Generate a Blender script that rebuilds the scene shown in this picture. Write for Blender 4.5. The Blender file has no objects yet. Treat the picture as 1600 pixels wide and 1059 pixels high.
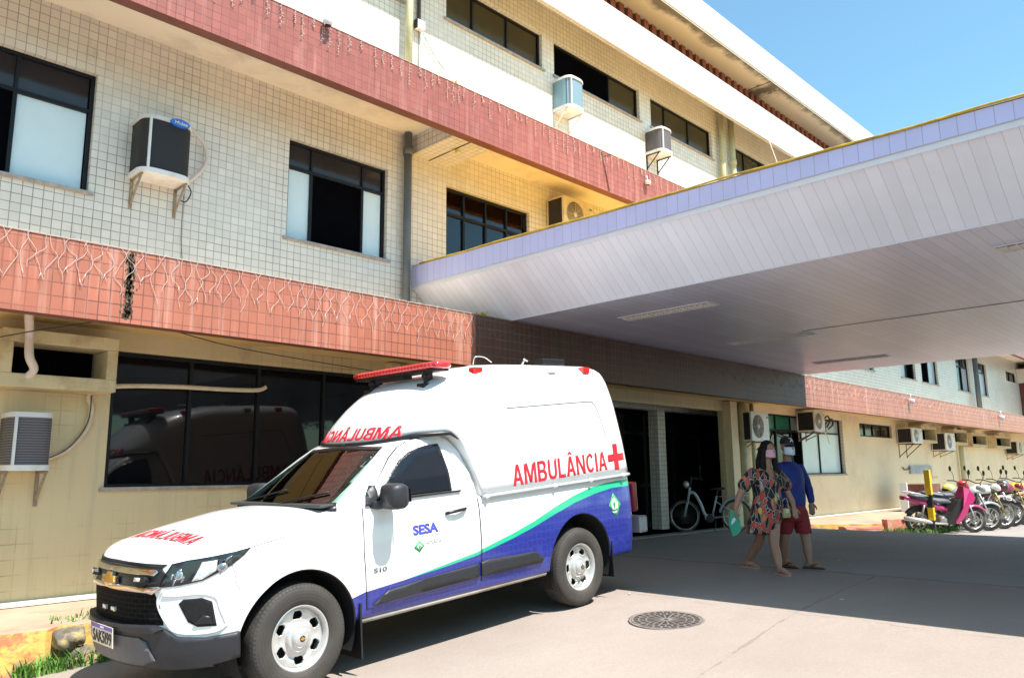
import bpy, bmesh, math, random
from mathutils import Vector, Matrix
random.seed(7)
D = bpy.data
SC = bpy.context.scene
COL = SC.collection
PI = math.pi
# ------------------------------------------------------------------ camera
cam = D.objects.new('camera', D.cameras.new('camera'))
COL.objects.link(cam)
XR = ((0.702, -0.114, -0.703), (-0.712, -0.126, -0.691), (-0.010, 0.985, -0.170))
cm = Matrix([XR[0], XR[1], XR[2]])
c0 = cm.col[0].normalized(); c2 = (cm.col[2] - c0 * cm.col[2].dot(c0)).normalized(); c1 = c2.cross(c0)
mw = Matrix.Identity(4)
for i in range(3):
    mw[i][0], mw[i][1], mw[i][2] = c0[i], c1[i], c2[i]
mw[0][3], mw[1][3], mw[2][3] = 0.0, 0.0, 1.24
cam.matrix_world = mw
cam.data.sensor_width = 36.0
cam.data.lens = 1222.0 / 1600.0 * 36.0
cam.data.clip_start = 0.05
cam.data.clip_end = 2000.0
SC.camera = cam
# ------------------------------------------------------------------ light
EL = math.radians(63.0)
sun_dir = Vector((0.02, -math.cos(EL), math.sin(EL))).normalized()   # towards the sun
W = D.worlds.new("World"); SC.world = W; W.use_nodes = True
nt = W.node_tree; nt.nodes.clear()
sky = nt.nodes.new('ShaderNodeTexSky'); sky.sky_type = 'NISHITA'; sky.sun_disc = False
sky.sun_elevation = EL
sky.sun_rotation = math.atan2(sun_dir.x, sun_dir.y)
sky.air_density = 1.0; sky.dust_density = 0.6; sky.ozone_density = 1.0; sky.altitude = 10
bg = nt.nodes.new('ShaderNodeBackground'); bg.inputs[1].default_value = 0.12
wo = nt.nodes.new('ShaderNodeOutputWorld')
hs = nt.nodes.new('ShaderNodeMix'); hs.data_type = 'RGBA'; hs.blend_type = 'MULTIPLY'; hs.inputs[0].default_value = 1.0; hs.inputs[7].default_value = (.92, 1.22, 1.12, 1)
nt.links.new(sky.outputs[0], hs.inputs[6]); nt.links.new(hs.outputs[2], bg.inputs[0]); nt.links.new(bg.outputs[0], wo.inputs[0])
sl = D.lights.new('sun', 'SUN'); sl.energy = 5.0; sl.angle = math.radians(0.5); sl.color = (1.0, 0.95, 0.88)
so = D.objects.new('sun', sl); COL.objects.link(so)
so.rotation_euler = sun_dir.to_track_quat('Z', 'Y').to_euler()
SC.view_settings.view_transform = 'Standard'
SC.view_settings.look = 'None'
SC.view_settings.exposure = 1.0
SC.view_settings.gamma = 1.0
SC.render.resolution_x = 1024; SC.render.resolution_y = 677

# ------------------------------------------------------------------ helpers
def interp(x, xs, ys):
    if x <= xs[0]: return ys[0]
    for i in range(1, len(xs)):
        if x <= xs[i]:
            t = (x - xs[i-1]) / (xs[i] - xs[i-1])
            return ys[i-1] + (ys[i] - ys[i-1]) * t
    return ys[-1]

class MB:
    def __init__(s): s.v = []; s.f = []; s.m = []; s.sm = []
    def add(s, vs, fs, mi=0, sm=False):
        o = len(s.v); s.v += [tuple(a) for a in vs]
        for f in fs:
            s.f.append(tuple(i + o for i in f)); s.m.append(mi); s.sm.append(sm)
        return s
    def box(s, x0, x1, y0, y1, z0, z1, mi=0, M=None):
        vs = [Vector(p) for p in ((x0,y0,z0),(x1,y0,z0),(x1,y1,z0),(x0,y1,z0),(x0,y0,z1),(x1,y0,z1),(x1,y1,z1),(x0,y1,z1))]
        if M: vs = [M @ p for p in vs]
        return s.add(vs, [(0,3,2,1),(4,5,6,7),(0,1,5,4),(1,2,6,5),(2,3,7,6),(3,0,4,7)], mi)
    def quad(s, a, b, c, d, mi=0): return s.add([a,b,c,d], [(0,1,2,3)], mi)
    def tube(s, pts, r, n=8, mi=0, close=False, caps=True, sm=True):
        pts = [Vector(p) for p in pts]; N = len(pts)
        rr = r if isinstance(r, (list, tuple)) else [r] * N
        vs = []; fs = []; up = None
        for i, p in enumerate(pts):
            if close: t = pts[(i+1) % N] - pts[i-1]
            elif i == 0: t = pts[1] - p
            elif i == N-1: t = p - pts[i-1]
            else: t = (pts[i+1] - p).normalized() + (p - pts[i-1]).normalized()
            if t.length < 1e-9: t = Vector((0,0,1))
            t.normalize()
            if up is None:
                up = Vector((0,0,1)) if abs(t.z) < .9 else Vector((1,0,0))
            a = (up - t * up.dot(t))
            if a.length < 1e-6: a = t.orthogonal()
            a.normalize(); b = t.cross(a); up = a
            for k in range(n):
                th = 2*PI*k/n
                vs.append(p + a*math.cos(th)*rr[i] + b*math.sin(th)*rr[i])
        for i in range(N if close else N-1):
            for k in range(n):
                i2 = (i+1) % N
                fs.append((i*n+k, i*n+(k+1) % n, i2*n+(k+1) % n, i2*n+k))
        if caps and not close:
            fs.append(tuple(range(n-1, -1, -1))); fs.append(tuple((N-1)*n+k for k in range(n)))
        return s.add(vs, fs, mi, sm)
    def cyl(s, p0, p1, r, r2=None, n=16, mi=0):
        return s.tube([p0, p1], [r, r if r2 is None else r2], n, mi)
    def lathe(s, prof, axis='z', c=(0,0,0), n=32, mi=0, sm=True):
        vs = []; fs = []; c = Vector(c)
        for r, h in prof:
            for k in range(n):
                th = 2*PI*k/n; a, b = r*math.cos(th), r*math.sin(th)
                vs.append(c + (Vector((a,b,h)) if axis == 'z' else Vector((b,h,a)) if axis == 'y' else Vector((h,a,b))))
        for i in range(len(prof)-1):
            for k in range(n):
                fs.append((i*n+k, i*n+(k+1) % n, (i+1)*n+(k+1) % n, (i+1)*n+k))
        return s.add(vs, fs, mi, sm)
    def prism(s, poly, f0, f1, mi=0, sm=False):
        """poly 2D, f0/f1 map (u,v)->3D for the two ends"""
        n = len(poly); vs = [f0(*p) for p in poly] + [f1(*p) for p in poly]
        fs = [tuple(range(n-1,-1,-1)), tuple(range(n, 2*n))]
        s.add(vs, fs, mi, False)
        return s.add(vs, [(i, (i+1) % n, n+(i+1) % n, n+i) for i in range(n)], mi, sm)
    def blob(s, c, rx, ry, rz, n=16, m=10, mi=0, M=None):
        vs = []; fs = []
        for j in range(m+1):
            ph = PI*j/m
            for k in range(n):
                th = 2*PI*k/n
                p = Vector((rx*math.sin(ph)*math.cos(th), ry*math.sin(ph)*math.sin(th), rz*math.cos(ph)))
                if M: p = M @ p
                vs.append(Vector(c) + p)
        for j in range(m):
            for k in range(n):
                fs.append((j*n+k, (j+1)*n+k, (j+1)*n+(k+1) % n, j*n+(k+1) % n))
        return s.add(vs, fs, mi, True)
    def build(s, name, mats, parent=None, bevel=0, merge=False, fixn=True, seg=2):
        me = D.meshes.new(name)
        me.from_pydata(s.v, [], s.f)
        mats = mats if isinstance(mats, (list, tuple)) else [mats]
        for m in mats: me.materials.append(m)
        for i, p in enumerate(me.polygons):
            p.material_index = s.m[i]; p.use_smooth = s.sm[i]
        if merge or fixn:
            bm = bmesh.new(); bm.from_mesh(me)
            if merge: bmesh.ops.remove_doubles(bm, verts=bm.verts, dist=1e-5)
            if fixn: bmesh.ops.recalc_face_normals(bm, faces=bm.faces)
            bm.to_mesh(me); bm.free()
        me.update()
        o = D.objects.new(name, me); COL.objects.link(o)
        if parent: o.parent = parent
        if bevel:
            b = o.modifiers.new('bevel', 'BEVEL'); b.width = bevel; b.segments = seg; b.limit_method = 'ANGLE'; b.angle_limit = math.radians(40)
        return o

def tag(o, label=None, cat=None, group=None, kind=None):
    if label: o['label'] = label
    if cat: o['category'] = cat
    if group: o['group'] = group
    if kind: o['kind'] = kind
    return o
def thing(name, label, cat, loc=(0,0,0), rz=0, group=None):
    o = D.objects.new(name, None); COL.objects.link(o); o.empty_display_size = .2
    o.location = loc; o.rotation_euler = (0,0,rz)
    return tag(o, label, cat, group)
def copy_tree(o, parent=None):
    c = o.copy(); COL.objects.link(c)
    if parent:
        c.parent = parent
    for ch in list(o.children): copy_tree(ch, c)
    return c
def relabel(o, label): o['label'] = label; return o
def catmull(pts, k=6):
    P = [Vector(p) for p in pts]; out = []
    for i in range(len(P)-1):
        a = P[max(i-1,0)]; b = P[i]; c = P[i+1]; d = P[min(i+2,len(P)-1)]
        for j in range(k):
            t = j/k
            out.append(.5*((2*b)+(-a+c)*t+(2*a-5*b+4*c-d)*t*t+(-a+3*b-3*c+d)*t**3))
    out.append(P[-1]); return out

def text_polys(txt, size, bold=0.0, sx=1.0, spacing=1.0, shear=0.0):
    """flat text as a 2D bmesh (x right, y up, origin at the baseline left)"""
    cu = D.curves.new('lettering', 'FONT'); cu.body = txt; cu.size = size; cu.offset = bold; cu.space_character = spacing; cu.shear = shear
    cu.resolution_u = 4
    ob = D.objects.new('lettering', cu); COL.objects.link(ob)
    dg = bpy.context.evaluated_depsgraph_get()
    me = D.meshes.new_from_object(ob.evaluated_get(dg))
    bm = bmesh.new(); bm.from_mesh(me)
    for v in bm.verts: v.co.x *= sx; v.co.z = 0
    D.objects.remove(ob); D.curves.remove(cu); D.meshes.remove(me)
    return bm
def bm_extent(bm):
    xs = [v.co.x for v in bm.verts]; ys = [v.co.y for v in bm.verts]
    return min(xs), max(xs), min(ys), max(ys)
MAP_C = [None]
def map_bm(bm, name, fmap, mat, parent, off=0.002, thick=0.004, res=0, sm=True):
    """take a flat bmesh, cut it to a grid of res, map (u,v)->surface and give it thickness"""
    if res:
        x0, x1, y0, y1 = bm_extent(bm)
        for ax, a, b in ((0, x0, x1), (1, y0, y1)):
            k = math.floor(a/res)+1
            while k*res < b - 1e-6:
                co = Vector((k*res,0,0)) if ax == 0 else Vector((0,k*res,0))
                no = Vector((1,0,0)) if ax == 0 else Vector((0,1,0))
                bmesh.ops.bisect_plane(bm, geom=bm.verts[:]+bm.edges[:]+bm.faces[:], plane_co=co, plane_no=no)
                k += 1
    bmesh.ops.remove_doubles(bm, verts=bm.verts, dist=1e-6)
    e = 1e-3
    def nrm(u, v):
        p = fmap(u, v); du = fmap(u+e, v) - fmap(u-e, v); dv = fmap(u, v+e) - fmap(u, v-e)
        n = du.cross(dv)
        return p, (n.normalized() if n.length > 1e-12 else Vector((0,0,1)))
    bm.verts.index_update()
    P = [nrm(v.co.x, v.co.y) for v in bm.verts]
    if MAP_C[0] is not None:
        off, thick = abs(off), abs(thick)
        P = [(p, q if q.dot(p - MAP_C[0]) > 0 else -q) for p, q in P]
    n = len(P)
    vs = [p + q*off for p, q in P] + [p + q*(off-thick) for p, q in P]
    top = [tuple(v.index for v in f.verts) for f in bm.faces]
    m = MB(); m.add(vs, top, 0, sm)
    side = []
    for ed in bm.edges:
        if len(ed.link_faces) == 1:
            a, b = ed.verts[0].index, ed.verts[1].index
            side.append((a, b, n+b, n+a))
    o0 = 0
    for f in side: m.f.append(f); m.m.append(0); m.sm.append(False)
    for f in top: m.f.append(tuple(n+i for i in reversed(f))); m.m.append(0); m.sm.append(False)
    bm.free()
    o = m.build(name, mat, parent, fixn=False)
    bm2 = bmesh.new(); bm2.from_mesh(o.data); bmesh.ops.recalc_face_normals(bm2, faces=bm2.faces); bm2.to_mesh(o.data); bm2.free()
    return o
def poly_bm(poly, smooth=0):
    if smooth:
        P = poly + [poly[0]]; P = [(a,b,0) for a,b in P]
        N = len(poly); out = []
        for i in range(N):
            a, b, c, d = [Vector((*poly[(i+k) % N], 0)) for k in (-1,0,1,2)]
            for j in range(smooth):
                t = j/smooth
                out.append(.5*((2*b)+(-a+c)*t+(2*a-5*b+4*c-d)*t*t+(-a+3*b-3*c+d)*t**3))
        poly = [(p.x, p.y) for p in out]
    bm = bmesh.new(); vs = [bm.verts.new((a, b, 0)) for a, b in poly]
    f = bm.faces.new(vs); f.normal_update()
    bmesh.ops.triangulate(bm, faces=[f])
    return bm
def patch(name, poly, fmap, mat, parent, off=.003, thick=.01, res=.04, smooth=0, sm=True):
    return map_bm(poly_bm(poly, smooth), name, fmap, mat, parent, off, thick, res, sm)

# ------------------------------------------------------------------ materials
def new_mat(name):
    m = D.materials.new(name); m.use_nodes = True
    n = m.node_tree; n.nodes.clear()
    out = n.nodes.new('ShaderNodeOutputMaterial'); p = n.nodes.new('ShaderNodeBsdfPrincipled')
    n.links.new(p.outputs[0], out.inputs[0])
    return m, n, p
def N(n, t, **kw):
    x = n.nodes.new(t)
    for k, v in kw.items(): setattr(x, k, v)
    return x
def math_(n, op, a, b=None, c=None):
    x = n.nodes.new('ShaderNodeMath'); x.operation = op
    for i, q in enumerate((a, b, c)):
        if q is None: continue
        if isinstance(q, (int, float)): x.inputs[i].default_value = q
        else: n.links.new(q, x.inputs[i])
    return x.outputs[0]
def mixc(n, f, a, b, mode='MIX'):
    x = n.nodes.new('ShaderNodeMix'); x.data_type = 'RGBA'; x.blend_type = mode
    for i, q in ((0, f), (6, a), (7, b)):
        if isinstance(q, (int, float)): x.inputs[i].default_value = q
        elif isinstance(q, tuple): x.inputs[i].default_value = (*q[:3], 1)
        else: n.links.new(q, x.inputs[i])
    return x.outputs[2]
def ramp(n, f, a, b, c0=0.0, c1=1.0):
    x = n.nodes.new('ShaderNodeMapRange'); x.clamp = True
    n.links.new(f, x.inputs[0])
    for i, q in enumerate((a, b, c0, c1)): x.inputs[i+1].default_value = q
    return x.outputs[0]
def coords(n, kind='Object'):
    return n.nodes.new('ShaderNodeTexCoord').outputs[kind]
def noise(n, vec, scale, detail=4, rough=.6, out=0, stretch=None):
    if stretch:
        mp = n.nodes.new('ShaderNodeMapping'); mp.inputs[3].default_value = stretch; n.links.new(vec, mp.inputs[0]); vec = mp.outputs[0]
    x = n.nodes.new('ShaderNodeTexNoise'); x.inputs['Scale'].default_value = scale; x.inputs['Detail'].default_value = detail; x.inputs['Roughness'].default_value = rough
    n.links.new(vec, x.inputs[0]); return x.outputs[out]
def bump(n, p, h, strength=.3, dist=.01):
    b = n.nodes.new('ShaderNodeBump'); b.inputs['Strength'].default_value = strength; b.inputs['Distance'].default_value = dist
    n.links.new(h, b.inputs['Height']); n.links.new(b.outputs[0], p.inputs['Normal'])
def col(c, k=1.0): return (c[0]*k, c[1]*k, c[2]*k)
def pm(name, c, rough=.6, metal=0.0, var=.12, scale=4.0, bmp=0.0, coat=0.0, spec=None, dirt=None, dscale=1.5, alpha=None):
    m, n, p = new_mat(name)
    v = coords(n); f = noise(n, v, scale)
    base = mixc(n, ramp(n, f, .3, .7), col(c, 1-var), col(c, 1+var))
    if dirt:
        g = noise(n, v, dscale, 6, .7)
        base = mixc(n, ramp(n, g, .5, .72, 0, .8), base, dirt)
    n.links.new(base, p.inputs['Base Color'])
    g2 = noise(n, v, scale*6)
    n.links.new(ramp(n, g2, .3, .7, max(.02, rough*.85), min(1, rough*1.15)), p.inputs['Roughness'])
    p.inputs['Metallic'].default_value = metal
    if coat: p.inputs['Coat Weight'].default_value = coat; p.inputs['Coat Roughness'].default_value = .04
    if spec is not None: p.inputs['Specular IOR Level'].default_value = spec
    if bmp: bump(n, p, noise(n, v, scale*12, 5), bmp, .01)
    return m
def boxuv(n):
    """world position -> (u,v) that follows whichever way a face points"""
    g = n.nodes.new('ShaderNodeNewGeometry')
    s = n.nodes.new('ShaderNodeSeparateXYZ'); n.links.new(g.outputs['Position'], s.inputs[0])
    q = n.nodes.new('ShaderNodeSeparateXYZ'); n.links.new(g.outputs['True Normal'], q.inputs[0])
    nx = math_(n, 'GREATER_THAN', math_(n, 'ABSOLUTE', q.outputs[0]), .6)
    nz = math_(n, 'GREATER_THAN', math_(n, 'ABSOLUTE', q.outputs[2]), .6)
    def mixf(f, a, b):
        return math_(n, 'ADD', math_(n, 'MULTIPLY', a, math_(n, 'SUBTRACT', 1.0, f)), math_(n, 'MULTIPLY', b, f))
    u = mixf(nx, s.outputs[0], s.outputs[1]); v = mixf(nz, s.outputs[2], s.outputs[1])
    c = n.nodes.new('ShaderNodeCombineXYZ'); n.links.new(u, c.inputs[0]); n.links.new(v, c.inputs[1])
    return c.outputs[0], g.outputs['Position'], s
def tile(name, c1, c2, grout, w=.1, h=.1, mortar=.006, rough=.35, streak=None, streak_amt=.5, dirt=None, dirt_lo=.55, off=0.0, painted=None):
    m, n, p = new_mat(name)
    uv, pos, sp = boxuv(n)
    wob = noise(n, pos, 1.3, 2)
    b = n.nodes.new('ShaderNodeTexBrick'); b.offset = off; b.squash = 1.0
    va = n.nodes.new('ShaderNodeVectorMath'); va.operation = 'ADD'
    nv = noise(n, pos, 5.0, 2, .5, 1)
    vs = n.nodes.new('ShaderNodeVectorMath'); vs.operation = 'SCALE'; vs.inputs[3].default_value = .006; n.links.new(nv, vs.inputs[0])
    n.links.new(uv, va.inputs[0]); n.links.new(vs.outputs[0], va.inputs[1]); n.links.new(va.outputs[0], b.inputs[0])
    b.inputs['Scale'].default_value = 1.0
    b.inputs['Brick Width'].default_value = w; b.inputs['Row Height'].default_value = h
    b.inputs['Mortar Size'].default_value = mortar; b.inputs['Mortar Smooth'].default_value = .2; b.inputs['Bias'].default_value = 0.0
    b.inputs[1].default_value = (*c1, 1); b.inputs[2].default_value = (*c2, 1); b.inputs[3].default_value = (*grout, 1)
    base = b.outputs[0]
    # grout strength varies from place to place
    faint = ramp(n, noise(n, pos, .9, 3), .38, .62, 0, .55)
    base = mixc(n, math_(n, 'MULTIPLY', b.outputs[1], faint), base, c1)
    big = ramp(n, noise(n, pos, .35, 4), .3, .7, .9, 1.08)
    ub = n.nodes.new('ShaderNodeVectorMath'); ub.operation = 'DIVIDE'; n.links.new(uv, ub.inputs[0]); ub.inputs[1].default_value = (w, h, 1)
    uf = n.nodes.new('ShaderNodeVectorMath'); uf.operation = 'FLOOR'; n.links.new(ub.outputs[0], uf.inputs[0])
    wn = n.nodes.new('ShaderNodeTexWhiteNoise'); n.links.new(uf.outputs[0], wn.inputs[0])
    big = math_(n, 'MULTIPLY', big, ramp(n, wn.outputs[0], 0, 1, .94, 1.04))
    gm = n.nodes.new('ShaderNodeVectorMath'); gm.operation = 'SCALE'; n.links.new(base, gm.inputs[0]); n.links.new(big, gm.inputs[3]); base = gm.outputs[0]
    if painted:
        f = ramp(n, noise(n, pos, .7, 4), .36, .50, .25, 1)
        base = mixc(n, f, base, painted)
    if streak:
        st = noise(n, pos, 1.0, 5, .65, stretch=(9, 9, .45))
        base = mixc(n, ramp(n, st, .52, .72, 0, streak_amt), base, streak)
    if dirt:
        g = noise(n, pos, 1.1, 7, .72, stretch=(2.2, 2.2, .7))
        base = mixc(n, ramp(n, g, dirt_lo, dirt_lo+.2, 0, .75), base, dirt)
    n.links.new(base, p.inputs['Base Color'])
    n.links.new(ramp(n, b.outputs[1], 0, 1, rough, .85), p.inputs['Roughness'])
    bump(n, p, math_(n, 'SUBTRACT', 1.0, b.outputs[1]), .25, .003)
    return m
def glass_dark(name, c=(.005,.006,.007), rough=.03, ior=1.42, wav=.06):
    m, n, p = new_mat(name)
    v = coords(n)
    p.inputs['Base Color'].default_value = (*c, 1)
    n.links.new(mixc(n, noise(n, v, 1.2, 3), col(c, .7), col(c, 1.5)), p.inputs['Base Color'])
    p.inputs['Roughness'].default_value = rough; p.inputs['IOR'].default_value = ior
    if wav: bump(n, p, noise(n, v, .8, 2), wav, .02)
    return m
# ------------------------------------------------------------------ setting materials
def seam_mat(name, c, period, axis='y', rough=.35, dark=.45, var=.06, wav=.25, warm=None):
    m, n, p = new_mat(name)
    g = n.nodes.new('ShaderNodeNewGeometry'); s = n.nodes.new('ShaderNodeSeparateXYZ'); n.links.new(g.outputs['Position'], s.inputs[0])
    a = s.outputs[{'x':0,'y':1,'z':2}[axis]]
    wob = math_(n, 'MULTIPLY', math_(n, 'SUBTRACT', noise(n, g.outputs['Position'], .8, 2), .5), period*.16)
    q = math_(n, 'DIVIDE', math_(n, 'ADD', a, wob), period)
    fr = math_(n, 'FRACT', q); fl = math_(n, 'FLOOR', q)
    line = math_(n, 'LESS_THAN', fr, .045)
    wn = n.nodes.new('ShaderNodeTexWhiteNoise'); wn.noise_dimensions = '1D'; n.links.new(fl, wn.inputs['W'])
    base = mixc(n, wn.outputs[0], col(c, 1-var), col(c, 1+var*.6))
    base = mixc(n, ramp(n, noise(n, g.outputs['Position'], 1.1, 5), .45, .75, 0, .4), base, col(c, .72))
    base = mixc(n, line, base, col(c, dark))
    n.links.new(base, p.inputs['Base Color'])
    p.inputs['Roughness'].default_value = rough
    h = math_(n, 'ADD', math_(n, 'MULTIPLY', math_(n, 'SUBTRACT', 1.0, line), .3), noise(n, g.outputs['Position'], .9, 2))
    bump(n, p, h, wav, .02)
    return m
def ground_mat():
    m, n, p = new_mat('ground_concrete')
    g = n.nodes.new('ShaderNodeNewGeometry'); P_ = g.outputs['Position']
    s = n.nodes.new('ShaderNodeSeparateXYZ'); n.links.new(P_, s.inputs[0])
    x, y = s.outputs[0], s.outputs[1]
    a = mixc(n, ramp(n, noise(n, P_, .5, 6, .65), .3, .7), (.272,.224,.193), (.325,.270,.234))
    a = mixc(n, ramp(n, noise(n, P_, 45, 3, .7), .35, .75, 0, .5), a, (.19,.165,.145))
    a = mixc(n, ramp(n, noise(n, P_, 1.1, 7, .8, stretch=(1,2.4,1)), .50, .68, 0, .30), a, (.22,.185,.16))
    # older grey patch beyond the joint
    w = math_(n, 'MULTIPLY', math_(n, 'SUBTRACT', noise(n, P_, 1.5, 4), .5), .35)
    far = ramp(n, math_(n, 'ADD', x, w), 9.93, 9.99)
    b = mixc(n, ramp(n, noise(n, P_, .8, 6, .7), .3, .7), (.235,.215,.20), (.30,.275,.25))
    b = mixc(n, ramp(n, noise(n, P_, 60, 3, .7), .4, .7, 0, .5), b, (.30,.28,.25))
    base = mixc(n, far, a, b)
    # expansion joints
    wy = math_(n, 'MULTIPLY', math_(n, 'SUBTRACT', noise(n, P_, 1.2, 5), .5), .09)
    jy = math_(n, 'ABSOLUTE', math_(n, 'SUBTRACT', math_(n, 'ADD', y, math_(n, 'ADD', wy, math_(n, 'MULTIPLY', x, -.13))), 2.43))
    j1 = math_(n, 'LESS_THAN', jy, math_(n, 'MULTIPLY', .022, ramp(n, noise(n, P_, 5, 3), .40, .62, .1, 1)))
    j1 = math_(n, 'MULTIPLY', j1, math_(n, 'LESS_THAN', x, 9.95))
    jx = math_(n, 'LESS_THAN', math_(n, 'ABSOLUTE', math_(n, 'SUBTRACT', math_(n, 'ADD', x, w), 9.96)), .03)
    j2 = math_(n, 'LESS_THAN', math_(n, 'ABSOLUTE', math_(n, 'SUBTRACT', math_(n, 'ADD', x, w), 6.95)), .006)
    j2 = math_(n, 'MULTIPLY', j2, ramp(n, noise(n, P_, 3, 3), .45, .6))
    base = mixc(n, math_(n, 'MULTIPLY', j1, .6), base, (.17,.14,.12))
    base = mixc(n, math_(n, 'MULTIPLY', math_(n, 'MAXIMUM', jx, j2), .65), base, (.1,.09,.08))
    # stains and small dark spots
    st = ramp(n, noise(n, P_, .25, 5, .75), .54, .75, 0, .35)
    base = mixc(n, st, base, (.25,.215,.18))
    asph = mixc(n, noise(n, P_, 70, 3, .8), (.045,.045,.048), (.095,.09,.088))
    base = mixc(n, ramp(n, math_(n, 'ADD', y, w), -1.82, -1.78, 1, 0), base, asph)
    v = n.nodes.new('ShaderNodeTexVoronoi'); v.inputs['Scale'].default_value = 1.6; n.links.new(P_, v.inputs[0])
    spot = math_(n, 'LESS_THAN', v.outputs['Distance'], .035)
    base = mixc(n, math_(n, 'MULTIPLY', spot, .6), base, (.2,.16,.14))
    n.links.new(base, p.inputs['Base Color']); p.inputs['Roughness'].default_value = .85
    hh = math_(n, 'ADD', noise(n, P_, 90, 3), math_(n, 'MULTIPLY', noise(n, P_, 6, 4), 2.0))
    bump(n, p, hh, .35, .01)
    return m
M = {}
M['ground'] = ground_mat()
M['tile_up'] = tile('cream_tile', (.70,.655,.58), (.67,.625,.55), (.27,.24,.21), .1, .1, .005, .3, dirt=(.30,.26,.20), dirt_lo=.6)
M['tile_low'] = tile('painted_tile', (.66,.53,.30), (.62,.50,.28), (.20,.15,.10), .15, .15, .006, .5, streak=(.42,.34,.22), streak_amt=.35, dirt=(.34,.27,.19), dirt_lo=.57, painted=(.66,.54,.32))
M['paint_low'] = pm('cream_paint', (.84,.69,.45), .7, var=.05, scale=.8, dirt=(.66,.54,.36), dscale=.6)
M['band'] = tile('terracotta_tile', (.42,.14,.085), (.36,.125,.075), (.13,.05,.04), .1, .125, .006, .35, streak=(.62,.38,.30), streak_amt=.55, dirt=(.30,.11,.08), dirt_lo=.62)
M['band2'] = tile('pink_tile', (.33,.105,.08), (.285,.09,.07), (.14,.05,.05), .1, .1, .0055, .35, streak=(.50,.27,.23), streak_amt=.5)
M['soffit'] = pm('soffit_paint', (.76,.68,.56), .8, var=.04, scale=1.0, dirt=(.48,.40,.30), dscale=.9)
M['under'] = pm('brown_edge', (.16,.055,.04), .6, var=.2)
M['white_tile'] = tile('white_tile', (.78,.75,.68), (.74,.71,.64), (.36,.30,.24), .1, .1, .006, .35, dirt=(.5,.44,.34), dirt_lo=.66)
M['black_al'] = pm('black_aluminium', (.007,.007,.009), .45, var=.2, spec=.25)
M['glass'] = glass_dark('dark_glass')
M['open'] = pm('dark_room', (.003,.003,.004), 1.0, spec=0.0)
M['transom'] = glass_dark('smoked_glass', (.028,.026,.026), .08)
M['film'] = pm('white_film', (.62,.74,.76), .35, var=.05, scale=1.5, coat=.4)
M['film_grey'] = pm('grey_film', (.36,.40,.43), .35, var=.05, scale=1.5, coat=.4)
M['green_film'] = pm('green_film', (.02,.16,.10), .3, coat=.4)
M['sill'] = pm('granite_sill', (.36,.31,.27), .5, var=.25, scale=14)
M['pvc_side'] = seam_mat('lavender_lining', (.60,.60,.90), .14, 'y', .3, dark=.6, var=.035, wav=.12)
M['pvc_slope'] = seam_mat('grey_lining', (.82,.84,.97), .125, 'y', .35, dark=.68, var=.05)
M['pvc_flat'] = seam_mat('ceiling_lining', (.70,.70,.88), .125, 'y', .3, dark=.5, var=.08, wav=.3)
M['yellow_trim'] = pm('yellow_gutter', (.52,.36,.03), .6, var=.3, scale=6, dirt=(.16,.11,.05), dscale=2)
M['roof_top'] = pm('roofing_felt', (.78,.46,.10), .9, var=.15, scale=1)
M['ledge_top'] = pm('weathered_ledge', (.55,.44,.32), .9, var=.2, scale=1.5)
M['white_metal'] = pm('white_trim', (.75,.75,.80), .35, var=.04)
M['pipe'] = pm('grey_pipe', (.10,.115,.13), .45, var=.15, scale=2)
M['pipe_cream'] = pm('cream_pipe', (.50,.48,.30), .5, var=.15, scale=1.5, dirt=(.20,.20,.10), dscale=1.2)
M['black'] = pm('black_plastic', (.02,.02,.022), .5)
M['rust'] = pm('rusty_steel', (.30,.24,.17), .7, var=.3, scale=12, dirt=(.14,.06,.03), dscale=6)
M['hose'] = pm('taped_hose', (.66,.56,.42), .6, var=.12, scale=8)
M['wire'] = pm('white_wire', (.66,.56,.50), .5, var=.05)
M['dwire'] = pm('dark_wire', (.05,.045,.04), .6)
M['brown_wall'] = tile('brown_tile', (.13,.03,.02), (.10,.025,.02), (.05,.02,.015), .1, .1, .006, .4)
def emit(name, c, e):
    m, n, p = new_mat(name); p.inputs['Base Color'].default_value = (*c,1); p.inputs['Emission Color'].default_value = (*c,1); p.inputs['Emission Strength'].default_value = e
    return m
M['tube_on'] = emit('lit_tube', (.9,.95,1), 3.0)

# ------------------------------------------------------------------ ground
def gz(x, y=0):
    a = interp(x, [0.0, 1.0, 3.1, 6.2, 6.9, 7.4, 17.2, 18.6, 30], [-.46, -.405, -.262, -.045, -.006, 0, 0, -.10, -.10])
    return a
mb = MB()
xs_ = [-300,-120,-60,-30,-15,-8,-4,-2,-1,0,.5,1]+[1+.3*i for i in range(1,22)]+[7.6,9,12,15,17.2,17.6,18,18.6,20,25,40,80,200,500]
ys_ = [-300,-120,-60,-30,-15,-8,-4,-2,0,2,4,5,6,7,8,9,10,12,16,30,80,300]
for y in ys_:
    for x in xs_: mb.v.append((x, y, gz(x) ))
nx = len(xs_)
for j in range(len(ys_)-1):
    for i in range(nx-1):
        a = j*nx+i; mb.f.append((a, a+1, a+nx+1, a+nx)); mb.m.append(0); mb.sm.append(True)
tag(mb.build('ground', M['ground'], fixn=False), kind='structure')
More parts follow.
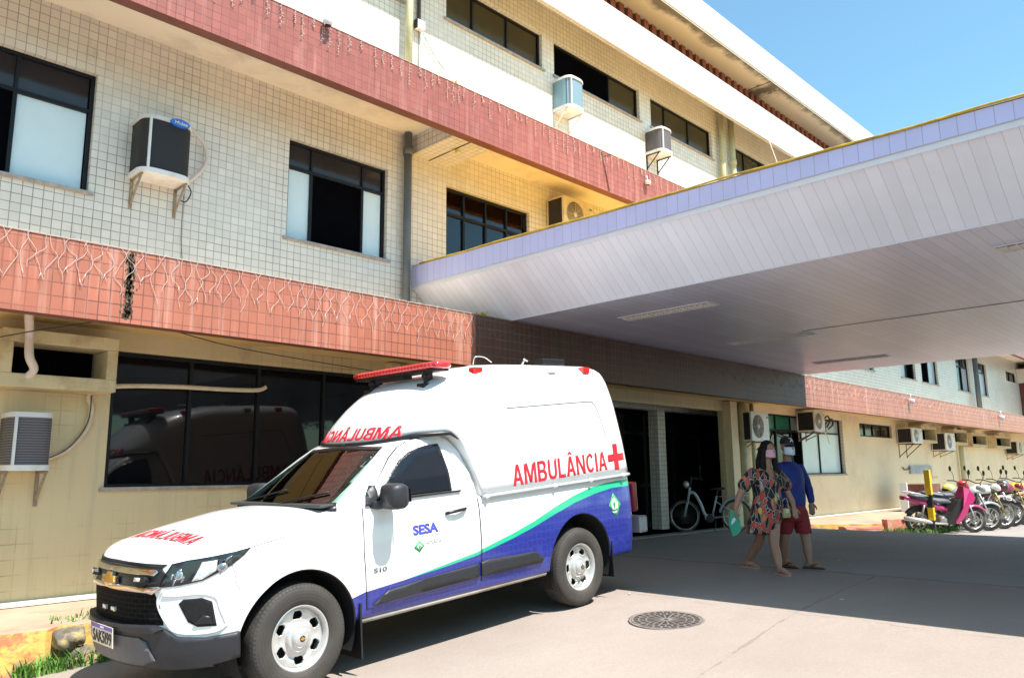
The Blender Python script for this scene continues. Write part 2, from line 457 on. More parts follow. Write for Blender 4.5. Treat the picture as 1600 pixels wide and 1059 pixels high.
# pavement, left: top at z 0 against the wall, tall painted kerb
M['pave'] = pm('pavement_cement', (.36,.27,.19), .9, var=.15, scale=1.5, bmp=.3, dirt=(.30,.13,.07), dscale=1.3)
def kerb_mat():
    m, n, p = new_mat('flaking_kerb_paint')
    v = coords(n)
    f = noise(n, v, 3.5, 8, .75); g = noise(n, v, 2.2, 6, .7, stretch=(1,1,1.7))
    base = mixc(n, ramp(n, f, .3, .7), (.66,.40,.05), (.70,.48,.16))
    base = mixc(n, ramp(n, g, .50, .56), base, (.62,.20,.09))
    base = mixc(n, ramp(n, noise(n, v, 1.6, 7, .75), .56, .62), base, (.33,.28,.21))
    n.links.new(base, p.inputs['Base Color']); p.inputs['Roughness'].default_value = .9
    bump(n, p, f, .6, .02); return m
M['kerb'] = kerb_mat()
M['kerb_red'] = pm('faded_red_paint', (.55,.20,.14), .9, var=.25, scale=4, bmp=.3, dirt=(.55,.42,.30), dscale=3)
def rough_slab(name, outline, ztop, zbot, mat_top, mat_side, jitter=.012, parent=None, seed=1):
    r = random.Random(seed); mbb = MB(); P = []
    n = len(outline)
    for i in range(n):
        a, b = Vector(outline[i]), Vector(outline[(i+1) % n]); L = (b-a).length; k = max(1, int(L/.12)) if L < 12 else max(1, int(L/.6))
        for j in range(k):
            q = a + (b-a)*j/k; P.append((q.x + r.uniform(-jitter, jitter), q.y + r.uniform(-jitter, jitter)))
    m_ = len(P); ztops = [ztop - r.uniform(0, jitter) for _ in P]
    vs = [(p[0], p[1], zz) for p, zz in zip(P, ztops)] + [(p[0]+0, p[1]-r.uniform(0,jitter), (ztop+zbot)/2) for p in P] + [(p[0], p[1], zbot) for p in P]
    mbb.add(vs, [tuple(range(m_))], 0)
    o = len(mbb.v); mbb.add(vs, [(i, (i+1) % m_, m_+(i+1) % m_, m_+i) for i in range(m_)] + [(m_+i, m_+(i+1) % m_, 2*m_+(i+1) % m_, 2*m_+i) for i in range(m_)], 1, False)
    return mbb.build(name, [mat_top, mat_side], parent)
tag(rough_slab('pavement', [(-6,7.62),(2.15,7.62),(2.28,7.72),(2.9,7.68),(7.3,7.62),(7.5,9.19),(-6,9.19)], 0.0, -.6, M['pave'], M['kerb'], seed=3), kind='structure')
tag(rough_slab('pavement', [(17.7,9.19),(17.7,8.9),(18.7,7.55),(20.2,6.35),(21.2,6.35),(22.4,7.3),(60,7.3),(60,9.19)], 0.02, -.4, M['pave'], M['kerb'], seed=4), kind='structure')
tag(MB().box(6.8,20,9.05,11.05,-.3,.012).build('pavement', pm('porch_cement', (.30,.28,.27), .55, var=.1, scale=2)), kind='structure')
# pale raised strip added for the line of sunlight at the wall foot
PL = MB(); PL.box(-6,7.6,9.10,9.197,.0025,.045); PL.box(17.2,60,9.08,9.197,.0225,.055)

# ------------------------------------------------------------------ building
B = thing('hospital_building', 'three storey tiled hospital block with terracotta bands', 'building', (0,9.2,0))
B.location = (0,0,0)
def wall(mb, x0, x1, z0, z1, y, holes, depth=.13, mi=0, mr=0, skip_top=False):
    xs = sorted({x0, x1, *[h[0] for h in holes], *[h[1] for h in holes]}); zs = sorted({z0, z1, *[h[2] for h in holes], *[h[3] for h in holes]})
    xs = [a for a in xs if x0 <= a <= x1]; zs = [a for a in zs if z0 <= a <= z1]
    for i in range(len(xs)-1):
        for j in range(len(zs)-1):
            cx, cz = (xs[i]+xs[i+1])/2, (zs[j]+zs[j+1])/2
            if any(h[0] < cx < h[1] and h[2] < cz < h[3] for h in holes): continue
            mb.quad((xs[i],y,zs[j]), (xs[i+1],y,zs[j]), (xs[i+1],y,zs[j+1]), (xs[i],y,zs[j+1]), mi)
    for a, b, c, d in holes:
        e = y + depth
        mb.quad((a,y,c),(a,e,c),(a,e,d),(a,y,d), mr); mb.quad((b,y,c),(b,y,d),(b,e,d),(b,e,c), mr)
        mb.quad((a,y,d),(a,e,d),(b,e,d),(b,y,d), mr)
        if c > z0: mb.quad((a,y,c),(b,y,c),(b,e,c),(a,e,c), mr)
        else: pass
Y0 = 9.2
up_holes = [(.35,2.63,4.38,5.80),(5.07,6.72,4.38,5.80),(7.88,9.84,4.1,5.86),
            (24.1,25.95,4.37,5.8),(28.45,29.95,4.38,5.82),(30.62,32.5,4.38,5.82),(34.95,36.75,4.38,5.82),(37.5,39.45,4.38,5.82),(42.9,44.9,5.38,5.86)]
th_holes = [(4.3,6.92,8.68,9.5),(7.86,10.26,8.79,9.53),(10.6,13.42,8.79,9.53),(13.84,16.46,8.79,9.53),(17.55,20.4,8.79,9.50)]
lo_holes = [(3.03,6.72,1.13,2.64),(18.35,23.05,1.14,2.68),(24.33,27.03,2.26,2.66)]
door_hole = (7.8,16.25,-.1,2.62)
m1 = MB(); wall(m1, -6, 60, 3.0, 6.6, Y0, up_holes)
m1.build('middle_wall', M['tile_up'], B, fixn=False)
m1 = MB(); wall(m1, -6, 60, 6.6, 10.3, Y0, th_holes)
m1.build('upper_wall', tile('pale_tile', (.78,.74,.66), (.73,.69,.61), (.38,.33,.27), .1, .1, .005, .3), B, fixn=False)
m1 = MB(); wall(m1, -6, 17.6, -.5, 3.0, Y0, [lo_holes[0], door_hole]); m1.build('lower_wall', M['tile_low'], B, fixn=False)
m1 = MB(); wall(m1, 17.6, 60, -.5, 3.0, Y0, lo_holes[1:], mr=1, depth=.16); m1.build('lower_wall', [M['paint_low'], M['tile_up']], B, fixn=False)
PL.build('sunlit_strip', pm('pale_sun_strip', (.66,.60,.50), .8), B)
# ledges with tiled fronts
def ledge(y, zb, zt, zs, x0, x1, mat, name, th=.16):
    m = MB()
    m.quad((x0,y,zb),(x1,y,zb),(x1,y,zt),(x0,y,zt),0)
    m.quad((x0,y,zt),(x1,y,zt),(x1,Y0,zt+.02),(x0,Y0,zt+.02),3)
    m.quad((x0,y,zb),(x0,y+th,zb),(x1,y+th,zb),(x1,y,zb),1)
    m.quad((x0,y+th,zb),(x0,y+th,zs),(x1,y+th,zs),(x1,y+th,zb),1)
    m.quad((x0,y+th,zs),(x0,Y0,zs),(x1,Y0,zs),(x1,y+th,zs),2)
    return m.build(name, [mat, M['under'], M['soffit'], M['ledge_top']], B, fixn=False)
M['soffit_low'] = pm('ochre_soffit', (.70,.52,.22), .8, var=.06, scale=1.0, dirt=(.36,.26,.14), dscale=.9)
M['band_shaded'] = tile('shaded_mossy_tile', (.125,.052,.034), (.105,.045,.03), (.20,.15,.12), .1, .125, .006, .5, streak=(.05,.03,.02), streak_amt=.6, dirt=(.07,.065,.03), dirt_lo=.6)  # terracotta tile darkened: canopy shade put into its colour, plus moss patches
for a_, b_, mt_ in ((-6, 7.22, 'band'), (7.22, 17.58, 'band_shaded'), (17.58, 60, 'band')):
    lo_ = ledge(7.8, 2.70, 3.415, 2.86, a_, b_, M[mt_], 'terracotta_band' if mt_ == 'band' else 'shaded_band')
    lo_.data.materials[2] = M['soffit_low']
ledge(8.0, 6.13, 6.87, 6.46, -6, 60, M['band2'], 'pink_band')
# pale capping line on the lower band
MB().box(-6,60,7.792,7.83,3.4175,3.427).build('band_capping', pm('pale_mortar', (.42,.24,.17), .8), B)
# hood over the third floor windows
m = MB()
m.quad((-6,8.55,9.62),(60,8.55,9.62),(60,8.55,10.44),(-6,8.55,10.44),0)
m.quad((-6,8.55,9.62),(-6,8.64,9.62),(60,8.64,9.62),(60,8.55,9.62),1)
m.quad((-6,8.64,9.62),(-6,8.64,10.2),(60,8.64,10.2),(60,8.64,9.62),1)
m.quad((-6,8.64,10.2),(-6,Y0,10.2),(60,Y0,10.2),(60,8.64,10.2),1)
m.quad((-6,8.55,10.44),(60,8.55,10.44),(60,9.0,10.44),(-6,9.0,10.44),0)
m.build('window_hood', [M['white_tile'], M['tile_up']], B, fixn=False)
# pierced brick strip under the roof
m = MB(); m.quad((-6,8.96,10.4),(60,8.96,10.4),(60,8.96,11.06),(-6,8.96,11.06),0)
x = 4.0
while x < 30:
    m.box(x, x+.16, 8.90, 8.958, 10.45, 11.045, 1); x += .30
m.build('pierced_brick_strip', [pm('dark_cavity', (.05,.022,.018), .9), pm('brown_brick', (.27,.08,.045), .8, var=.3, scale=6)], B, fixn=False)
m = MB(); m.box(-6,60,8.26,14.5,11.05,11.83,0)
ms, n_, p_ = new_mat('stained_soffit')
g_ = n_.nodes.new('ShaderNodeNewGeometry'); s_ = n_.nodes.new('ShaderNodeSeparateXYZ'); n_.links.new(g_.outputs['Position'], s_.inputs[0])
edge = ramp(n_, math_(n_, 'ADD', s_.outputs[1], math_(n_, 'MULTIPLY', math_(n_, 'SUBTRACT', noise(n_, g_.outputs['Position'], 1.6, 6, .7), .5), .75)), 8.30, 8.47, 1, 0)
jn = math_(n_, 'LESS_THAN', math_(n_, 'ABSOLUTE', math_(n_, 'SUBTRACT', s_.outputs[0], 17.95)), .02)
bl = ramp(n_, math_(n_, 'ADD', math_(n_, 'ABSOLUTE', math_(n_, 'SUBTRACT', s_.outputs[0], 18.3)), math_(n_, 'MULTIPLY', noise(n_, g_.outputs['Position'], 2.2, 7, .8), 1.6)), .95, 1.2, .85, 0)
zface = math_(n_, 'LESS_THAN', s_.outputs[2], 11.06)
bs = mixc(n_, noise(n_, g_.outputs['Position'], .6, 3), (.62,.55,.45), (.70,.64,.54))
dk = math_(n_, 'MULTIPLY', math_(n_, 'MAXIMUM', math_(n_, 'MAXIMUM', math_(n_, 'MULTIPLY', edge, .8), bl), jn), zface)
bs = mixc(n_, dk, bs, (.045,.03,.02))
n_.links.new(bs, p_.inputs['Base Color']); p_.inputs['Roughness'].default_value = .8
m.build('roof_slab', ms, B)
MB().box(-6,60,8.245,8.258,11.10,11.80).build('roof_fascia', M['white_tile'], B)
# rest of the block, so that it has depth
MB().box(-6,60,11.2,26,-.5,11.0).build('building_core', M['open'], B)
# beam and joint over the middle wall next to the downpipe
m = MB(); m.box(7.17,7.93,8.165,9.197,6.17,6.455,0)
m.build('cross_beam', M['tile_up'], B)
MB().box(7.50,7.52,8.17,9.19,6.163,6.169).build('beam_joint', M['dwire'], B)
# far projecting wing
MB().box(45.3,52,7.9,9.19,3.45,5.4).build('projecting_wall', M['brown_wall'], B)
MB().box(45.0,52,7.85,9.19,5.42,6.1).build('projecting_lintel', M['tile_up'], B)

def window(x0, x1, z0, z1, y, cols, tz, lower, upper='transom', depth=.10, sill=True, fw=.045, frame=None, name='window'):
    """cols: inner mullion x positions; lower/upper: list or name of the pane materials"""
    yy = y + depth; f = MB()
    e = .003
    f.box(x0+e,x1-e,yy-.03,yy+.03,z0+e,z0+fw); f.box(x0+e,x1-e,yy-.03,yy+.03,z1-fw,z1-e)
    f.box(x0+e,x0+fw,yy-.03,yy+.03,z0+fw,z1-fw); f.box(x1-fw,x1-e,yy-.03,yy+.03,z0+fw,z1-fw)
    if tz: f.box(x0+fw,x1-fw,yy-.028,yy+.028,tz-fw/2,tz+fw/2)
    for c in cols:
        f.box(c-fw*.45,c+fw*.45,yy-.027,yy+.027,z0+fw,(tz-fw/2) if tz else z1-fw)
        if tz: f.box(c-fw*.35,c+fw*.35,yy-.027,yy+.027,tz+fw/2,z1-fw)
    w = f.build(name, M['black_al'], B)
    ed = [x0+fw] + list(cols) + [x1-fw]
    for i in range(len(ed)-1):
        lm = lower[i % len(lower)] if isinstance(lower, (list, tuple)) else lower
        yo = .012 if lm != 'open' else .02
        pn = MB().box(ed[i]+.012, ed[i+1]-.012, yy-.006+yo, yy+.006+yo, z0+fw, (tz-fw/2) if tz else z1-fw).build('pane', M[lm], w)
        if lm == 'film': pn['label'] = 'pane covered with white film'
        elif lm == 'open': pn['label'] = 'open sash showing the dark room'
        if tz:
            um = upper[i % len(upper)] if isinstance(upper, (list, tuple)) else upper
            MB().box(ed[i]+.012, ed[i+1]-.012, yy+.004, yy+.014, tz+fw/2, z1-fw).build('transom_pane', M[um], w)
    if sill: MB().box(x0-.05,x1+.05,y-.035,y+depth-.035,z0-.03,z0+.012).build('sill', M['sill'], w)
    return w
window(.35,2.63,4.38,5.80,Y0,[1.10,1.86],5.36,['film','open','film'])
# the second window has four top lights over three sashes
w2 = window(5.07,6.72,4.38,5.80,Y0,[5.47,6.32],5.42,['film','open','film'])
window(7.88,9.84,4.1,5.86,Y0,[8.33,8.83,9.33],5.40,'thin','thin')if False else None
# see-through window with a lit tube lamp inside
mt, n_, p_ = new_mat('clear_glass'); n_.nodes.remove(p_)
fr_ = n_.nodes.new('ShaderNodeFresnel'); fr_.inputs[0].default_value = 1.5; gl_ = n_.nodes.new('ShaderNodeBsdfGlossy'); gl_.inputs['Roughness'].default_value = .02
tr_ = n_.nodes.new('ShaderNodeBsdfTransparent'); tr_.inputs[0].default_value = (.55,.58,.56,1); mx_ = n_.nodes.new('ShaderNodeMixShader')
n_.links.new(math_(n_, 'MULTIPLY', fr_.outputs[0], 1.6), mx_.inputs[0]); n_.links.new(tr_.outputs[0], mx_.inputs[1]); n_.links.new(gl_.outputs[0], mx_.inputs[2])
n_.links.new(mx_.outputs[0], [q for q in n_.nodes if q.type == 'OUTPUT_MATERIAL'][0].inputs[0])
M['clear'] = mt
wc = window(7.88,9.84,4.1,5.86,Y0,[8.33,8.83,9.33],5.42,'clear','clear')
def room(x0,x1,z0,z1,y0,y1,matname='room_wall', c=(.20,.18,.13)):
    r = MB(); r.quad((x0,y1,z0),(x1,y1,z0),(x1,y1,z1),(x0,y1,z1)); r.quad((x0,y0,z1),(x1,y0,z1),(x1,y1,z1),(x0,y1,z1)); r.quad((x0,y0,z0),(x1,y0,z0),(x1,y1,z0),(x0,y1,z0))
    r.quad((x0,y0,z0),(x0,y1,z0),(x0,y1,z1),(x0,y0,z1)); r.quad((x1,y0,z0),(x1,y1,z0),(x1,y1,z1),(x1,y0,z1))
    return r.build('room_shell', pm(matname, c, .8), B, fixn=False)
room(7.6,10.6,3.6,6.4,9.33,11.1)
for zx in (8.75, 9.55):
    lf = MB().box(zx-.12,zx+.12,9.75,10.9,6.32,6.38).build('room_lamp', M['white_metal'], B)
    MB().box(zx-.08,zx-.04,9.78,10.87,6.29,6.315).build('lit_tube', M['tube_on'], lf)
    MB().box(zx+.04,zx+.08,9.78,10.87,6.29,6.315).build('lit_tube', M['tube_on'], lf)
# third floor windows
M['brownish'] = glass_dark('bronze_glass', (.05,.04,.018), .12)
window(4.3,6.92,8.68,9.5,Y0,[5.2,6.06],None,'brownish')
window(7.86,10.26,8.79,9.53,Y0,[8.53,9.38],None,'brownish')
window(10.6,13.42,8.79,9.53,Y0,[12.42],None,['open','brownish'])
window(13.84,16.46,8.79,9.53,Y0,[14.5,15.5],None,'brownish')
window(17.55,20.4,8.79,9.50,Y0,[18.2,19.1],None,'brownish')
# upper floor, beyond the canopy
window(24.1,25.95,4.37,5.8,Y0,[24.7,25.3],5.4,['film_grey','glass','film_grey'])
window(28.45,29.95,4.38,5.82,Y0,[29.2],5.4,['film_grey','open'])
window(30.62,32.5,4.38,5.82,Y0,[31.6],5.4,['open','film_grey'])
window(34.95,36.75,4.38,5.82,Y0,[35.9],5.4,['glass','film_grey'])
window(37.5,39.45,4.38,5.82,Y0,[38.5],5.4,['open','film_grey'])
window(42.9,44.9,5.38,5.86,Y0,[43.9],None,'glass',sill=False)
# ground floor
window(3.03,6.72,1.13,2.64,Y0,[3.93,4.80,5.75],None,'glass',depth=.06)
M['green'] = M['green_film']
window(18.35,23.05,1.14,2.68,Y0,[19.05,19.9,20.5,21.6],2.28,['glass','glass','open','film','film'],['green','green','film_grey','film_grey','film_grey'],depth=.12)
window(24.33,27.03,2.26,2.66,Y0,[24.95,25.6,26.3],None,'brownish',sill=False)
# entrance recess
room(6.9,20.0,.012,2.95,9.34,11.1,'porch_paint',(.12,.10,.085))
MB().box(7.8,16.25,9.2-.0,9.34,2.62,2.95).build('entrance_lintel', M['tile_up'], B) if False else None
ed = thing('glass_entrance', 'dark glazed entrance screen set back under the canopy', 'glazed doors', (12,10.6,0))
for i, x in enumerate([7.0,8.1,9.2,10.3,11.5,12.7,13.9,15.1,16.3,17.5,18.7,19.9][:-1]):
    x2 = [7.0,8.1,9.2,10.3,11.5,12.7,13.9,15.1,16.3,17.5,18.7,19.9][i+1]
    f = MB(); yy = 10.6-10.6
    X0, X1 = x-12, x2-12
    f.box(X0,X0+.05,-.03,.03,.02,2.9); f.box(X1-.05,X1,-.03,.03,.02,2.9); f.box(X0+.05,X1-.05,-.03,.03,.02,.16); f.box(X0+.05,X1-.05,-.028,.028,.92,1.0); f.box(X0+.05,X1-.05,-.03,.03,2.1,2.17)
    q = f.build('door_leaf', M['black_al'], ed)
    MB().box(X0+.05,X1-.05,-.005,.005,.1,2.9).build('pane', M['glass'], q)
for x in (10.4, 14.80):
    m = MB(); m.box(x,x+.29,10.0,10.25,.013,2.94)
    m.build('entrance_pillar', M['tile_up'], B)
MB().box(7.0,19.9,10.01,10.24,2.62,2.945).build('entrance_beam', M['tile_up'], B)
# projecting concrete sleeves for wall units
def sleeve(x0,x1,z0,z1,dep=.42,th=.10):
    m = MB(); y = Y0-dep
    m.box(x0,x1,y,Y0-.003,z0,z0+th); m.box(x0,x1,y,Y0-.003,z1-th,z1); m.box(x0,x0+th*.8,y+.002,Y0-.003,z0+th,z1-th); m.box(x1-th*.8,x1,y+.002,Y0-.003,z0+th,z1-th)
    o = m.build('wall_unit_sleeve', pm('sleeve_paint', (.60,.50,.30), .85, var=.1, scale=4, dirt=(.32,.22,.12), dscale=2.5) if 'sleeve_paint' not in D.materials else D.materials['sleeve_paint'], B, bevel=.008)
    MB().box(x0+th,x1-th,Y0-.06,Y0-.01,z0+th,z1-th).build('opening', M['open'], o)
sleeve(1.86,2.93,2.13,2.70,.45,.13)
for a, b, c, d in ((28.6,30.2,2.15,2.72),(32.2,33.9,2.15,2.72),(34.5,36.6,2.12,2.66),(38.0,40.4,2.12,2.66)): sleeve(a,b,c,d)
# downpipes
def pipe(name, x, y, z0, z1, r, mat, collars=(), parent=B):
    m = MB(); m.tube([(x,y,z0),(x,y,z1)], r, 14)
    for z in collars: m.tube([(x,y,z-.06),(x,y,z+.06)], r*1.22, 14)
    o = m.build(name, mat, parent, fixn=False); return o
pipe('downpipe', 7.02, 9.10, 3.42, 6.44, .062, M['pipe'], (6.15,))
pipe('downpipe', 6.96, 9.04, 6.89, 10.19, .062, M['pipe_cream'], ())
pipe('downpipe', 16.72, 9.08, 6.89, 10.19, .075, M['pipe_cream'], (7.3,))
pipe('downpipe', 17.25, 9.08, 6.89, 10.19, .075, M['pipe_cream'], (8.9,))
pipe('downpipe', 37.1, 9.03, 3.44, 6.44, .10, M['pipe'], ())
pipe('downpipe', 33.9, 9.05, .06, 2.84, .085, M['pipe_cream'], (2.4,))
pipe('downpipe', 16.85, 9.05, .03, 2.84, .085, M['pipe_cream'], (.5,))
pipe('downpipe', 17.35, 9.05, .03, 2.84, .05, M['pipe_cream'], ())
pipe('downpipe', 6.95, 9.10, .01, 2.84, .05, M['pipe_cream'], ())
MB().box(16.3,16.6,9.02,9.198,.02,2.84).build('pilaster', M['paint_low'], B)
MB().box(6.74,6.9,9.06,9.198,.05,2.84).build('pilaster', M['tile_low'], B)

# ------------------------------------------------------------------ canopy
C = thing('entrance_canopy', 'long flat canopy lined with lavender and grey plastic strips over the entrance', 'canopy', (12,5,0)); C.location = (0,0,0)
cy0, cy1 = -11.0, 9.195  # near end lengthened out of view to darken the ground below
def sheet(name, a, b, mat, parent, y0=cy0, y1=cy1):
    m = MB(); k = 90
    for i in range(k):
        u, v = y0+(y1-y0)*i/k, y0+(y1-y0)*(i+1)/k
        m.quad((a[0],u,a[1]),(b[0],u,b[1]),(b[0],v,b[1]),(a[0],v,a[1]))
    return m.build(name, mat, parent, fixn=False)
def ztop(y): return 4.225+.0185*(y-1.2) if y > -4 else 4.13
m = MB()
for i in range(90):
    u, v = cy0+(cy1-cy0)*i/90, cy0+(cy1-cy0)*(i+1)/90
    m.quad((7.2,u,4.06),(7.2,u,ztop(u)),(7.2,v,ztop(v)),(7.2,v,4.06))
m.build('side_fascia', M['pvc_side'], C, fixn=False)
sheet('side_trim', (7.215,4.0), (7.215,4.07), M['white_metal'], C)
sheet('sloped_lining', (7.22,4.03), (7.93,3.435), M['pvc_slope'], C)
MB().box(7.915,7.95,cy0,7.79,3.424,3.434).build('corner_trim', M['white_metal'], C)
m = MB()
k = 40
for i in range(k):
    for j in range(24):
        x0, x1 = 7.93+(17.6-7.93)*i/k, 7.93+(17.6-7.93)*(i+1)/k; y0, y1 = cy0+(cy1-cy0)*j/24, cy0+(cy1-cy0)*(j+1)/24
        m.quad((x0,y0,3.44),(x1,y0,3.44),(x1,y1,3.44),(x0,y1,3.44))
m.build('flat_lining', M['pvc_flat'], C, fixn=False)
MB().box(12.0,12.012,cy0,5.3,3.434,3.4385).build('lining_joint', M['dwire'], C)
sheet('end_fascia', (17.6,3.44), (17.6,4.13), M['pvc_side'], C)
m = MB()
for i in range(20):
    u, v = cy0+(cy1-cy0)*i/20, cy0+(cy1-cy0)*(i+1)/20
    m.quad((7.19,u,ztop(u)+.008),(17.61,u,ztop(u)+.008),(17.61,v,ztop(v)+.008),(7.19,v,ztop(v)+.008))
m.build('canopy_deck', M['roof_top'], C, fixn=False)
MB().box(7.20,17.60,cy0-.01,cy0,3.44,4.125).build('front_fascia', M['pvc_side'], C)
m = MB()
pts = [(7.185, y, ztop(y)+.016+.006*math.sin(y*2.1)+.004*math.sin(y*5.3)) for y in [cy0+i*.2 for i in range(int((cy1-cy0)/.2)+1)]]
m.tube(pts, .012, 6)
m.build('gutter_edge', M['yellow_trim'], C)
for cx_, cy_ in ((8.9,-9.5),(16.2,-9.5)):
    MB().box(cx_-.2,cx_+.2,cy_-.2,cy_+.2,-.05,3.438).build('canopy_column', M['tile_up'], C)
M['louver'] = pm('louver_metal', (.80,.78,.72), .25, metal=.6, var=.05)
M['tube_off'] = pm('unlit_tube', (.85,.82,.78), .3, var=.02)
cl = thing('ceiling_lamp', '', 'ceiling lamp', (9.1,5.92,3.44), 0, 'louvred lamps in the canopy ceiling')
f = MB(); f.box(-.15,.15,-.74,-.72,-.012,.0); f.box(-.15,.15,.72,.74,-.012,0); f.box(-.15,-.135,-.72,.72,-.012,0); f.box(.135,.15,-.72,.72,-.012,0)
f.build('frame', M['white_metal'], cl)
f = MB()
for i in range(1,15): f.box(-.134,.134,-.72+.096*i-.004,-.72+.096*i+.004,-.022,-.001)
f.box(-.005,.005,-.72,.72,-.0225,-.0005); f.box(-.07,-.064,-.72,.72,-.0215,-.0005); f.box(.064,.07,-.72,.72,-.0215,-.0005)
f.build('louvre', M['tube_off'], cl)
MB().box(-.134,.134,-.72,.72,-.0009,-.0002).build('reflector', M['dwire'], cl)
f = MB(); f.tube([(-.07,-.66,-.006),(-.07,.66,-.006)], .0055, 8); f.tube([(.07,-.66,-.006),(.07,.66,-.006)], .0055, 8); f.build('lamp_tube', M['tube_off'], cl)
LL = ['louvred ceiling lamp nearest the ambulance roof in the canopy ceiling','louvred ceiling lamp in the middle of the canopy, between two others','narrow louvred ceiling lamp farthest back near the canopy end','louvred ceiling lamp cut by the right edge of the photo']
cl['label'] = LL[0]
for i, (x, y) in enumerate(((12.3,6.0),(15.85,6.05),(8.97,1.14))):
    c_ = copy_tree(cl); c_.location = (x, y, 3.44); c_['label'] = LL[i+1]
# ------------------------------------------------------------------ ambulance (x forward, y to its left, z up)
A = D.objects.new('ambulance', None); COL.objects.link(A)
tag(A, 'white pickup ambulance with blue and green wave stripes and a red roof light bar', 'ambulance')
pt = math.radians(-4.0)
Fv = Vector((-math.cos(pt), 0, math.sin(pt))); Lv = Vector((0, -1, 0)); Uv = Fv.cross(Lv)
A.rotation_euler = Matrix((Fv, Lv, Uv)).transposed().to_euler()
A.location = (3.097, 6.03, -.258)
MAP_C[0] = Vector((-1.5, 0, 1.0))

def stripe_paint():
    m, n, p = new_mat('white_paint_with_wave')
    s = n.nodes.new('ShaderNodeSeparateXYZ'); v = coords(n); n.links.new(v, s.inputs[0])
    X, Y, Z = s.outputs
    def curve(pts):
        # piecewise-linear height as a function of x
        out = None
        for i in range(len(pts)-1):
            a, b = pts[i], pts[i+1]
            seg = ramp(n, X, a[0], b[0], 0.0, b[1]-a[1])
            out = seg if out is None else math_(n, 'ADD', out, seg)
        return math_(n, 'ADD', out, pts[0][1])
    def smoothpts(P):
        P = sorted(P, reverse=True)
        # map range wants increasing inputs
        return sorted(P)
    blue = smoothpts([(.6,.40),(-.40,.565),(-.546,.597),(-.96,.628),(-1.25,.650),(-1.67,.693),(-1.87,.727),(-2.14,.779),(-2.42,.842),(-2.72,.924),(-3.035,1.003),(-3.377,1.062),(-3.66,1.092),(-4.05,1.09),(-4.2,1.085)])
    green = smoothpts([(.6,.30),(-.80,.610),(-1.25,.668),(-1.673,.722),(-1.876,.766),(-2.142,.822),(-2.42,.893),(-2.728,.990),(-3.043,1.075),(-3.312,1.125),(-3.581,1.152),(-3.804,1.160),(-4.2,1.155)])
    zb, zg = curve(blue), curve(green)
    side = math_(n, 'MULTIPLY', math_(n, 'GREATER_THAN', math_(n, 'ABSOLUTE', Y), .55), math_(n, 'LESS_THAN', X, -.42))
    isb = math_(n, 'MULTIPLY', math_(n, 'LESS_THAN', Z, zb), side)
    isg = math_(n, 'MULTIPLY', math_(n, 'MULTIPLY', math_(n, 'LESS_THAN', Z, zg), math_(n, 'GREATER_THAN', Z, zb)), side)
    white = (.80,.80,.80)
    # faint interlaced ring pattern in the blue
    w = n.nodes.new('ShaderNodeTexVoronoi'); w.feature = 'DISTANCE_TO_EDGE'; w.inputs['Scale'].default_value = 16; w.inputs['Randomness'].default_value = .25
    n.links.new(v, w.inputs[0])
    lb = ramp(n, w.outputs[0], .04, .10, .5, 0)
    bluec = mixc(n, lb, (.018,.026,.235), (.045,.062,.33))
    lz = math_(n, 'LESS_THAN', math_(n, 'ABSOLUTE', math_(n, 'SUBTRACT', Z, math_(n, 'SUBTRACT', zb, .045))), .006)
    lz = math_(n, 'MULTIPLY', lz, ramp(n, X, -2.6, -1.7, 0, 1))
    greenc = mixc(n, ramp(n, X, -3.6, -1.2, 0, .6), (.02,.42,.22), (.02,.50,.30))
    c = mixc(n, isb, white, bluec); c = mixc(n, isg, c, greenc)
    n.links.new(c, p.inputs['Base Color'])
    p.inputs['Roughness'].default_value = .28; p.inputs['Coat Weight'].default_value = .7; p.inputs['Coat Roughness'].default_value = .05
    return m
PW = stripe_paint()
PWw, n_, p_ = new_mat('white_paint'); p_.inputs['Base Color'].default_value = (.80,.80,.80,1); p_.inputs['Roughness'].default_value = .3; p_.inputs['Coat Weight'].default_value = .6; p_.inputs['Coat Roughness'].default_value = .06
AG = glass_dark('tinted_glass', (.010,.013,.018), .02, wav=.0)
ARED, n_, p_ = new_mat('red_lettering'); p_.inputs['Base Color'].default_value = (.62,.015,.03,1); p_.inputs['Roughness'].default_value = .35
ABLU, n_, p_ = new_mat('blue_lettering'); p_.inputs['Base Color'].default_value = (.06,.07,.50,1); p_.inputs['Roughness'].default_value = .35
AGRN, n_, p_ = new_mat('green_lettering'); p_.inputs['Base Color'].default_value = (.05,.40,.12,1); p_.inputs['Roughness'].default_value = .35
AGRY, n_, p_ = new_mat('grey_lettering'); p_.inputs['Base Color'].default_value = (.16,.165,.18,1); p_.inputs['Roughness'].default_value = .35
LGRY, n_, p_ = new_mat('pale_grey_lettering'); p_.inputs['Base Color'].default_value = (.28,.28,.30,1); p_.inputs['Roughness'].default_value = .35
BUMP_M = pm('grey_black_bumper', (.020,.021,.027), .5, var=.1, scale=6)
TRIM = pm('satin_black_trim', (.010,.010,.012), .38, var=.1)
WELL = pm('wheel_well', (.006,.006,.007), .9)
CHR, n_, p_ = new_mat('chrome'); p_.inputs['Base Color'].default_value = (.72,.66,.60,1); p_.inputs['Metallic'].default_value = 1; p_.inputs['Roughness'].default_value = .12
GOLD, n_, p_ = new_mat('gold_emblem'); p_.inputs['Base Color'].default_value = (.62,.33,.06,1); p_.inputs['Metallic'].default_value = .7; p_.inputs['Roughness'].default_value = .3

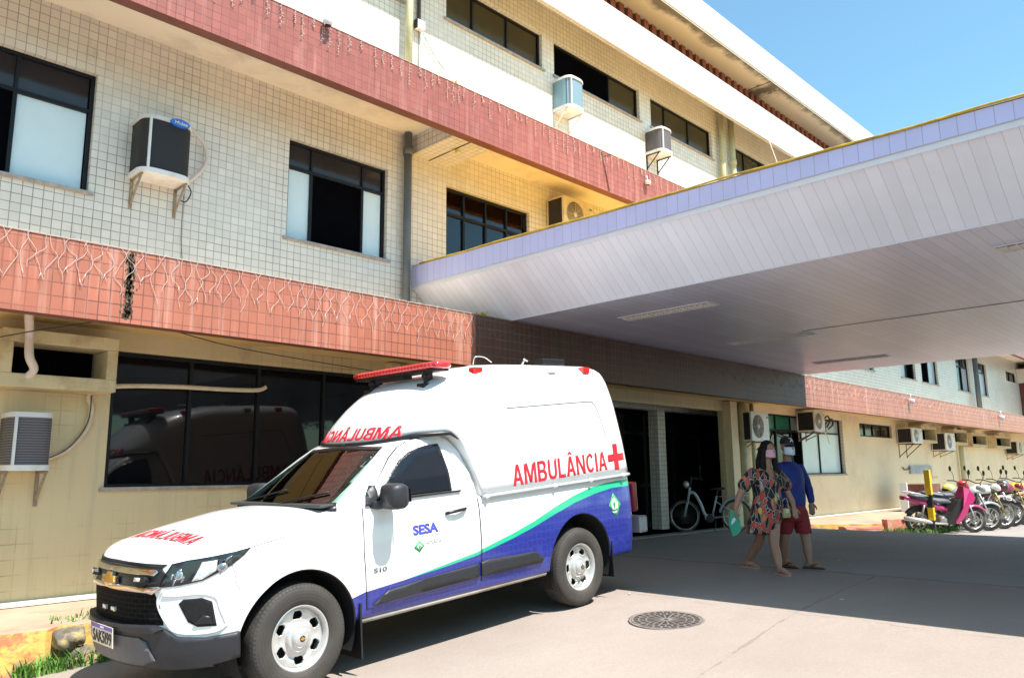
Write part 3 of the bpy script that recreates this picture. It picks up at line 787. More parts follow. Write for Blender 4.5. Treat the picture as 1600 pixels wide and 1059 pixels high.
def zs(x):    # shoulder height of the lower body
    return interp(x, [-4.2,-4.0,-1.80,-1.70,-.6,-.3,.1,.37,.6,.8,.96], [1.20,1.205,1.18,1.225,1.225,1.17,1.105,1.065,1.025,.99,.972])
def zc(x):
    return interp(x, [-4.2,-.5,-.35,-.04,.12,.38,.47,.66,.8,.88,.96], [1.235,1.235,1.245,1.235,1.21,1.165,1.145,1.095,1.04,1.005,.975])
def hood(x, y):
    a = min(abs(y)/.90, 1)
    return zs(x) + (zc(x)-zs(x))*(1-a**3)
def V(z): return interp(z, [.3,.42,.55,.75,.95,1.08,1.2,1.25], [.93,.965,.985,1.0,.998,.988,.965,.955])
HW = .93
X0F, XF = .2, .962
def nose_x(y, z):
    a = min(abs(y)/(HW*V(z)), 1.0)
    q = max(0.0, 1-a**2.4)**(1/2.4)
    x = X0F + (XF-X0F)*q
    lean = max(0, z-.82)*.30 + max(0, .42-z)*.35
    return x - lean*q**2
def F_nose(y, z): return Vector((nose_x(y, z), y, z))
def F_side(x, z):   # left side, x<.2
    q = 1.0
    if x > X0F: q = max(0, 1-((x-X0F)/(XF-X0F))**2.4)**(1/2.4)
    if x < -3.75: q = max(0, 1-((-3.75-x)/.42)**4)**(1/4)
    return Vector((x, HW*V(z)*q, z))
# plan curve: parameter list of (x, y) on the left side from front centre to rear centre
plan = []
for i in range(0, 29):
    th = PI/2*i/28
    a, q = max(0,math.sin(th))**(2/2.4), max(0,math.cos(th))**(2/2.4)
    plan.append((X0F+(XF-X0F)*q, a, q))
x = X0F
while x > -3.75:
    x -= .032
    plan.append((max(x,-3.75), 1.0, 0))
for i in range(1, 13):
    th = PI/2*i/12
    plan.append((-3.75-.42*max(0,math.sin(th))**.5, max(0,math.cos(th))**.5, -1))
def ringpt(i, z, sgn):
    x, a, q = plan[i]
    xx = x
    if q > 0: xx = x - (max(0, z-.82)*.30 + max(0, .42-z)*.35)*q**2
    return Vector((xx, sgn*HW*V(z)*a, z))
m = MB(); K = 26; n_pl = len(plan)
ZB = .40
idx = {}
def pid(v):
    m.v.append(tuple(v)); return len(m.v)-1
for sgn in (1, -1):
    rows = []
    for j in range(K+1):
        t = j/K; row = []
        for i in range(n_pl):
            zt = zs(plan[i][0]); z = ZB + (zt-ZB)*t
            row.append(pid(ringpt(i, z, sgn)))
        rows.append(row)
    for j in range(K):
        for i in range(n_pl-1):
            f = (rows[j][i], rows[j][i+1], rows[j+1][i+1], rows[j+1][i])
            m.f.append(f); m.m.append(0); m.sm.append(True)
    # top and bottom strips to the centre line
    T = 8
    for (row, top) in ((rows[K], True), (rows[0], False)):
        prev = row
        for k in range(1, T+1):
            t = k/T; cur = []
            for i in range(n_pl):
                e = Vector(m.v[row[i]]); y = e.y*(1-t)
                z = (hood(e.x, y)) if top else ZB
                if top: z = max(z, e.z) if k else e.z
                cur.append(pid((e.x, y, z)))
            for i in range(n_pl-1):
                m.f.append((prev[i], prev[i+1], cur[i+1], cur[i])); m.m.append(0); m.sm.append(True)
            prev = cur
body = m.build('body', [PW, WELL], A, merge=True)
# wheel arches: open the side skin along two circles and line the wells
ARCH = ((0.0, .385, .462), (-3.11, .425, .468))
bm = bmesh.new(); bm.from_mesh(body.data)
for (x, z, r) in ARCH:
    ins = {v for v in bm.verts if math.hypot(v.co.x-x, v.co.z-z) < r and abs(v.co.y) > .45}
    bmesh.ops.delete(bm, geom=[f for f in bm.faces if all(v in ins for v in f.verts)], context='FACES')
    for v in bm.verts:
        if v.is_valid and v in ins and v.link_faces:
            d = Vector((v.co.x-x, v.co.z-z)); 
            if d.length < 1e-4: continue
            d = d.normalized()*r; nx_, nz_ = x+d.x, max(z+d.y, ZB)
            if v.co.z <= ZB+.001: nz_ = ZB; nx_ = x+math.copysign(math.sqrt(max(0, r*r-(ZB-z)**2)), d.x); v.co = Vector((nx_, v.co.y, nz_)); continue
            s_ = 1 if v.co.y > 0 else -1
            v.co = Vector((nx_, s_*F_side(nx_, nz_).y, nz_))
bm.normal_update(); bm.to_mesh(body.data); bm.free()
for p in body.data.polygons:
    if p.normal.z < -.9: p.material_index = 1
for (x, z, r) in ARCH:
    for s in (1, -1):
        m = MB()
        ring = []
        for i in range(41):
            a = math.radians(-25 + 230*i/40); px, pz = x+r*math.cos(a), z+r*math.sin(a)
            ring.append(((px, s*(F_side(px, max(pz,.4)).y-.006), pz), (px, s*.50, pz)))
        o = len(m.v)
        m.add([q for pr in ring for q in pr], [(2*i, 2*i+2, 2*i+3, 2*i+1) for i in range(40)], 0, True)
        m.add([pr[1] for pr in ring], [tuple(range(41))], 0)
        m.build('wheel_arch_liner', WELL, A, fixn=False)
# dark arch lips
for (x, z, r) in ARCH:
    for s in (1, -1):
        m = MB()
        P = []
        for i in range(33):
            a = math.radians(-8 + 196*i/32); px, pz = x+r*math.cos(a), z+r*math.sin(a)
            if pz < .36: continue
            P.append((px, s*(F_side(px, max(pz,.4)).y-.012), pz))
        m.tube(P, .011, 6)
        m.build('arch_edge', TRIM, A)

# greenhouse of the cab
def gw(z): return interp(z, [1.15,1.23,1.40,1.60,1.70,1.77], [.905,.895,.862,.79,.735,.66])
def gxf(z): return interp(z, [1.15,1.23,1.68,1.73,1.78], [-.22,-.30,-.985,-1.09,-1.30])
def ws(y, z):  # windscreen
    return Vector((gxf(z) - .10*(abs(y)/.8)**2.2, y, z))
def gs(x, z):  # cab side above the belt
    xf = gxf(z); lo, hi = 0.0, 1.0
    if x > xf-.40:
        for _ in range(22):
            a = (lo+hi)/2; q = max(0, 1-a**6)**(1/6)
            if xf-.40+.30*q+.10*(1-a**2.2)*q > x: lo = a
            else: hi = a
        return Vector((x, gw(z)*lo, z))
    return Vector((x, gw(z), z))
m = MB(); KZ = 12
rows = []
for j in range(KZ+1):
    z = 1.15 + (1.765-1.15)*j/KZ; row = []
    w = gw(z); xf = gxf(z); xr = interp(z, [1.15,1.4,1.6,1.77], [-1.76,-1.72,-1.66,-1.55])
    pts = []
    for i in range(25):
        th = PI/2*i/24
        a, q = max(0,math.sin(th))**(2/6), max(0,math.cos(th))**(2/6)
        y = w*a
        pts.append((xf-.10-.30+.30*q+.10*(1-(y/w)**2.2)*(1 if i < 24 else 0)*(q), y))
    for i in range(1, 13): pts.append((xf-.40+(xr-(xf-.40))*i/12, w))
    pts.append((xr, 0))
    full = pts + [(a, -b) for a, b in reversed(pts[1:-1])]
    row = [pid((a, b, z)) for a, b in full]; rows.append(row)
n_r = len(rows[0])
for j in range(KZ):
    for i in range(n_r):
        m.f.append((rows[j][i], rows[j][(i+1) % n_r], rows[j+1][(i+1) % n_r], rows[j+1][i])); m.m.append(0); m.sm.append(True)
m.f.append(tuple(rows[KZ])); m.m.append(0); m.sm.append(False)
cab = m.build('cab', PWw, A, merge=True)
def gside(x, z): return gs(x, z)
def gside_r(x, z): p = gs(-x, z); return Vector((p.x, -p.y, p.z))
# windscreen
wp = [(-.70,1.235),(-.3,1.228),(0,1.226),(.3,1.228),(.70,1.235),(.735,1.26),(.60,1.55),(.545,1.665),(.3,1.678),(0,1.683),(-.3,1.678),(-.545,1.665),(-.60,1.55),(-.735,1.26)]
def wsmap(y, z):
    w = gw(z); xf = gxf(z); a = min(abs(y)/w, 1); q = max(0, 1-a**6)**(1/6)
    return Vector((xf-.40+.30*q+.10*(1-a**2.2)*q, y, z))
WG, n_, p_ = new_mat('windscreen_glass'); n_.nodes.remove(p_)
fr_ = n_.nodes.new('ShaderNodeFresnel'); fr_.inputs[0].default_value = 1.5; gl_ = n_.nodes.new('ShaderNodeBsdfGlossy'); gl_.inputs['Roughness'].default_value = .02
tr_ = n_.nodes.new('ShaderNodeBsdfTransparent'); tr_.inputs[0].default_value = (.50,.68,.60,1); mx_ = n_.nodes.new('ShaderNodeMixShader')
n_.links.new(math_(n_, 'MULTIPLY', fr_.outputs[0], 1.5), mx_.inputs[0]); n_.links.new(tr_.outputs[0], mx_.inputs[1]); n_.links.new(gl_.outputs[0], mx_.inputs[2])
n_.links.new(mx_.outputs[0], [q for q in n_.nodes if q.type == 'OUTPUT_MATERIAL'][0].inputs[0])
bm = bmesh.new(); bm.from_mesh(cab.data)
kill = []
for f in bm.faces:
    c = f.calc_center_median()
    if 1.235 < c.z < 1.66 and abs(c.y) < .69-.30*(c.z-1.235) and c.x > gxf(c.z)-.22: kill.append(f)
bmesh.ops.delete(bm, geom=kill, context='FACES'); bm.to_mesh(cab.data); bm.free()
wsn = patch('windscreen', wp, wsmap, WG, A, .006, .008, .06)
# black printed border round the glass
for pg in ([(-.70,1.235),(0,1.226),(.70,1.235),(.68,1.262),(0,1.256),(-.68,1.262)], [(-.545,1.665),(0,1.683),(.545,1.665),(.535,1.640),(0,1.652),(-.535,1.640)]):
    patch('glass_border', pg, wsmap, TRIM, wsn, .0085, .003, .06)
# dashboard, steering wheel, seats, mirror
dm_ = pm('dashboard_plastic', (.035,.04,.04), .6); st_ = pm('seat_cloth', (.05,.05,.055), .9)
MB().box(-.78,-.28,-.74,.74,1.238,1.262).build('dashboard', dm_, A, bevel=.01)
MB().box(-1.66,-.79,-.76,.76,1.236,1.244).build('cabin_floor', st_, A)
MB().box(-1.585,-1.575,-.66,.66,1.245,1.62).build('rear_panel', st_, A)
m = MB(); R_ = Matrix.Rotation(math.radians(62),4,'Y')
ring_ = [Vector((-.90,.36,1.30)) + (R_ @ Vector((.17*math.cos(2*PI*i/28), .17*math.sin(2*PI*i/28), 0))) for i in range(28)]
m.tube(ring_, .013, 8, close=True); m.tube([ring_[0], ring_[14]], .012, 6); m.tube([ring_[7], ring_[21]], .012, 6); m.build('steering_wheel', TRIM, A)
for y in (.36,-.36):
    m = MB(); m.box(-1.42,-1.30,y-.22,y+.22,1.245,1.42); m.box(-1.40,-1.32,y-.12,y+.12,1.45,1.60); m.tube([(-1.36,y,1.41),(-1.36,y,1.46)], .015, 6); m.build('seat_back', st_, A, bevel=.03)
m = MB(); m.box(-1.06,-1.03,-.14,.10,1.53,1.60); m.tube([(-1.045,-.02,1.60),(-1.03,-.02,1.67)], .010, 6); m.build('cabin_mirror', TRIM, A, bevel=.008)
# cowl
patch('cowl', [(-.80,1.215),(0,1.19),(.80,1.215),(.74,1.262),(.4,1.252),(0,1.248),(-.4,1.252),(-.74,1.262)], lambda y, z: wsmap(y, z) + Vector((.012,0,0)), TRIM, A, .009, .02, .08)
# wipers
m = MB()
m.tube([wsmap(-.62+.0*i,1.25)+Vector((.02,0,.0)) if i == 0 else wsmap(-.62+.07*i,1.25+.012*i)+Vector((.02,0,.01)) for i in range(9)], .008, 6)
m.tube([wsmap(.08+.06*i,1.25+.010*i)+Vector((.02,0,.01)) for i in range(9)], .008, 6)
m.build('wiper', TRIM, A)

# doors (left and right), built as panels standing proud of the body
def dmap(s):
    def f(x, z):
        if z <= 1.225: p = F_side(x, z)
        elif z < 1.27:
            t = (z-1.225)/.045; p = F_side(x, 1.225).lerp(gs(x, 1.27), t); p.z = z
        else: p = gs(x, z)
        return Vector((p.x, s*p.y, p.z))
    return f
door = [(-.555,.47),(-1.72,.50),(-1.735,.9),(-1.73,1.225),(-1.705,1.38),(-1.655,1.575),(-1.575,1.70),(-1.5,1.735),(-1.30,1.728),(-1.16,1.695),(-1.07,1.655),(-.95,1.575),(-.81,1.46),(-.665,1.335),(-.555,1.225),(-.535,.9)]
dwin = [(-.70,1.275),(-1.455,1.275),(-1.452,1.45),(-1.43,1.655),(-1.30,1.645),(-1.20,1.623),(-1.10,1.59),(-1.00,1.54),(-.90,1.465),(-.80,1.375)]
for s, lab in ((1, None), (-1, None)):
    pts = door if s > 0 else door
    def mk(off_poly, g):
        cx = sum(a for a, b in off_poly)/len(off_poly); cz = sum(b for a, b in off_poly)/len(off_poly)
        return [(a+(a-cx)/math.hypot(a-cx, b-cz)*g, b+(b-cz)/math.hypot(a-cx, b-cz)*g) for a, b in off_poly]
    gap = patch('door_seal', mk(door, .006), dmap(s), TRIM, A, .0025*s, .005*s, .025)
    dr = patch('door', door, dmap(s), PW, A, .007*s, .012*s, .025)
    patch('door_window', dwin, dmap(s), AG, dr, .020*s, .012*s, .03)
    # black window surround
    inner = dwin; outer = mk(dwin, .016)
    patch('window_seal', outer, dmap(s), TRIM, dr, .014*s, .012*s, .03)
    patch('belt_moulding', [(-.64,1.245),(-1.56,1.247),(-1.56,1.262),(-.64,1.262)], dmap(s), TRIM, dr, .024*s, .020*s, .05)
    patch('sail_panel', [(-.575,1.225),(-.70,1.225),(-.70,1.36),(-.665,1.365),(-.61,1.31)], dmap(s), BUMP_M, dr, .024*s, .018*s, .04)
    # handle
    hb = MB(); f = dmap(s)
    hb.tube([f(-1.36+.0,1.085)+Vector((0,s*.012,0)), f(-1.39,1.092)+Vector((0,s*.035,0)), f(-1.47,1.098)+Vector((0,s*.042,0)), f(-1.56,1.103)+Vector((0,s*.035,0)), f(-1.59,1.105)+Vector((0,s*.012,0))], .014, 8)
    hb.build('door_handle', TRIM, dr)
    patch('handle_cup', [(-1.40,1.055),(-1.55,1.055),(-1.57,1.09),(-1.55,1.12),(-1.42,1.125),(-1.385,1.09)], f, D.materials.get('cup_grey') or pm('cup_grey', (.42,.44,.48), .4), dr, .0065*s, .002*s, .03)
    # lower moulding
    patch('side_moulding', [(-.60,.488),(-1.70,.515),(-1.70,.628),(-1.15,.605),(-.74,.575)], f, BUMP_M, dr, .022*s, .020*s, .05)
    patch('side_moulding', [(-1.735,.515),(-2.50,.512),(-2.545,.545),(-2.43,.622),(-1.80,.645),(-1.735,.63)], f, BUMP_M, A, .018*s, .018*s, .05)
    # mirror
    mr = MB(); cx, cy_, cz_ = -.74, 1.055, 1.29
    pr = []
    for i in range(20):
        a = 2*PI*i/20; pr.append((abs(math.cos(a))**.42*math.copysign(1, math.cos(a)), abs(math.sin(a))**.42*math.copysign(1, math.sin(a))))
    secs = [(-.085,.02,.02),(-.08,.100,.080),(-.04,.120,.098),(.02,.122,.100),(.06,.112,.090),(.085,.080,.062),(.092,.03,.02)]
    vs = []; fs = []
    for (dx, ry, rz_) in secs:
        for (a, b) in pr: vs.append((cx+dx+.012*a, s*(cy_+ry*a), cz_+rz_*b+.012*a*0))
    for i in range(len(secs)-1):
        for k_ in range(20): fs.append((i*20+k_, i*20+(k_+1) % 20, (i+1)*20+(k_+1) % 20, (i+1)*20+k_))
    fs.append(tuple(range(20))); fs.append(tuple(len(vs)-20+k_ for k_ in range(20)))
    mr.add(vs, fs, 0, True)
    mr.tube([(-.64, s*.885, 1.235), (-.68, s*.95, 1.225), (-.73, s*1.0, 1.24)], [.035,.03,.028], 8)
    mo = mr.build('wing_mirror', BUMP_M, dr)
    MB().box(cx-.099, cx-.094, s*(cy_-.09) if s > 0 else s*(cy_+.09), s*(cy_+.09) if s > 0 else s*(cy_-.09), cz_-.05, cz_+.05).build('mirror_glass', TRIM, mo)

for s in (1, -1): patch('bed_gap', [(-1.742,.47),(-1.754,.47),(-1.760,1.175),(-1.748,1.175)], dmap(s), TRIM, A, .0015, .003, .04)
# ---- patient module
def mz_bot(x): return interp(x, [-4.2,-4.0,-1.755,-1.73,-1.70,-1.66,-1.60,-1.52,-1.25,-1.0,-.9], [1.215,1.212,1.19,1.38,1.48,1.59,1.70,1.765,1.762,1.705,1.70])
def mxf(z): return interp(z, [1.65,1.70,1.85,2.02,2.16,2.26,2.33,2.38,2.415,2.435], [-1.0,-1.02,-1.12,-1.29,-1.47,-1.64,-1.82,-2.02,-2.30,-2.55])
def mxr(z): return interp(z, [1.2,1.6,2.0,2.2,2.33,2.39,2.42,2.435], [-4.29,-4.24,-4.17,-4.12,-4.08,-4.01,-3.84,-3.5])
def mw_(z): return interp(z, [1.19,1.5,1.9,2.1,2.22,2.30,2.35,2.39,2.42,2.437], [.918,.903,.87,.845,.82,.785,.74,.66,.50,.28])
RFm, RRm = .80, .42
mplan = []
for i in range(27):
    th = PI/2*i/26; mplan.append(('f', max(0,math.cos(th))**(2/2.8), max(0,math.sin(th))**(2/2.8)))
for i in range(1, 41): mplan.append(('s', i/40, 1))
for i in range(1, 15):
    th = PI/2*i/14; mplan.append(('r', max(0,math.sin(th))**(2/2.3), max(0,math.cos(th))**(2/2.3)))
def mpt(k, z):
    t, a, b = mplan[k]; w = mw_(z); xf = mxf(z); xr = mxr(z); rf = min(RFm, (xf-xr)*.4); rr = min(RRm, (xf-xr)*.3)
    wf = w*.93 if False else w
    if t == 'f': return (xf-rf+rf*a, w*b)
    if t == 's': return ((xf-rf)+(xr+rr-(xf-rf))*a, w)
    return (xr+rr-rr*a, w*b)
levels = [0,.1,.2,.3,.4,.5,.6,.68,.75,.81,.86,.90,.935,.965,1.0]
m = MB()
for sgn in (1, -1):
    rows = []
    for t in levels:
        row = []
        for k in range(len(mplan)):
            z = 1.9
            for it in range(12):
                x_, y_ = mpt(k, z)
                zbt = mz_bot(x_); z2 = zbt + (2.437-zbt)*t
                z = z*.4 + z2*.6
            x_, y_ = mpt(k, z)
            row.append(pid((x_, sgn*y_, z)))
        rows.append(row)
    for j in range(len(levels)-1):
        for k in range(len(mplan)-1):
            m.f.append((rows[j][k], rows[j][k+1], rows[j+1][k+1], rows[j+1][k])); m.m.append(0); m.sm.append(True)
    prev = rows[-1]
    for t in (.25,.5,.75,1.0):
        cur = [pid((m.v[i][0], m.v[i][1]*(1-t), m.v[i][2]+.012*(1-(1-t)**2))) for i in rows[-1]]
        for k in range(len(mplan)-1): m.f.append((prev[k], prev[k+1], cur[k+1], cur[k])); m.m.append(0); m.sm.append(True)
        prev = cur
    cur = [pid((m.v[i][0], 0, m.v[i][2])) for i in rows[0]]
    for k in range(len(mplan)-1): m.f.append((rows[0][k], rows[0][k+1], cur[k+1], cur[k])); m.m.append(0); m.sm.append(False)
mod = m.build('patient_module', PWw, A, merge=True)
def mside(x, z):
    w = mw_(z); xf = mxf(z); xr = mxr(z); rf = min(RFm, (xf-xr)*.4); rr = min(RRm, (xf-xr)*.3); q = 1
    if x > xf-rf: q = max(0, 1-((x-(xf-rf))/rf)**2.8)**(1/2.8)
    if x < xr+rr: q = max(0, 1-min(1, ((xr+rr-x)/rr))**2.3)**(1/2.3)
    return Vector((x, w*q, z))
def mfront(y, z):
    w = mw_(z); xf = mxf(z); rf = RFm
    return Vector((xf-rf+rf*max(0, 1-min(1, abs(y)/w)**2.8)**(1/2.8), y, z))
# black gasket between cab and module
for s in (1, -1):
    P = []
    for k in range(len(mplan)):
        z = 1.8
        for it in range(12):
            x_, y_ = mpt(k, z); z = z*.4 + mz_bot(x_)*.6
        if x_ < -1.60: break
        P.append((x_+.004, s*(y_+.002), z-.012))
    m = MB(); m.tube(P, [.019 if p[0] > -1.5 else .019*max(.25, (p[0]+1.62)/.12) for p in P], 8)
    m.build('roof_gasket', TRIM, mod)
# recessed panel line on the module side, rail, markers
for s in (1, -1):
    f = lambda x, z, s=s: Vector((x, s*mside(x, z).y, z)) 
    P = [(-2.22,1.955),(-3.40,2.00),(-3.50,1.985),(-3.56,1.93),(-3.62,1.75),(-3.66,1.60)]
    Q = [f(a, b)+Vector((0,s*.0005,0)) for a, b in P]
    MB().tube(catmull(Q, 5), [.0045]*(5*5+1) , 6).build('panel_crease', AGRY, mod)
    P = [(-1.80+(-4.0+1.80)*i/24) for i in range(25)]
    rail = MB(); rail.tube([(x, s*(mside(x,1.2).y+.010), 1.178+.014*(-1.8-x)) for x in P], .017, 8)
    ro = rail.build('load_rail', pm('aluminium_rail', (.50,.53,.56), .4, metal=.3) if 'aluminium_rail' not in D.materials else D.materials['aluminium_rail'], mod)
    for x in (-1.84,-2.75,-3.3,-3.85):
        MB().lathe([(.0,.03),(.02,.028),(.024,0)], 'y', (x, s*(mside(x,1.2).y+.008) if s>0 else s*(mside(x,1.2).y+.038), 1.178+.014*(-1.8-x)), 12).build('rail_stud', PWw, ro)
    for (x, z, mt) in ((-2.04,2.318,'r'),(-2.98,2.33,'w'),(-3.53,2.335,'r')):
        p = mside(x, z)
        b = MB(); b.box(x-.055, x+.055, s*(p.y-.04) if s>0 else s*(p.y+.045), s*(p.y+.045) if s>0 else s*(p.y-.04), z-.03, z+.035)
        mm = ('marker_red', (.75,.02,.02)) if mt == 'r' else ('marker_clear', (.72,.72,.72))
        b.build('marker_lamp', D.materials.get(mm[0]) or pm(mm[0], mm[1], .15, var=.02, coat=.8), mod, bevel=.008)
# rear door seam / hinges
m = MB()
for z in (2.05,1.62): 
    p = mside(-3.98+.0, z) if False else None
for z in (1.98,1.58):
    xr = mxr(z); m = MB(); m.box(xr+.012, xr+.045, .62, .66, z-.03, z+.03); m.build('door_hinge', TRIM, mod)
# block capitals drawn as outlines
def arcp(cx, cy, rx, ry, a0, a1, n=10): return [(cx+rx*math.cos(math.radians(a0+(a1-a0)*i/n)), cy+ry*math.sin(math.radians(a0+(a1-a0)*i/n))) for i in range(n+1)]
GL = {
'A': (.74, [[(0,0),(.27,1),(.47,1),(.74,0),(.55,0),(.495,.22),(.245,.22),(.19,0)], [(.285,.37),(.455,.37),(.37,.74)]]),
'M': (.90, [[(0,0),(0,1),(.26,1),(.45,.36),(.64,1),(.90,1),(.90,0),(.72,0),(.72,.70),(.535,.04),(.365,.04),(.18,.70),(.18,0)]]),
'B': (.70, [[(0,0),(0,1),(.38,1)]+arcp(.42,.76,.24,.24,90,-60,8)+arcp(.44,.28,.26,.28,50,-90,8), [(.19,.15),(.40,.15)]+arcp(.40,.28,.10,.13,-90,90,6)+[(.19,.41)], [(.19,.57),(.38,.57)]+arcp(.38,.71,.09,.14,-90,90,6)+[(.19,.85)]]),
'U': (.70, [[(0,1),(0,.34)]+arcp(.35,.34,.35,.34,180,360,14)+[(.70,1),(.51,1),(.51,.36)]+arcp(.35,.34,.16,.18,0,-180,10)+[(.19,1)]]),
'L': (.56, [[(0,0),(0,1),(.19,1),(.19,.17),(.56,.17),(.56,0)]]),
'N': (.74, [[(0,0),(0,1),(.20,1),(.56,.34),(.56,1),(.74,1),(.74,0),(.55,0),(.18,.68),(.18,0)]]),
'C': (.70, [arcp(.36,.5,.36,.5,-38,-322,22)+arcp(.36,.5,.17,.34,-322,-38,18)]),
'I': (.19, [[(0,0),(0,1),(.19,1),(.19,0)]]),
}
GL['Â'] = (.74, GL['A'][1]+[[(.17,1.07),(.30,1.24),(.44,1.24),(.57,1.07),(.45,1.07),(.37,1.15),(.29,1.07)]])
def block_text(txt, gap=.10):
    cu = D.curves.new('lettering', 'CURVE'); cu.dimensions = '2D'; cu.fill_mode = 'BOTH'; x = 0
    for ch in txt:
        w, loops = GL[ch]
        for lp in loops:
            sp = cu.splines.new('POLY'); sp.points.add(len(lp)-1); sp.use_cyclic_u = True
            for i, (a, b) in enumerate(lp): sp.points[i].co = (x+a, b, 0, 1)
        x += w+gap
    ob = D.objects.new('lettering', cu); COL.objects.link(ob); bpy.context.view_layer.update()
    me = D.meshes.new_from_object(ob.evaluated_get(bpy.context.evaluated_depsgraph_get()))
    bm = bmesh.new(); bm.from_mesh(me); bmesh.ops.remove_doubles(bm, verts=bm.verts, dist=1e-4)
    for v in bm.verts: v.co.z = 0
    D.objects.remove(ob); D.curves.remove(cu); D.meshes.remove(me)
    return bm
# lettering
def lettering(txt, name, fmap, mat, parent, u0, u1, v0, v1, flipu=False, bold=.0, res=.05, off=.002, sh=0.0, skew=(0,0)):
    bm = block_text(txt) if txt == 'AMBULÂNCIA' else text_polys(txt, 1.0, bold)
    a, b, c, d = bm_extent(bm)
    for v in bm.verts:
        u = (v.co.x-a)/(b-a); w = (v.co.y-c)/(d-c)
        if flipu: u = 1-u
        v.co.x = u0 + (u1-u0)*u + sh*w; v.co.y = v0 + (v1-v0)*w + (skew[0]+(skew[1]-skew[0])*u)
    return map_bm(bm, name, fmap, mat, parent, off, .003, res)
sd = lambda x, z: Vector((x, mside(x, z).y, z))
lettering('AMBULÂNCIA', 'lettering', sd, ARED, mod, -2.20, -3.615, 1.235, 1.475, bold=.012, skew=(0,.05), off=-.002*-1)
sdr = lambda x, z: Vector((x, -mside(x, z).y, z))
lettering('AMBULÂNCIA', 'lettering', sdr, ARED, mod, -3.615, -2.20, 1.235, 1.50, bold=.012, off=-.002)
# red cross wrapping the rear corner
cr = [(-3.74,1.27),(-3.82,1.27),(-3.82,1.365),(-3.93,1.37),(-3.93,1.445),(-3.82,1.44),(-3.82,1.545),(-3.74,1.545),(-3.74,1.44),(-3.64,1.435),(-3.64,1.36),(-3.74,1.365)]
patch('red_cross', cr, sd, ARED, mod, .002, .003, .03)
# mirrored lettering on the module front and the bonnet
lettering('AMBULÂNCIA', 'lettering', mfront, ARED, mod, .62, -.60, 1.735, 1.865, flipu=False, bold=.012, off=.003)
hd = lambda x, y: Vector((y*0 + x, y, hood(x, y)))
def hoodtext():
    bm = block_text('AMBULÂNCIA', .14)
    a, b, c, d = bm_extent(bm)
    for v in bm.verts:
        u = (v.co.x-a)/(b-a); w = (v.co.y-c)/(d-c)
        v.co.x = .640 - .165*w - .10*(abs(u-.5)*2)**2*0; v.co.y = .53 - 1.03*u
    return map_bm(bm, 'lettering', lambda x, y: Vector((x, y, hood(x, y))), ARED, body, .003, .003, .05)
hoodtext()
ds = dmap(1)
dpar = [o for o in A.children if o.name.startswith('door') and 'seal' not in o.name][0]
lettering('SESA', 'lettering', ds, ABLU, dpar, -1.005, -1.268, .950, 1.030, bold=.045, off=.0095, res=.03)
lettering('SAÚDE', 'lettering', ds, LGRY, dpar, -1.19, -1.268, .930, .943, off=.0095, res=.03)
lettering('AMAPÁ', 'lettering', ds, LGRY, dpar, -1.13, -1.295, .862, .905, off=.0095, res=.03)
lettering('S10', 'lettering', ds, AGRY, dpar, -.61, -.735, .722, .760, bold=.04, off=.0095, res=.03)
dm = [(-1.06,.905),(-1.115,.862),(-1.06,.812),(-1.005,.855)]
lg = patch('state_emblem', dm, ds, AGRN, dpar, .009, .002, .05)
patch('emblem_inner', [(-1.06,.885),(-1.09,.862),(-1.06,.835),(-1.03,.858)], ds, PWw, lg, .0105, .002, .05)
patch('emblem_tree', [(-1.06,.878),(-1.073,.862),(-1.063,.85),(-1.063,.84),(-1.057,.84),(-1.057,.85),(-1.047,.862)], ds, AGRN, lg, .012, .002, .05)
# diamond emblem on the rear flank
e0 = patch('state_emblem', [(-3.665,1.04),(-3.775,.915),(-3.69,.795),(-3.575,.915)], dmap(1), AGRN, A, .003, .003, .04)
patch('emblem_inner', [(-3.665,.995),(-3.72,.94),(-3.725,.88),(-3.67,.86),(-3.62,.88),(-3.61,.94)], dmap(1), PWw, e0, .005, .003, .04)
patch('emblem_tree', [(-3.66,.965),(-3.685,.93),(-3.67,.90),(-3.667,.88),(-3.657,.88),(-3.654,.90),(-3.64,.93)], dmap(1), AGRN, e0, .007, .003, .04)
patch('emblem_wave', [(-3.625,.855),(-3.665,.842),(-3.70,.855),(-3.695,.842),(-3.665,.83),(-3.63,.842)], dmap(1), PWw, e0, .005, .003, .04)
# light bar
LBM, n_, p_ = new_mat('red_lens'); p_.inputs['Base Color'].default_value = (.60,.008,.015,1); p_.inputs['Roughness'].default_value = .12; p_.inputs['Coat Weight'].default_value = 1.0
w_ = n_.nodes.new('ShaderNodeTexWave'); w_.bands_direction = 'Y'; w_.inputs['Scale'].default_value = 6.5; n_.links.new(coords(n_), w_.inputs[0])
n_.links.new(mixc(n_, ramp(n_, w_.outputs[0], .3, .7), (.40,.004,.01), (.80,.03,.04)), p_.inputs['Base Color'])
lb = MB()
sec = [(math.cos(2*PI*i/20), math.sin(2*PI*i/20)) for i in range(20)]
xb, zb_ = -1.66, 2.375
stn = [(-.66,.02,.01),(-.655,.075,.028),(-.62,.115,.036),(-.5,.13,.038),(0,.13,.038),(.5,.13,.038),(.62,.115,.036),(.655,.075,.028),(.66,.02,.01)]
vs = []; fs = []
for (y, rx, rz_) in stn:
    for a, b in sec: vs.append((xb+rx*abs(a)**.8*math.copysign(1,a), y, zb_+rz_*abs(b)**.7*math.copysign(1,b)))
for i in range(len(stn)-1):
    for k in range(20): fs.append((i*20+k, i*20+(k+1)%20, (i+1)*20+(k+1)%20, (i+1)*20+k))
fs.append(tuple(range(20))); fs.append(tuple(len(vs)-20+k for k in range(20)))
lb.add(vs, fs, 0, True)
lbo = lb.build('light_bar', LBM, mod)
m = MB(); m.box(xb-.10,xb+.10,-.60,.60,zb_-.052,zb_-.034)
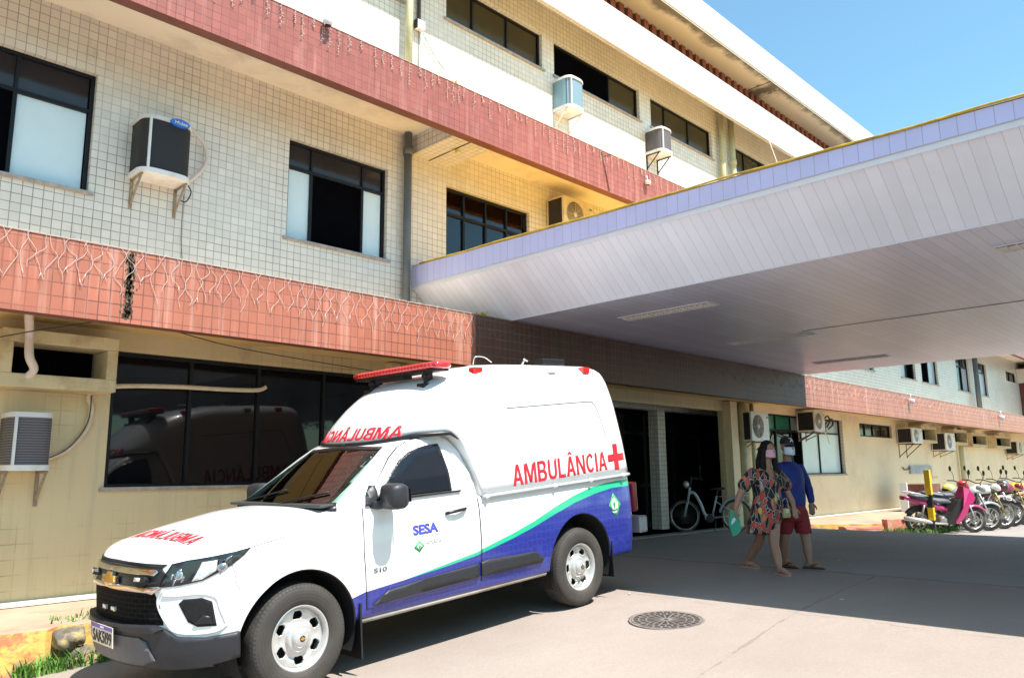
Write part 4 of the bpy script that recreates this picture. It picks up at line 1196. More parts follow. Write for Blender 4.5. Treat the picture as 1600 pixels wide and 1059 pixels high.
m.box(xb-.05,xb+.05,-.30,.12,zb_-.085,zb_-.053)
m.build('light_bar_base', TRIM, lbo)
for y in (.42,-.42):
    m = MB(); p = mfront(y, 2.26)
    m.box(xb-.05,xb+.05,y-.012,y+.012,2.22,zb_-.045); m.box(xb-.07,xb+.10,y-.05,y+.05,2.16,2.222)
    m.tube([(xb+.03,y-.04,2.29),(xb+.03,y+.04,2.29)], .02, 8)
    m.build('light_bar_bracket', TRIM, lbo, bevel=.004)
m = MB(); m.box(-3.72,-3.36,.22,.34,2.44,2.51); m.build('roof_vent', TRIM, mod, bevel=.01)
m = MB(); m.tube(catmull([(-2.35,.3,2.43),(-2.36,.32,2.50),(-2.48,.33,2.50),(-2.58,.33,2.45)],4), .006, 6); m.tube([(-3.06,.3,2.44),(-3.10,.3,2.50),(-3.14,.31,2.48)], .012, 6); m.build('roof_hook', CHR, mod)

# ---- front end
def nf(y, z): return F_nose(y, z)
def sym(poly): return [(-a, b) for a, b in poly]
hl = [(.575,.838),(.590,.90),(.612,.968),(.665,.998),(.745,1.018),(.83,1.034)]
# headlight as a patch over front and side: parameter = plan arc
def arc(u, z):   # u: 0..1 front superellipse angle, >1 continues along the side
    if u <= 1:
        th = PI/2*u; a, q = max(0,math.sin(th))**(2/2.4), max(0,math.cos(th))**(2/2.4)
        x = X0F+(XF-X0F)*q; x -= (max(0, z-.82)*.30 + max(0, .42-z)*.35)*q**2
        return Vector((x, HW*V(z)*a, z))
    return F_side(X0F-(u-1)*1.0, z)
def uofy(y, z): return math.asin(min(1, (abs(y)/(HW*V(z)))**1.2))/(PI/2)
def uofx(x): 
    q = ((x-X0F)/(XF-X0F)); return math.acos(min(1, max(0, q))**1.2)/(PI/2)
HLM = glass_dark('headlamp_lens', (.012,.015,.022), .02, ior=1.6, wav=0); 
for s in (1, -1):
    am = (lambda u, z: arc(u, z)) if s > 0 else (lambda u, z: Vector((arc(-u, z).x, -arc(-u, z).y, z)))
    S = s
    P = [(uofy(.572,.84),.838),(uofy(.60,.93),.93),(uofy(.63,.985),.988),(uofy(.72,1.01),1.008),(uofy(.82,1.0),1.022),(uofx(.48),1.040),(uofx(.385),1.055),(uofx(.37),1.058),(uofx(.42),1.01),(uofx(.50),.955),(uofx(.60),.905),(uofy(.80,.87),.873),(uofy(.70,.85),.850)]
    P = [(S*u, z) for u, z in P]
    h = patch('headlight', P, am, HLM, A, .006, .012, .04)
    lamp = [(uofy(.755,.88),.872),(uofy(.79,.99),.990),(uofy(.845,.99),.996),(uofy(.845,.93),.93),(uofy(.80,.88),.882)]
    patch('lamp_reflector', [(S*u, z) for u, z in lamp], am, pm('lamp_white', (.80,.82,.86), .12, metal=.5, var=.06, scale=20, coat=1) if 'lamp_white' not in D.materials else D.materials['lamp_white'], h, .0075, .003, .03)
    for (y, z, dy) in ((.635,.90,.02),(.675,.93,.022),(.655,.865,.018),(.70,.885,.02)):
        patch('lamp_facet', [(S*uofy(y,z),z-.018),(S*uofy(y+dy*.4,z+.02),z+.024),(S*uofy(y+dy,z),z+.02),(S*uofy(y+dy*.7,z),z-.012)], am, D.materials.get('lamp_blue') or pm('lamp_blue', (.26,.34,.46), .1, metal=.6), h, .0075, .003, .03)
    lg_ = [(uofy(.86,.9),.905),(uofx(.60),.95),(uofx(.52),.995),(uofx(.49),1.02),(uofy(.87,1.0),1.005)]
    patch('lamp_lens', [(S*u, z) for u, z in lg_], am, D.materials.get('lamp_clear') or pm('lamp_clear', (.30,.36,.42), .05, metal=.7, coat=1), h, .0072, .003, .03)
    for (y, z, rr) in ((.685,.915,.030),(.862,.950,.023)):
        cu_ = uofy(y, z); rg_ = [(S*(cu_+rr*(.9 if y < .7 else 1.3)*math.cos(2*PI*i/20)), z+rr*math.sin(2*PI*i/20)) for i in range(20)]
        lr = patch('lamp_ring', rg_, am, CHR, h, .0082, .003, .03)
        patch('lamp_bulb', [(S*cu_+(a_-S*cu_)*.72, z+(b_-z)*.72) for a_, b_ in rg_], am, D.materials.get('lamp_blue'), lr, .0092, .003, .03)
    # fog lamp recess
    fg = [(uofy(.695,.74),.735),(uofy(.72,.76),.762),(uofy(.80,.76),.765),(uofy(.835,.73),.735),(uofy(.842,.6),.575),(uofy(.775,.58),.580),(uofy(.735,.60),.615)]
    fo = patch('fog_lamp_recess', [(S*u, z) for u, z in fg], am, WELL, A, .002, .004, .03)
    fg2 = [(uofy(.76,.61),.600),(uofy(.80,.66),.655),(uofy(.826,.65),.640),(uofy(.83,.59),.592)]
    patch('fog_lamp', [(S*u, z) for u, z in fg2], am, TRIM, fo, .012, .014, .03)
for s in (1, -1):
    am = (lambda u, z: arc(u, z)) if s > 0 else (lambda u, z: Vector((arc(u, z).x, -arc(u, z).y, z)))
    def crease(name, P, r, mat, out=0.0):
        Q = []
        for u, z in catmull2(P, 6):
            p = am(u, z); d = Vector((p.x+1.5, p.y, 0)).normalized(); Q.append(p + d*out)
        MB().tube(Q, r, 6).build(name, mat, A)
    catmull2 = lambda P, k: [(v.x, v.y) for v in catmull([(a, b, 0) for a, b in P], k)]
    crease('bumper_crease', [(uofy(.60,.82),.825),(uofy(.565,.76),.765),(uofy(.575,.69),.695),(uofy(.62,.61),.610),(uofy(.66,.56),.560),(uofy(.74,.535),.538),(uofy(.83,.53),.540),(uofy(.865,.56),.575)], .011, PWw, -.002)
    crease('bumper_crease', [(uofy(.60,.80),.790),(uofy(.68,.79),.785),(uofy(.79,.79),.790),(uofy(.845,.76),.760),(uofy(.855,.68),.680),(uofy(.865,.57),.575)], .009, PWw, -.002)
    crease('bumper_seam', [(uofx(.50),.955),(uofx(.48),.90),(uofx(.47),.84),(uofx(.45),.79)], .0022, AGRY)
    MB().tube([(x_, s*(F_side(x_, zs(x_)-.012).y), zs(x_)-.010) for x_ in [.36-.04*i for i in range(15)]], .0028, 5).build('bonnet_seam', AGRY, A)
# grille surround, chrome and mesh
patch('bonnet_gap', [(-.56,.958),(-.3,.968),(0,.972),(.3,.968),(.56,.958),(.60,.985),(.3,.992),(0,.996),(-.3,.992),(-.60,.985)], nf, WELL, A, .006, .02, .04)
gu = patch('grille_upper', [(-.57,.845),(-.3,.833),(0,.828),(.3,.833),(.57,.845),(.60,.925),(.565,.958),(.3,.966),(0,.968),(-.3,.966),(-.565,.958),(-.60,.925)], nf, TRIM, A, .008, .02, .04)
patch('chrome_bar', [(-.53,.912),(-.3,.918),(0,.920),(.3,.918),(.53,.912),(.56,.935),(.54,.950),(.3,.956),(0,.958),(-.3,.956),(-.54,.950),(-.56,.935)], nf, CHR, gu, .024, .03, .04)
patch('chrome_bar', [(-.60,.842),(-.545,.80),(-.50,.812),(-.3,.818),(0,.820),(.3,.818),(.50,.812),(.545,.80),(.60,.842),(.56,.838),(.3,.842),(0,.845),(-.3,.842),(-.56,.838)], nf, CHR, gu, .030, .04, .04)
gm_, n_, p_ = new_mat('grille_mesh'); 
bt = n_.nodes.new('ShaderNodeTexBrick'); bt.offset = .5; bt.inputs['Scale'].default_value = 1; bt.inputs['Brick Width'].default_value = .085; bt.inputs['Row Height'].default_value = .032; bt.inputs['Mortar Size'].default_value = .006; bt.inputs['Mortar Smooth'].default_value = .5
sx_ = n_.nodes.new('ShaderNodeSeparateXYZ'); n_.links.new(coords(n_), sx_.inputs[0]); cb_ = n_.nodes.new('ShaderNodeCombineXYZ'); n_.links.new(sx_.outputs[1], cb_.inputs[0]); n_.links.new(sx_.outputs[2], cb_.inputs[1]); n_.links.new(cb_.outputs[0], bt.inputs[0])
bt.inputs[1].default_value = (.003,.003,.0035,1); bt.inputs[2].default_value = (.004,.004,.004,1); bt.inputs[3].default_value = (.014,.014,.016,1)
n_.links.new(bt.outputs[0], p_.inputs['Base Color']); p_.inputs['Roughness'].default_value = .8; p_.inputs['Specular IOR Level'].default_value = .12; bump(n_, p_, bt.outputs[1], .8, .01)
gl = patch('grille_lower', [(-.545,.80),(-.3,.812),(0,.814),(.3,.812),(.545,.80),(.575,.73),(.60,.63),(.60,.60),(-.60,.60),(-.60,.63),(-.575,.73)], nf, gm_, A, .005, .02, .04)
for y in (-.06,.10):
    patch('grille_lamp', [(y-.03,.665),(y+.03,.665),(y+.03,.695),(y-.03,.695)], nf, D.materials.get('lamp_white'), gl, .02, .02, .04)
for y in (-.36,.43):
    q = patch('strobe_lamp', [(y-.06,.866),(y+.06,.866),(y+.065,.885),(y+.05,.903),(y-.05,.903),(y-.065,.885)], nf, TRIM, gu, .05, .05, .03)
    patch('strobe_lens', [(y-.035,.872),(y+.02,.872),(y+.02,.896),(y-.035,.896)], nf, D.materials.get('lamp_white'), q, .053, .006, .03)
# bow-tie shaped emblem
bt_ = [(-.105,.853),(-.045,.853),(-.045,.838),(.045,.838),(.045,.853),(.125,.853),(.105,.893),(.045,.893),(.045,.912),(-.045,.912),(-.045,.893),(-.125,.893)]
eb = patch('badge', [(a*1.12+.03, (b-.875)*1.15+.873) for a, b in bt_], nf, CHR, A, .040, .02, .05)
patch('badge_face', [(a*.92+.03, (b-.875)*.88+.873) for a, b in bt_], nf, GOLD, eb, .046, .01, .05)
# lower bumper
bp = []
def bmp(s):
    return [(s*uofy(.0,.5)*0,.598)]
def bfull(u, z):
    p = arc(abs(u), z); return Vector((p.x, math.copysign(p.y, u) if u else 0.0, z))
ul = [(0,.598),(uofy(.3,.6),.600),(uofy(.55,.6),.603),(uofy(.62,.56),.575),(uofy(.68,.53),.525),(uofy(.80,.5),.508),(uofx(.60),.512),(uofx(.45),.522)]
ll = [(uofx(.44),.36),(uofx(.60),.335),(uofy(.80,.35),.325),(uofy(.6,.33),.325),(uofy(.3,.33),.335),(0,.34)]
half = ul + ll
full = ul + ll[:-1] + [(0,.34)] + [(-a, b) for a, b in reversed(ll[:-1])] + [(-a, b) for a, b in reversed(ul[1:])]
bpo = patch('front_bumper', full, bfull, BUMP_M, A, .030, .05, .035)
patch('bumper_step', [(-.62,.585),(-.55,.600),(0,.597),(.55,.600),(.62,.585),(.56,.555),(0,.560),(-.56,.555)], nf, BUMP_M, bpo, .050, .03, .04)
patch('skid_plate', [(-.55,.39),(-.50,.50),(-.44,.525),(.44,.525),(.50,.50),(.55,.39),(.45,.355),(-.45,.355)], nf, D.materials.get('skid') or pm('skid', (.09,.09,.10), .45), bpo, .040, .02, .04)
# number plate
pl_, n_, p_ = new_mat('plate_white'); p_.inputs['Base Color'].default_value = (.72,.68,.60,1); p_.inputs['Roughness'].default_value = .4
px_ = nose_x(0,.5)+.062
pl = MB().box(px_-.004, px_, -.17, .23, .442, .575).build('number_plate', pl_, A)
MB().box(px_, px_+.0015, -.165, .225, .545, .571).build('plate_strip', ABLU, pl)
fp = lambda y, z: Vector((px_+.001, y, z))
blk, n_, p_ = new_mat('plate_black'); p_.inputs['Base Color'].default_value = (.02,.02,.025,1); p_.inputs['Roughness'].default_value = .4
lettering('SAK5I99', 'plate_lettering', fp, blk, pl, -.150, .210, .453, .535, bold=.02, off=.002, res=0)
lettering('BRASIL', 'plate_lettering', fp, PWw, pl, 0.0, .07, .552, .564, off=.0025, res=0)
# rear bumper, tail lamp, sills, mud flaps, axles
m = MB(); m.box(-4.31,-4.175,-.88,.88,.56,.74); m.build('rear_bumper', D.materials.get('bumper_silver') or pm('bumper_silver', (.34,.35,.38), .4, metal=.4), A, bevel=.02)
tl = D.materials.get('tail_red') or pm('tail_red', (.13,.005,.008), .2, coat=.5)
for s in (1,-1):
    MB().box(-4.15,-4.07,s*.74 if s>0 else -.885,.885 if s>0 else s*.74,.80,1.12).build('tail_lamp', tl, A, bevel=.015)
    m = MB(); m.tube([(-.50, s*.868, .385), (-2.60, s*.868, .395)], .024, 8); m.build('sill', D.materials.get('sill_metal') or pm('sill_metal', (.40,.36,.32), .6, dirt=(.2,.15,.1)), A)
    MB().box(-.50,-.485, s*.60 if s>0 else -.92, .92 if s>0 else s*.60, .12, .52).build('mud_flap', TRIM, A)
    MB().box(-3.60,-3.585, s*.60 if s>0 else -.92, .92 if s>0 else s*.60, .20, .56).build('mud_flap', TRIM, A)
m = MB(); m.box(-4.0,.75,-.50,.50,.30,.405); m.tube([(0,-.7,.35),(0,.7,.35)], .05, 8); m.tube([(-3.1,-.7,.37),(-3.1,.7,.37)], .06, 8); m.blob((-3.1,0,.37),.14,.14,.14)
m.build('chassis', WELL, A)

# ---- wheels
TY, n_, p_ = new_mat('tyre_rubber')
s_ = n_.nodes.new('ShaderNodeSeparateXYZ'); n_.links.new(coords(n_), s_.inputs[0])
ang = math_(n_, 'ARCTAN2', s_.outputs[2], s_.outputs[0]); rad = math_(n_, 'SQRT', math_(n_, 'ADD', math_(n_, 'MULTIPLY', s_.outputs[0], s_.outputs[0]), math_(n_, 'MULTIPLY', s_.outputs[2], s_.outputs[2])))
cb_ = n_.nodes.new('ShaderNodeCombineXYZ'); n_.links.new(math_(n_, 'MULTIPLY', ang, .36), cb_.inputs[0]); n_.links.new(s_.outputs[1], cb_.inputs[1])
bt = n_.nodes.new('ShaderNodeTexBrick'); bt.inputs['Scale'].default_value = 1; bt.inputs['Brick Width'].default_value = .03; bt.inputs['Row Height'].default_value = .034; bt.inputs['Mortar Size'].default_value = .004; n_.links.new(cb_.outputs[0], bt.inputs[0])
tread = math_(n_, 'GREATER_THAN', rad, .345)
base = mixc(n_, math_(n_, 'MULTIPLY', bt.outputs[1], tread), (.032,.029,.027), (.004,.004,.004))
rg = n_.nodes.new('ShaderNodeTexWave'); rg.wave_type = 'RINGS'; rg.rings_direction = 'Y'; rg.inputs['Scale'].default_value = 14; n_.links.new(coords(n_), rg.inputs[0])
base = mixc(n_, math_(n_, 'MULTIPLY', ramp(n_, rg.outputs[0], .6, .9, 0, .35), math_(n_, 'SUBTRACT', 1.0, tread)), base, (.022,.02,.019))
dustn = noise(n_, coords(n_), 5, 4)
base = mixc(n_, ramp(n_, dustn, .4, .7, .1, .5), base, (.085,.070,.058))
n_.links.new(base, p_.inputs['Base Color']); p_.inputs['Roughness'].default_value = .75
bump(n_, p_, math_(n_, 'ADD', math_(n_, 'MULTIPLY', math_(n_, 'SUBTRACT', 1.0, math_(n_, 'MULTIPLY', bt.outputs[1], tread)), 1.0), math_(n_, 'MULTIPLY', rg.outputs[0], .12)), .8, .006)
RM, n_, p_ = new_mat('silver_rim'); p_.inputs['Base Color'].default_value = (.58,.57,.56,1); p_.inputs['Metallic'].default_value = .55; p_.inputs['Roughness'].default_value = .32
def make_wheel():
    w = D.objects.new('wheel', None); COL.objects.link(w); w.parent = A
    hw = .122
    prof = [(.215,-hw*.78),(.225,-hw*.93),(.26,-hw*1.02),(.31,-hw*1.04),(.35,-hw*.97),(.368,-hw*.82),(.375,-hw*.6),(.377,0),(.375,hw*.6),(.368,hw*.82),(.35,hw*.97),(.31,hw*1.04),(.26,hw*1.02),(.225,hw*.93),(.215,hw*.78),(.212,0),(.215,-hw*.78)]
    MB().lathe(prof, 'y', n=72).build('tyre', TY, w, fixn=True)
    MB().lathe([(.216,-hw*.7),(.205,-hw*.6),(.198,hw*.4),(.205,hw*.75),(.214,hw*.90),(.226,hw*.93),(.226,hw*.82)], 'y', n=64).build('rim', RM, w)
    # disc with six holes
    nr, na = 28, 216; m = MB(); rr = [.205-(.205-.05)*i/nr for i in range(nr+1)]
    def yd(r): return hw*interp(r, [.05,.085,.10,.13,.165,.19,.206], [.78,.78,.52,.50,.60,.55,.42])
    def hole(r, a):
        k = (a/(2*PI)*6) % 1.0 - .5
        u = k*2*PI/6*r/.038; v = (r-.155)/.030
        return abs(u)**2.6+abs(v)**2.6 < 1
    for i in range(nr+1):
        for k in range(na):
            a = 2*PI*k/na; r = rr[i]; bulge = .006*math.cos(6*a)*math.exp(-((r-.15)/.04)**2)
            m.v.append((r*math.cos(a), yd(r)-bulge*1.0, r*math.sin(a)))
    for i in range(nr):
        for k in range(na):
            a = 2*PI*(k+.5)/na; r = (rr[i]+rr[i+1])/2
            if hole(r, a): continue
            m.f.append((i*na+k, i*na+(k+1) % na, (i+1)*na+(k+1) % na, (i+1)*na+k)); m.m.append(0); m.sm.append(True)
    d = m.build('rim_disc', RM, w, fixn=False)
    so_ = d.modifiers.new('thick', 'SOLIDIFY'); so_.thickness = .014; so_.offset = 0
    MB().lathe([(.072,hw*.60),(.070,hw*.78),(.062,hw*1.0),(.045,hw*1.10),(.0,hw*1.12)], 'y', n=40).build('hub_cap', RM, w)
    hc = MB(); hc.lathe([(.022,hw*1.112),(.021,hw*1.135),(0,hw*1.14)], 'y', n=20); hc.build('cap_badge', TRIM, w)
    b2 = [(a*.16, (b-.875)*.30) for a, b in bt_]
    MB().prism(b2, lambda u, v: Vector((u, hw*1.138, v)), lambda u, v: Vector((u, hw*1.15, v))).build('cap_emblem', GOLD, w)
    MB().lathe([(.20,0),(.06,.01),(0,.01)], 'y', n=32).build('brake_disc', WELL, w)
    m = MB()
    for k in range(6):
        a = 2*PI*(k+.25)/6; m.tube([(.085*math.cos(a),hw*.5,.085*math.sin(a)),(.085*math.cos(a),hw*.66,.085*math.sin(a))], .009, 6)
    m.build('wheel_nuts', CHR, w)
    return w
wh = make_wheel()
wh.location = (0,.785,.375)
for (x, y, z) in ((-3.096,.785,.375),(0,-.785,.375),(-3.096,-.785,.375)):
    c_ = copy_tree(wh, A); c_.location = (x,y,z)
    if y < 0: c_.rotation_euler = (0,0,PI)
    else: c_.rotation_euler = (0,.5,0)

MAP_C[0] = None
# ------------------------------------------------------------------ air conditioning units
M['ac_white'] = pm('ac_casing', (.74,.72,.70), .35, var=.05, scale=2, dirt=(.50,.42,.30), dscale=2.5)
M['ac_cream'] = pm('aged_ac_casing', (.66,.58,.42), .45, var=.06, scale=2, dirt=(.42,.32,.18), dscale=2.5)
def fin_mat(name, c, vert=True, n_=60):
    m, n, p = new_mat(name); w = n.nodes.new('ShaderNodeTexWave'); w.bands_direction = 'X' if vert else 'Z'; w.inputs['Scale'].default_value = n_
    n.links.new(coords(n), w.inputs[0]); n.links.new(mixc(n, w.outputs[0], col(c, .4), col(c, 1.3)), p.inputs['Base Color']); p.inputs['Roughness'].default_value = .6
    bump(n, p, w.outputs[0], .5, .005); return m
M['fin_dark'] = fin_mat('dark_grille', (.018,.017,.018), False, 18)
M['fin_grey'] = fin_mat('grey_grille', (.13,.12,.13), False, 12)
M['fin_blue'] = fin_mat('blue_grey_grille', (.20,.33,.42), True, 14)
M['coil'] = pm('dark_coil', (.02,.018,.02), .8)
def bracket(parent, xs, yb, yf, z, drop=.22, mat='rust', r=.014):
    for x in xs:
        m = MB(); m.tube([(x,yb,z-.01),(x,yf,z-.01)], r, 6); m.tube([(x,yb,z-drop),(x,yf+.04,z-.02)], r, 6); m.box(x-.018,x+.018,yb-.006,yb+.012,z-drop-.05,z+.08)
        m.build('bracket', M[mat], parent)
def round_ac(label, loc, w, h, d, casing, grille, group='round fronted condensers on the wall', badge=False, tilt=0, br='rust', front=1.0):
    """condenser with a bowed front grille; local: x along the wall, -y out of the wall"""
    t = thing('condenser_unit', label, 'air conditioner', loc, 0, group); t.rotation_euler = (0, tilt, 0)
    def plan(k, s=1.0, g=0):
        P = []
        for i in range(25):
            a = PI*i/24; P.append((w/2*s*(abs(math.cos(a))**.55)*math.copysign(1, math.cos(a)), -d*.55-(d*.45+g)*abs(math.sin(a))**.8))
        return [(w/2*s, 0)] + P + [(-w/2*s, 0)]
    P = plan(0)
    MB().prism(P, lambda u, v: Vector((u, v, h-.05)), lambda u, v: Vector((u*.97, v*.97, h)), sm=False).build('top_cover', M[casing], t, bevel=.01)
    MB().prism(P, lambda u, v: Vector((u, v, 0)), lambda u, v: Vector((u, v, .055))).build('base_tray', M[casing], t, bevel=.008)
    Q = [(u*.955, v*.955) for u, v in P]
    MB().prism(Q, lambda u, v: Vector((u, v, .056)), lambda u, v: Vector((u, v, h-.051)), sm=True).build('grille', M[grille], t)
    m = MB()
    for i, x in ((2, -w*.36),):
        q = [p for p in P if abs(p[0]-x) < .02] or [(x, -d*.8)]
        y = min(p[1] for p in q)
        m.box(x-.012, x+.012, y-.008, y+.02, .056, h-.051)
    MB().box(w/2-.02, w/2+.004, -d*.55, -.03, .0575, h-.0525).build('side_cover', M[casing], t)
    m.build('corner_post', M[casing], t)
    bracket(t, (-w*.42, w*.42), -.004, -d*.8, -.005, .30, br)
    if badge:
        b = MB(); a, bb = .115, .048
        pts = [(a*math.cos(2*PI*i/32)+.10, bb*math.sin(2*PI*i/32)+h-.035) for i in range(32)]
        def fy(u): return -d*1.0+.0+.25*(u/(w/2))**4*d*.3
        b.prism(pts, lambda u, v: Vector((u, fy(u)-.018, v)), lambda u, v: Vector((u, fy(u)+.03, v)))
        bo = b.build('maker_badge', D.materials.get('badge_blue') or pm('badge_blue', (.01,.13,.55), .3, coat=.5), t)
        lettering('Midea', 'badge_lettering', lambda u, v: Vector((u, fy(u)-.019, v)), PWw, bo, .035, .185, h-.055, h-.015, bold=.01, off=.002, res=0)
    return t
def hose(name, label, pts, r, mat, k=6, cat='pipe', group=None, parent=None, n=8):
    P = catmull(pts, k); m = MB(); m.tube(P, r, n)
    o = m.build(name, M[mat], parent); 
    if not parent: tag(o, label, cat, group)
    return o
t = round_ac('blue badged condenser with black bowed grille, between the two middle floor windows', (3.33, 9.197, 4.66), .60, .70, .40, 'ac_white', 'fin_dark', badge=True)
hose('insulation_hose', '', catmull([(.20,-.10,.80),(.36,-.10,.78),(.55,-.08,.62),(.56,-.08,.38),(.36,-.10,.10)],4), .026, 'wire', 2, parent=t)
hose('cable', '', [(.33,-.12,.08),(.40,-.10,-.02),(.36,-.06,-.14),(.28,-.04,-.12)], .008, 'dwire', parent=t)
hose('cable', '', [(.34,-.04,-.05),(.35,-.02,-.6),(.42,-.01,-1.1),(.42,-.01,-1.21)], .004, 'dwire', parent=t, n=5)
t = round_ac('white condenser with grey louvred front under the concrete sleeve, left edge', (2.21, 9.195, 1.32), .41, .57, .40, 'ac_white', 'fin_grey')
hose('insulation_hose', '', [(.22,-.06,.12),(.42,-.05,.22),(.58,-.05,.42),(.62,-.05,.66),(.58,-.05,.78),(.66,-.06,.86),(.9,-.08,.92),(1.5,-.08,.955),(2.1,-.08,.965),(2.5,-.08,.985),(2.62,-.09,1.03)], .026, 'hose', 6, parent=t)
hose('cable', '', [(.22,-.09,.12),(.42,-.085,.24),(.58,-.085,.50),(.60,-.085,.80)], .006, 'dwire', 4, parent=t, n=5)
hose('cable', '', [(-.12,-.05,.02),(-.28,-.03,-.06),(-.40,-.03,-.30)], .010, 'wire', 4, parent=t, n=6)
hose('insulation_hose', 'taped white hose dropping from the ledge into the concrete sleeve', [(1.95,8.3,2.84),(2.02,8.55,2.78),(2.07,8.68,2.62),(2.08,8.66,2.42),(2.14,8.70,2.30),(2.10,8.80,2.22)], .04, 'wire', 5, cat='pipe')
hose('slack_cable', 'thin dark cable slung under the lower ledge above the big ground floor window', [(1.6,8.6,2.50),(2.3,8.5,2.72),(2.95,8.4,2.84),(4.2,8.5,2.70),(6.4,8.6,2.60)], .006, 'dwire', 5, cat='cable')
round_ac('white condenser with blue grey grille under the third floor window, nearest one on that floor', (10.78, 9.197, 8.02), .50, .64, .44, 'ac_white', 'fin_blue', br='ac_white')
round_ac('white condenser with grey grille on a black bracket, farther one on the third floor', (13.82, 9.197, 8.06), .48, .56, .44, 'ac_white', 'fin_grey', br='black')
def box_ac(label, loc, w=.82, h=.60, d=.32, casing='ac_white', side='coil', br='rust', drop=.2, group='fan condensers on the facade', open_side=True, louv=False):
    t = thing('condenser_unit', label, 'air conditioner', loc, 0, group)
    e = .012
    m = MB(); m.box(-w/2,w/2,-d,-.02,0,.03); m.box(-w/2,w/2,-d,-.02,h-.025,h); m.box(-w/2,w/2,-d,-d+.02,.03,h-.025); m.box(w/2-.02,w/2,-d+.02,-.02,.03,h-.025)
    m.box(-w/2,-w/2+.02,-d+.02,-d+.045,.03,h-.025); m.box(-w/2,-w/2+.02,-.045,-.02,.03,h-.025)
    m.build('casing', M[casing], t, bevel=.006)
    MB().box(-w/2+.006,w/2-.03,-d+.03,-.03,.03,h-.026).build('coil', M[side], t)
    cx, cz, r = -w*.12, h/2, h*.40
    f = MB(); f.lathe([(0,-d-.004),(r*.96,-d-.004),(r,-d-.002)], 'y', (cx,0,cz), 40); fo = f.build('fan_opening', D.materials.get('fan_dark') or pm('fan_dark', (.10,.085,.075), .7), t, fixn=False)
    g = MB()
    for k in range(1, 9): 
        rr = r*k/8; g.lathe([(rr-.003,-d-.010),(rr+.002,-d-.013),(rr+.003,-d-.006)], 'y', (cx,0,cz), 36)
    for k in range(8):
        a = 2*PI*k/8; g.tube([(cx+.04*math.cos(a),-d-.011,cz+.04*math.sin(a)),(cx+r*math.cos(a),-d-.011,cz+r*math.sin(a))], .003, 4)
    g.lathe([(0,-d-.016),(.045,-d-.014),(.05,-d-.006)], 'y', (cx,0,cz), 16)
    g.build('fan_guard', M[casing], t)
    MB().box(w*.36,w*.46,-d-.0035,-d-.0005,h*.80,h*.85).build('maker_plate', M['pipe'], t)
    bracket(t, (-w*.35, w*.35), -.004, -d, -.005, drop, br)
    return t
t = box_ac('cream fan condenser beside the lit middle floor window, half hidden by the canopy', (10.72, 9.197, 5.60), .85, .60, .42, 'ac_cream')
t = box_ac('white fan condenser above the woman, by the entrance corner', (17.22, 9.10, 1.94), .85, .68, .32, 'ac_white', br='rust')
t = box_ac('fan condenser with a dark side and tangled cables over the green topped window', (20.35, 9.197, 2.26), .62, .52, .50, 'ac_white')
for i, P in enumerate(([(-.5,-.4,-.03),(-.2,-.45,.0),(.3,-.5,-.02),(.7,-.5,.02)],[(.2,-.5,.0),(.5,-.45,-.1),(.85,-.35,-.3)],[(.35,-.48,.0),(.45,-.46,.22),(.75,-.5,.35),(.8,-.5,.2),(.5,-.5,.08)],[(-.3,-.45,-.02),(-.5,-.4,-.12),(-.8,-.3,-.26)],[(.32,-.48,.05),(.34,-.46,.3),(.5,-.5,.42),(.62,-.5,.30),(.42,-.5,.12)])):
    hose('cable', '', P, .012 if i < 2 else .022, ('hose','hose','dwire','dwire','dwire')[i], 5, parent=t, n=6)
t = box_ac('dark sided fan condenser on a black triangular bracket, first of the far row', (27.9, 9.197, 2.10), 1.0, .50, .50, 'ac_white', br='black', drop=.42)
t = box_ac('fan condenser hung low between two concrete sleeves of the far row', (31.4, 9.197, 1.92), 1.1, .62, .50, 'ac_white')
t = box_ac('last fan condenser of the far row, at the right edge of the photo', (41.8, 9.197, 1.90), 1.3, .56, .50, 'ac_cream')
# meter box and cables on the third floor, aerial
t = thing('junction_box', 'small pale junction box with cables beside the third floor downpipe', 'junction box', (7.25,9.19,8.36), 0)
MB().box(-.075,.075,-.10,0,-.06,.09).build('casing', M['white_metal'], t, bevel=.006)
MB().box(-.09,-.076,-.10,-.01,-.06,.09).build('latch', M['black'], t)
MB().tube([(0,-.03,.09),(0,-.03,2.0)], .03, 8).build('conduit', M['dwire'], t)
M['gwire'] = pm('green_wire', (.10,.42,.32), .5)
hose('cable', '', [(.06,-.05,-.05),(.2,-.03,-.25),(.55,-.02,-.52)], .005, 'gwire', 4, parent=t, n=5)
for k in range(3):
    hose('cable', '', [(.08,-.03,-.08),(.6+.1*k,-.03,-.6),(1.4+.1*k,-.04,-1.02),(2.3+.15*k,-.10,-1.35)], .0032, 'wire' if k else 'dwire', 5, parent=t, n=4)
MB().tube([(.01,-.02,-.06),(.01,-.02,-1.49)], .007, 5).build('cable', M['dwire'], t)
tag(MB().tube([(18.1,8.5,9.6),(17.3,7.0,4.9)], .008, 5).build('stay_wire', M['wire']), 'thin pale stay wire running from the hood down to the canopy', 'wire')
tag(MB().tube([(10.45,7.93,6.9),(10.45,7.93,6.86),(12.3,8.3,7.05)], .010, 5).build('wire_stub', M['hose']), 'bent thin rod sticking out over the pink ledge', 'wire')
tag(MB().tube([(10.42,7.985,6.86),(10.62,7.985,6.14)], .008, 5).build('ledge_cable', M['dwire']), 'dark cable crossing the pink ledge face beside the icicle lights', 'cable')
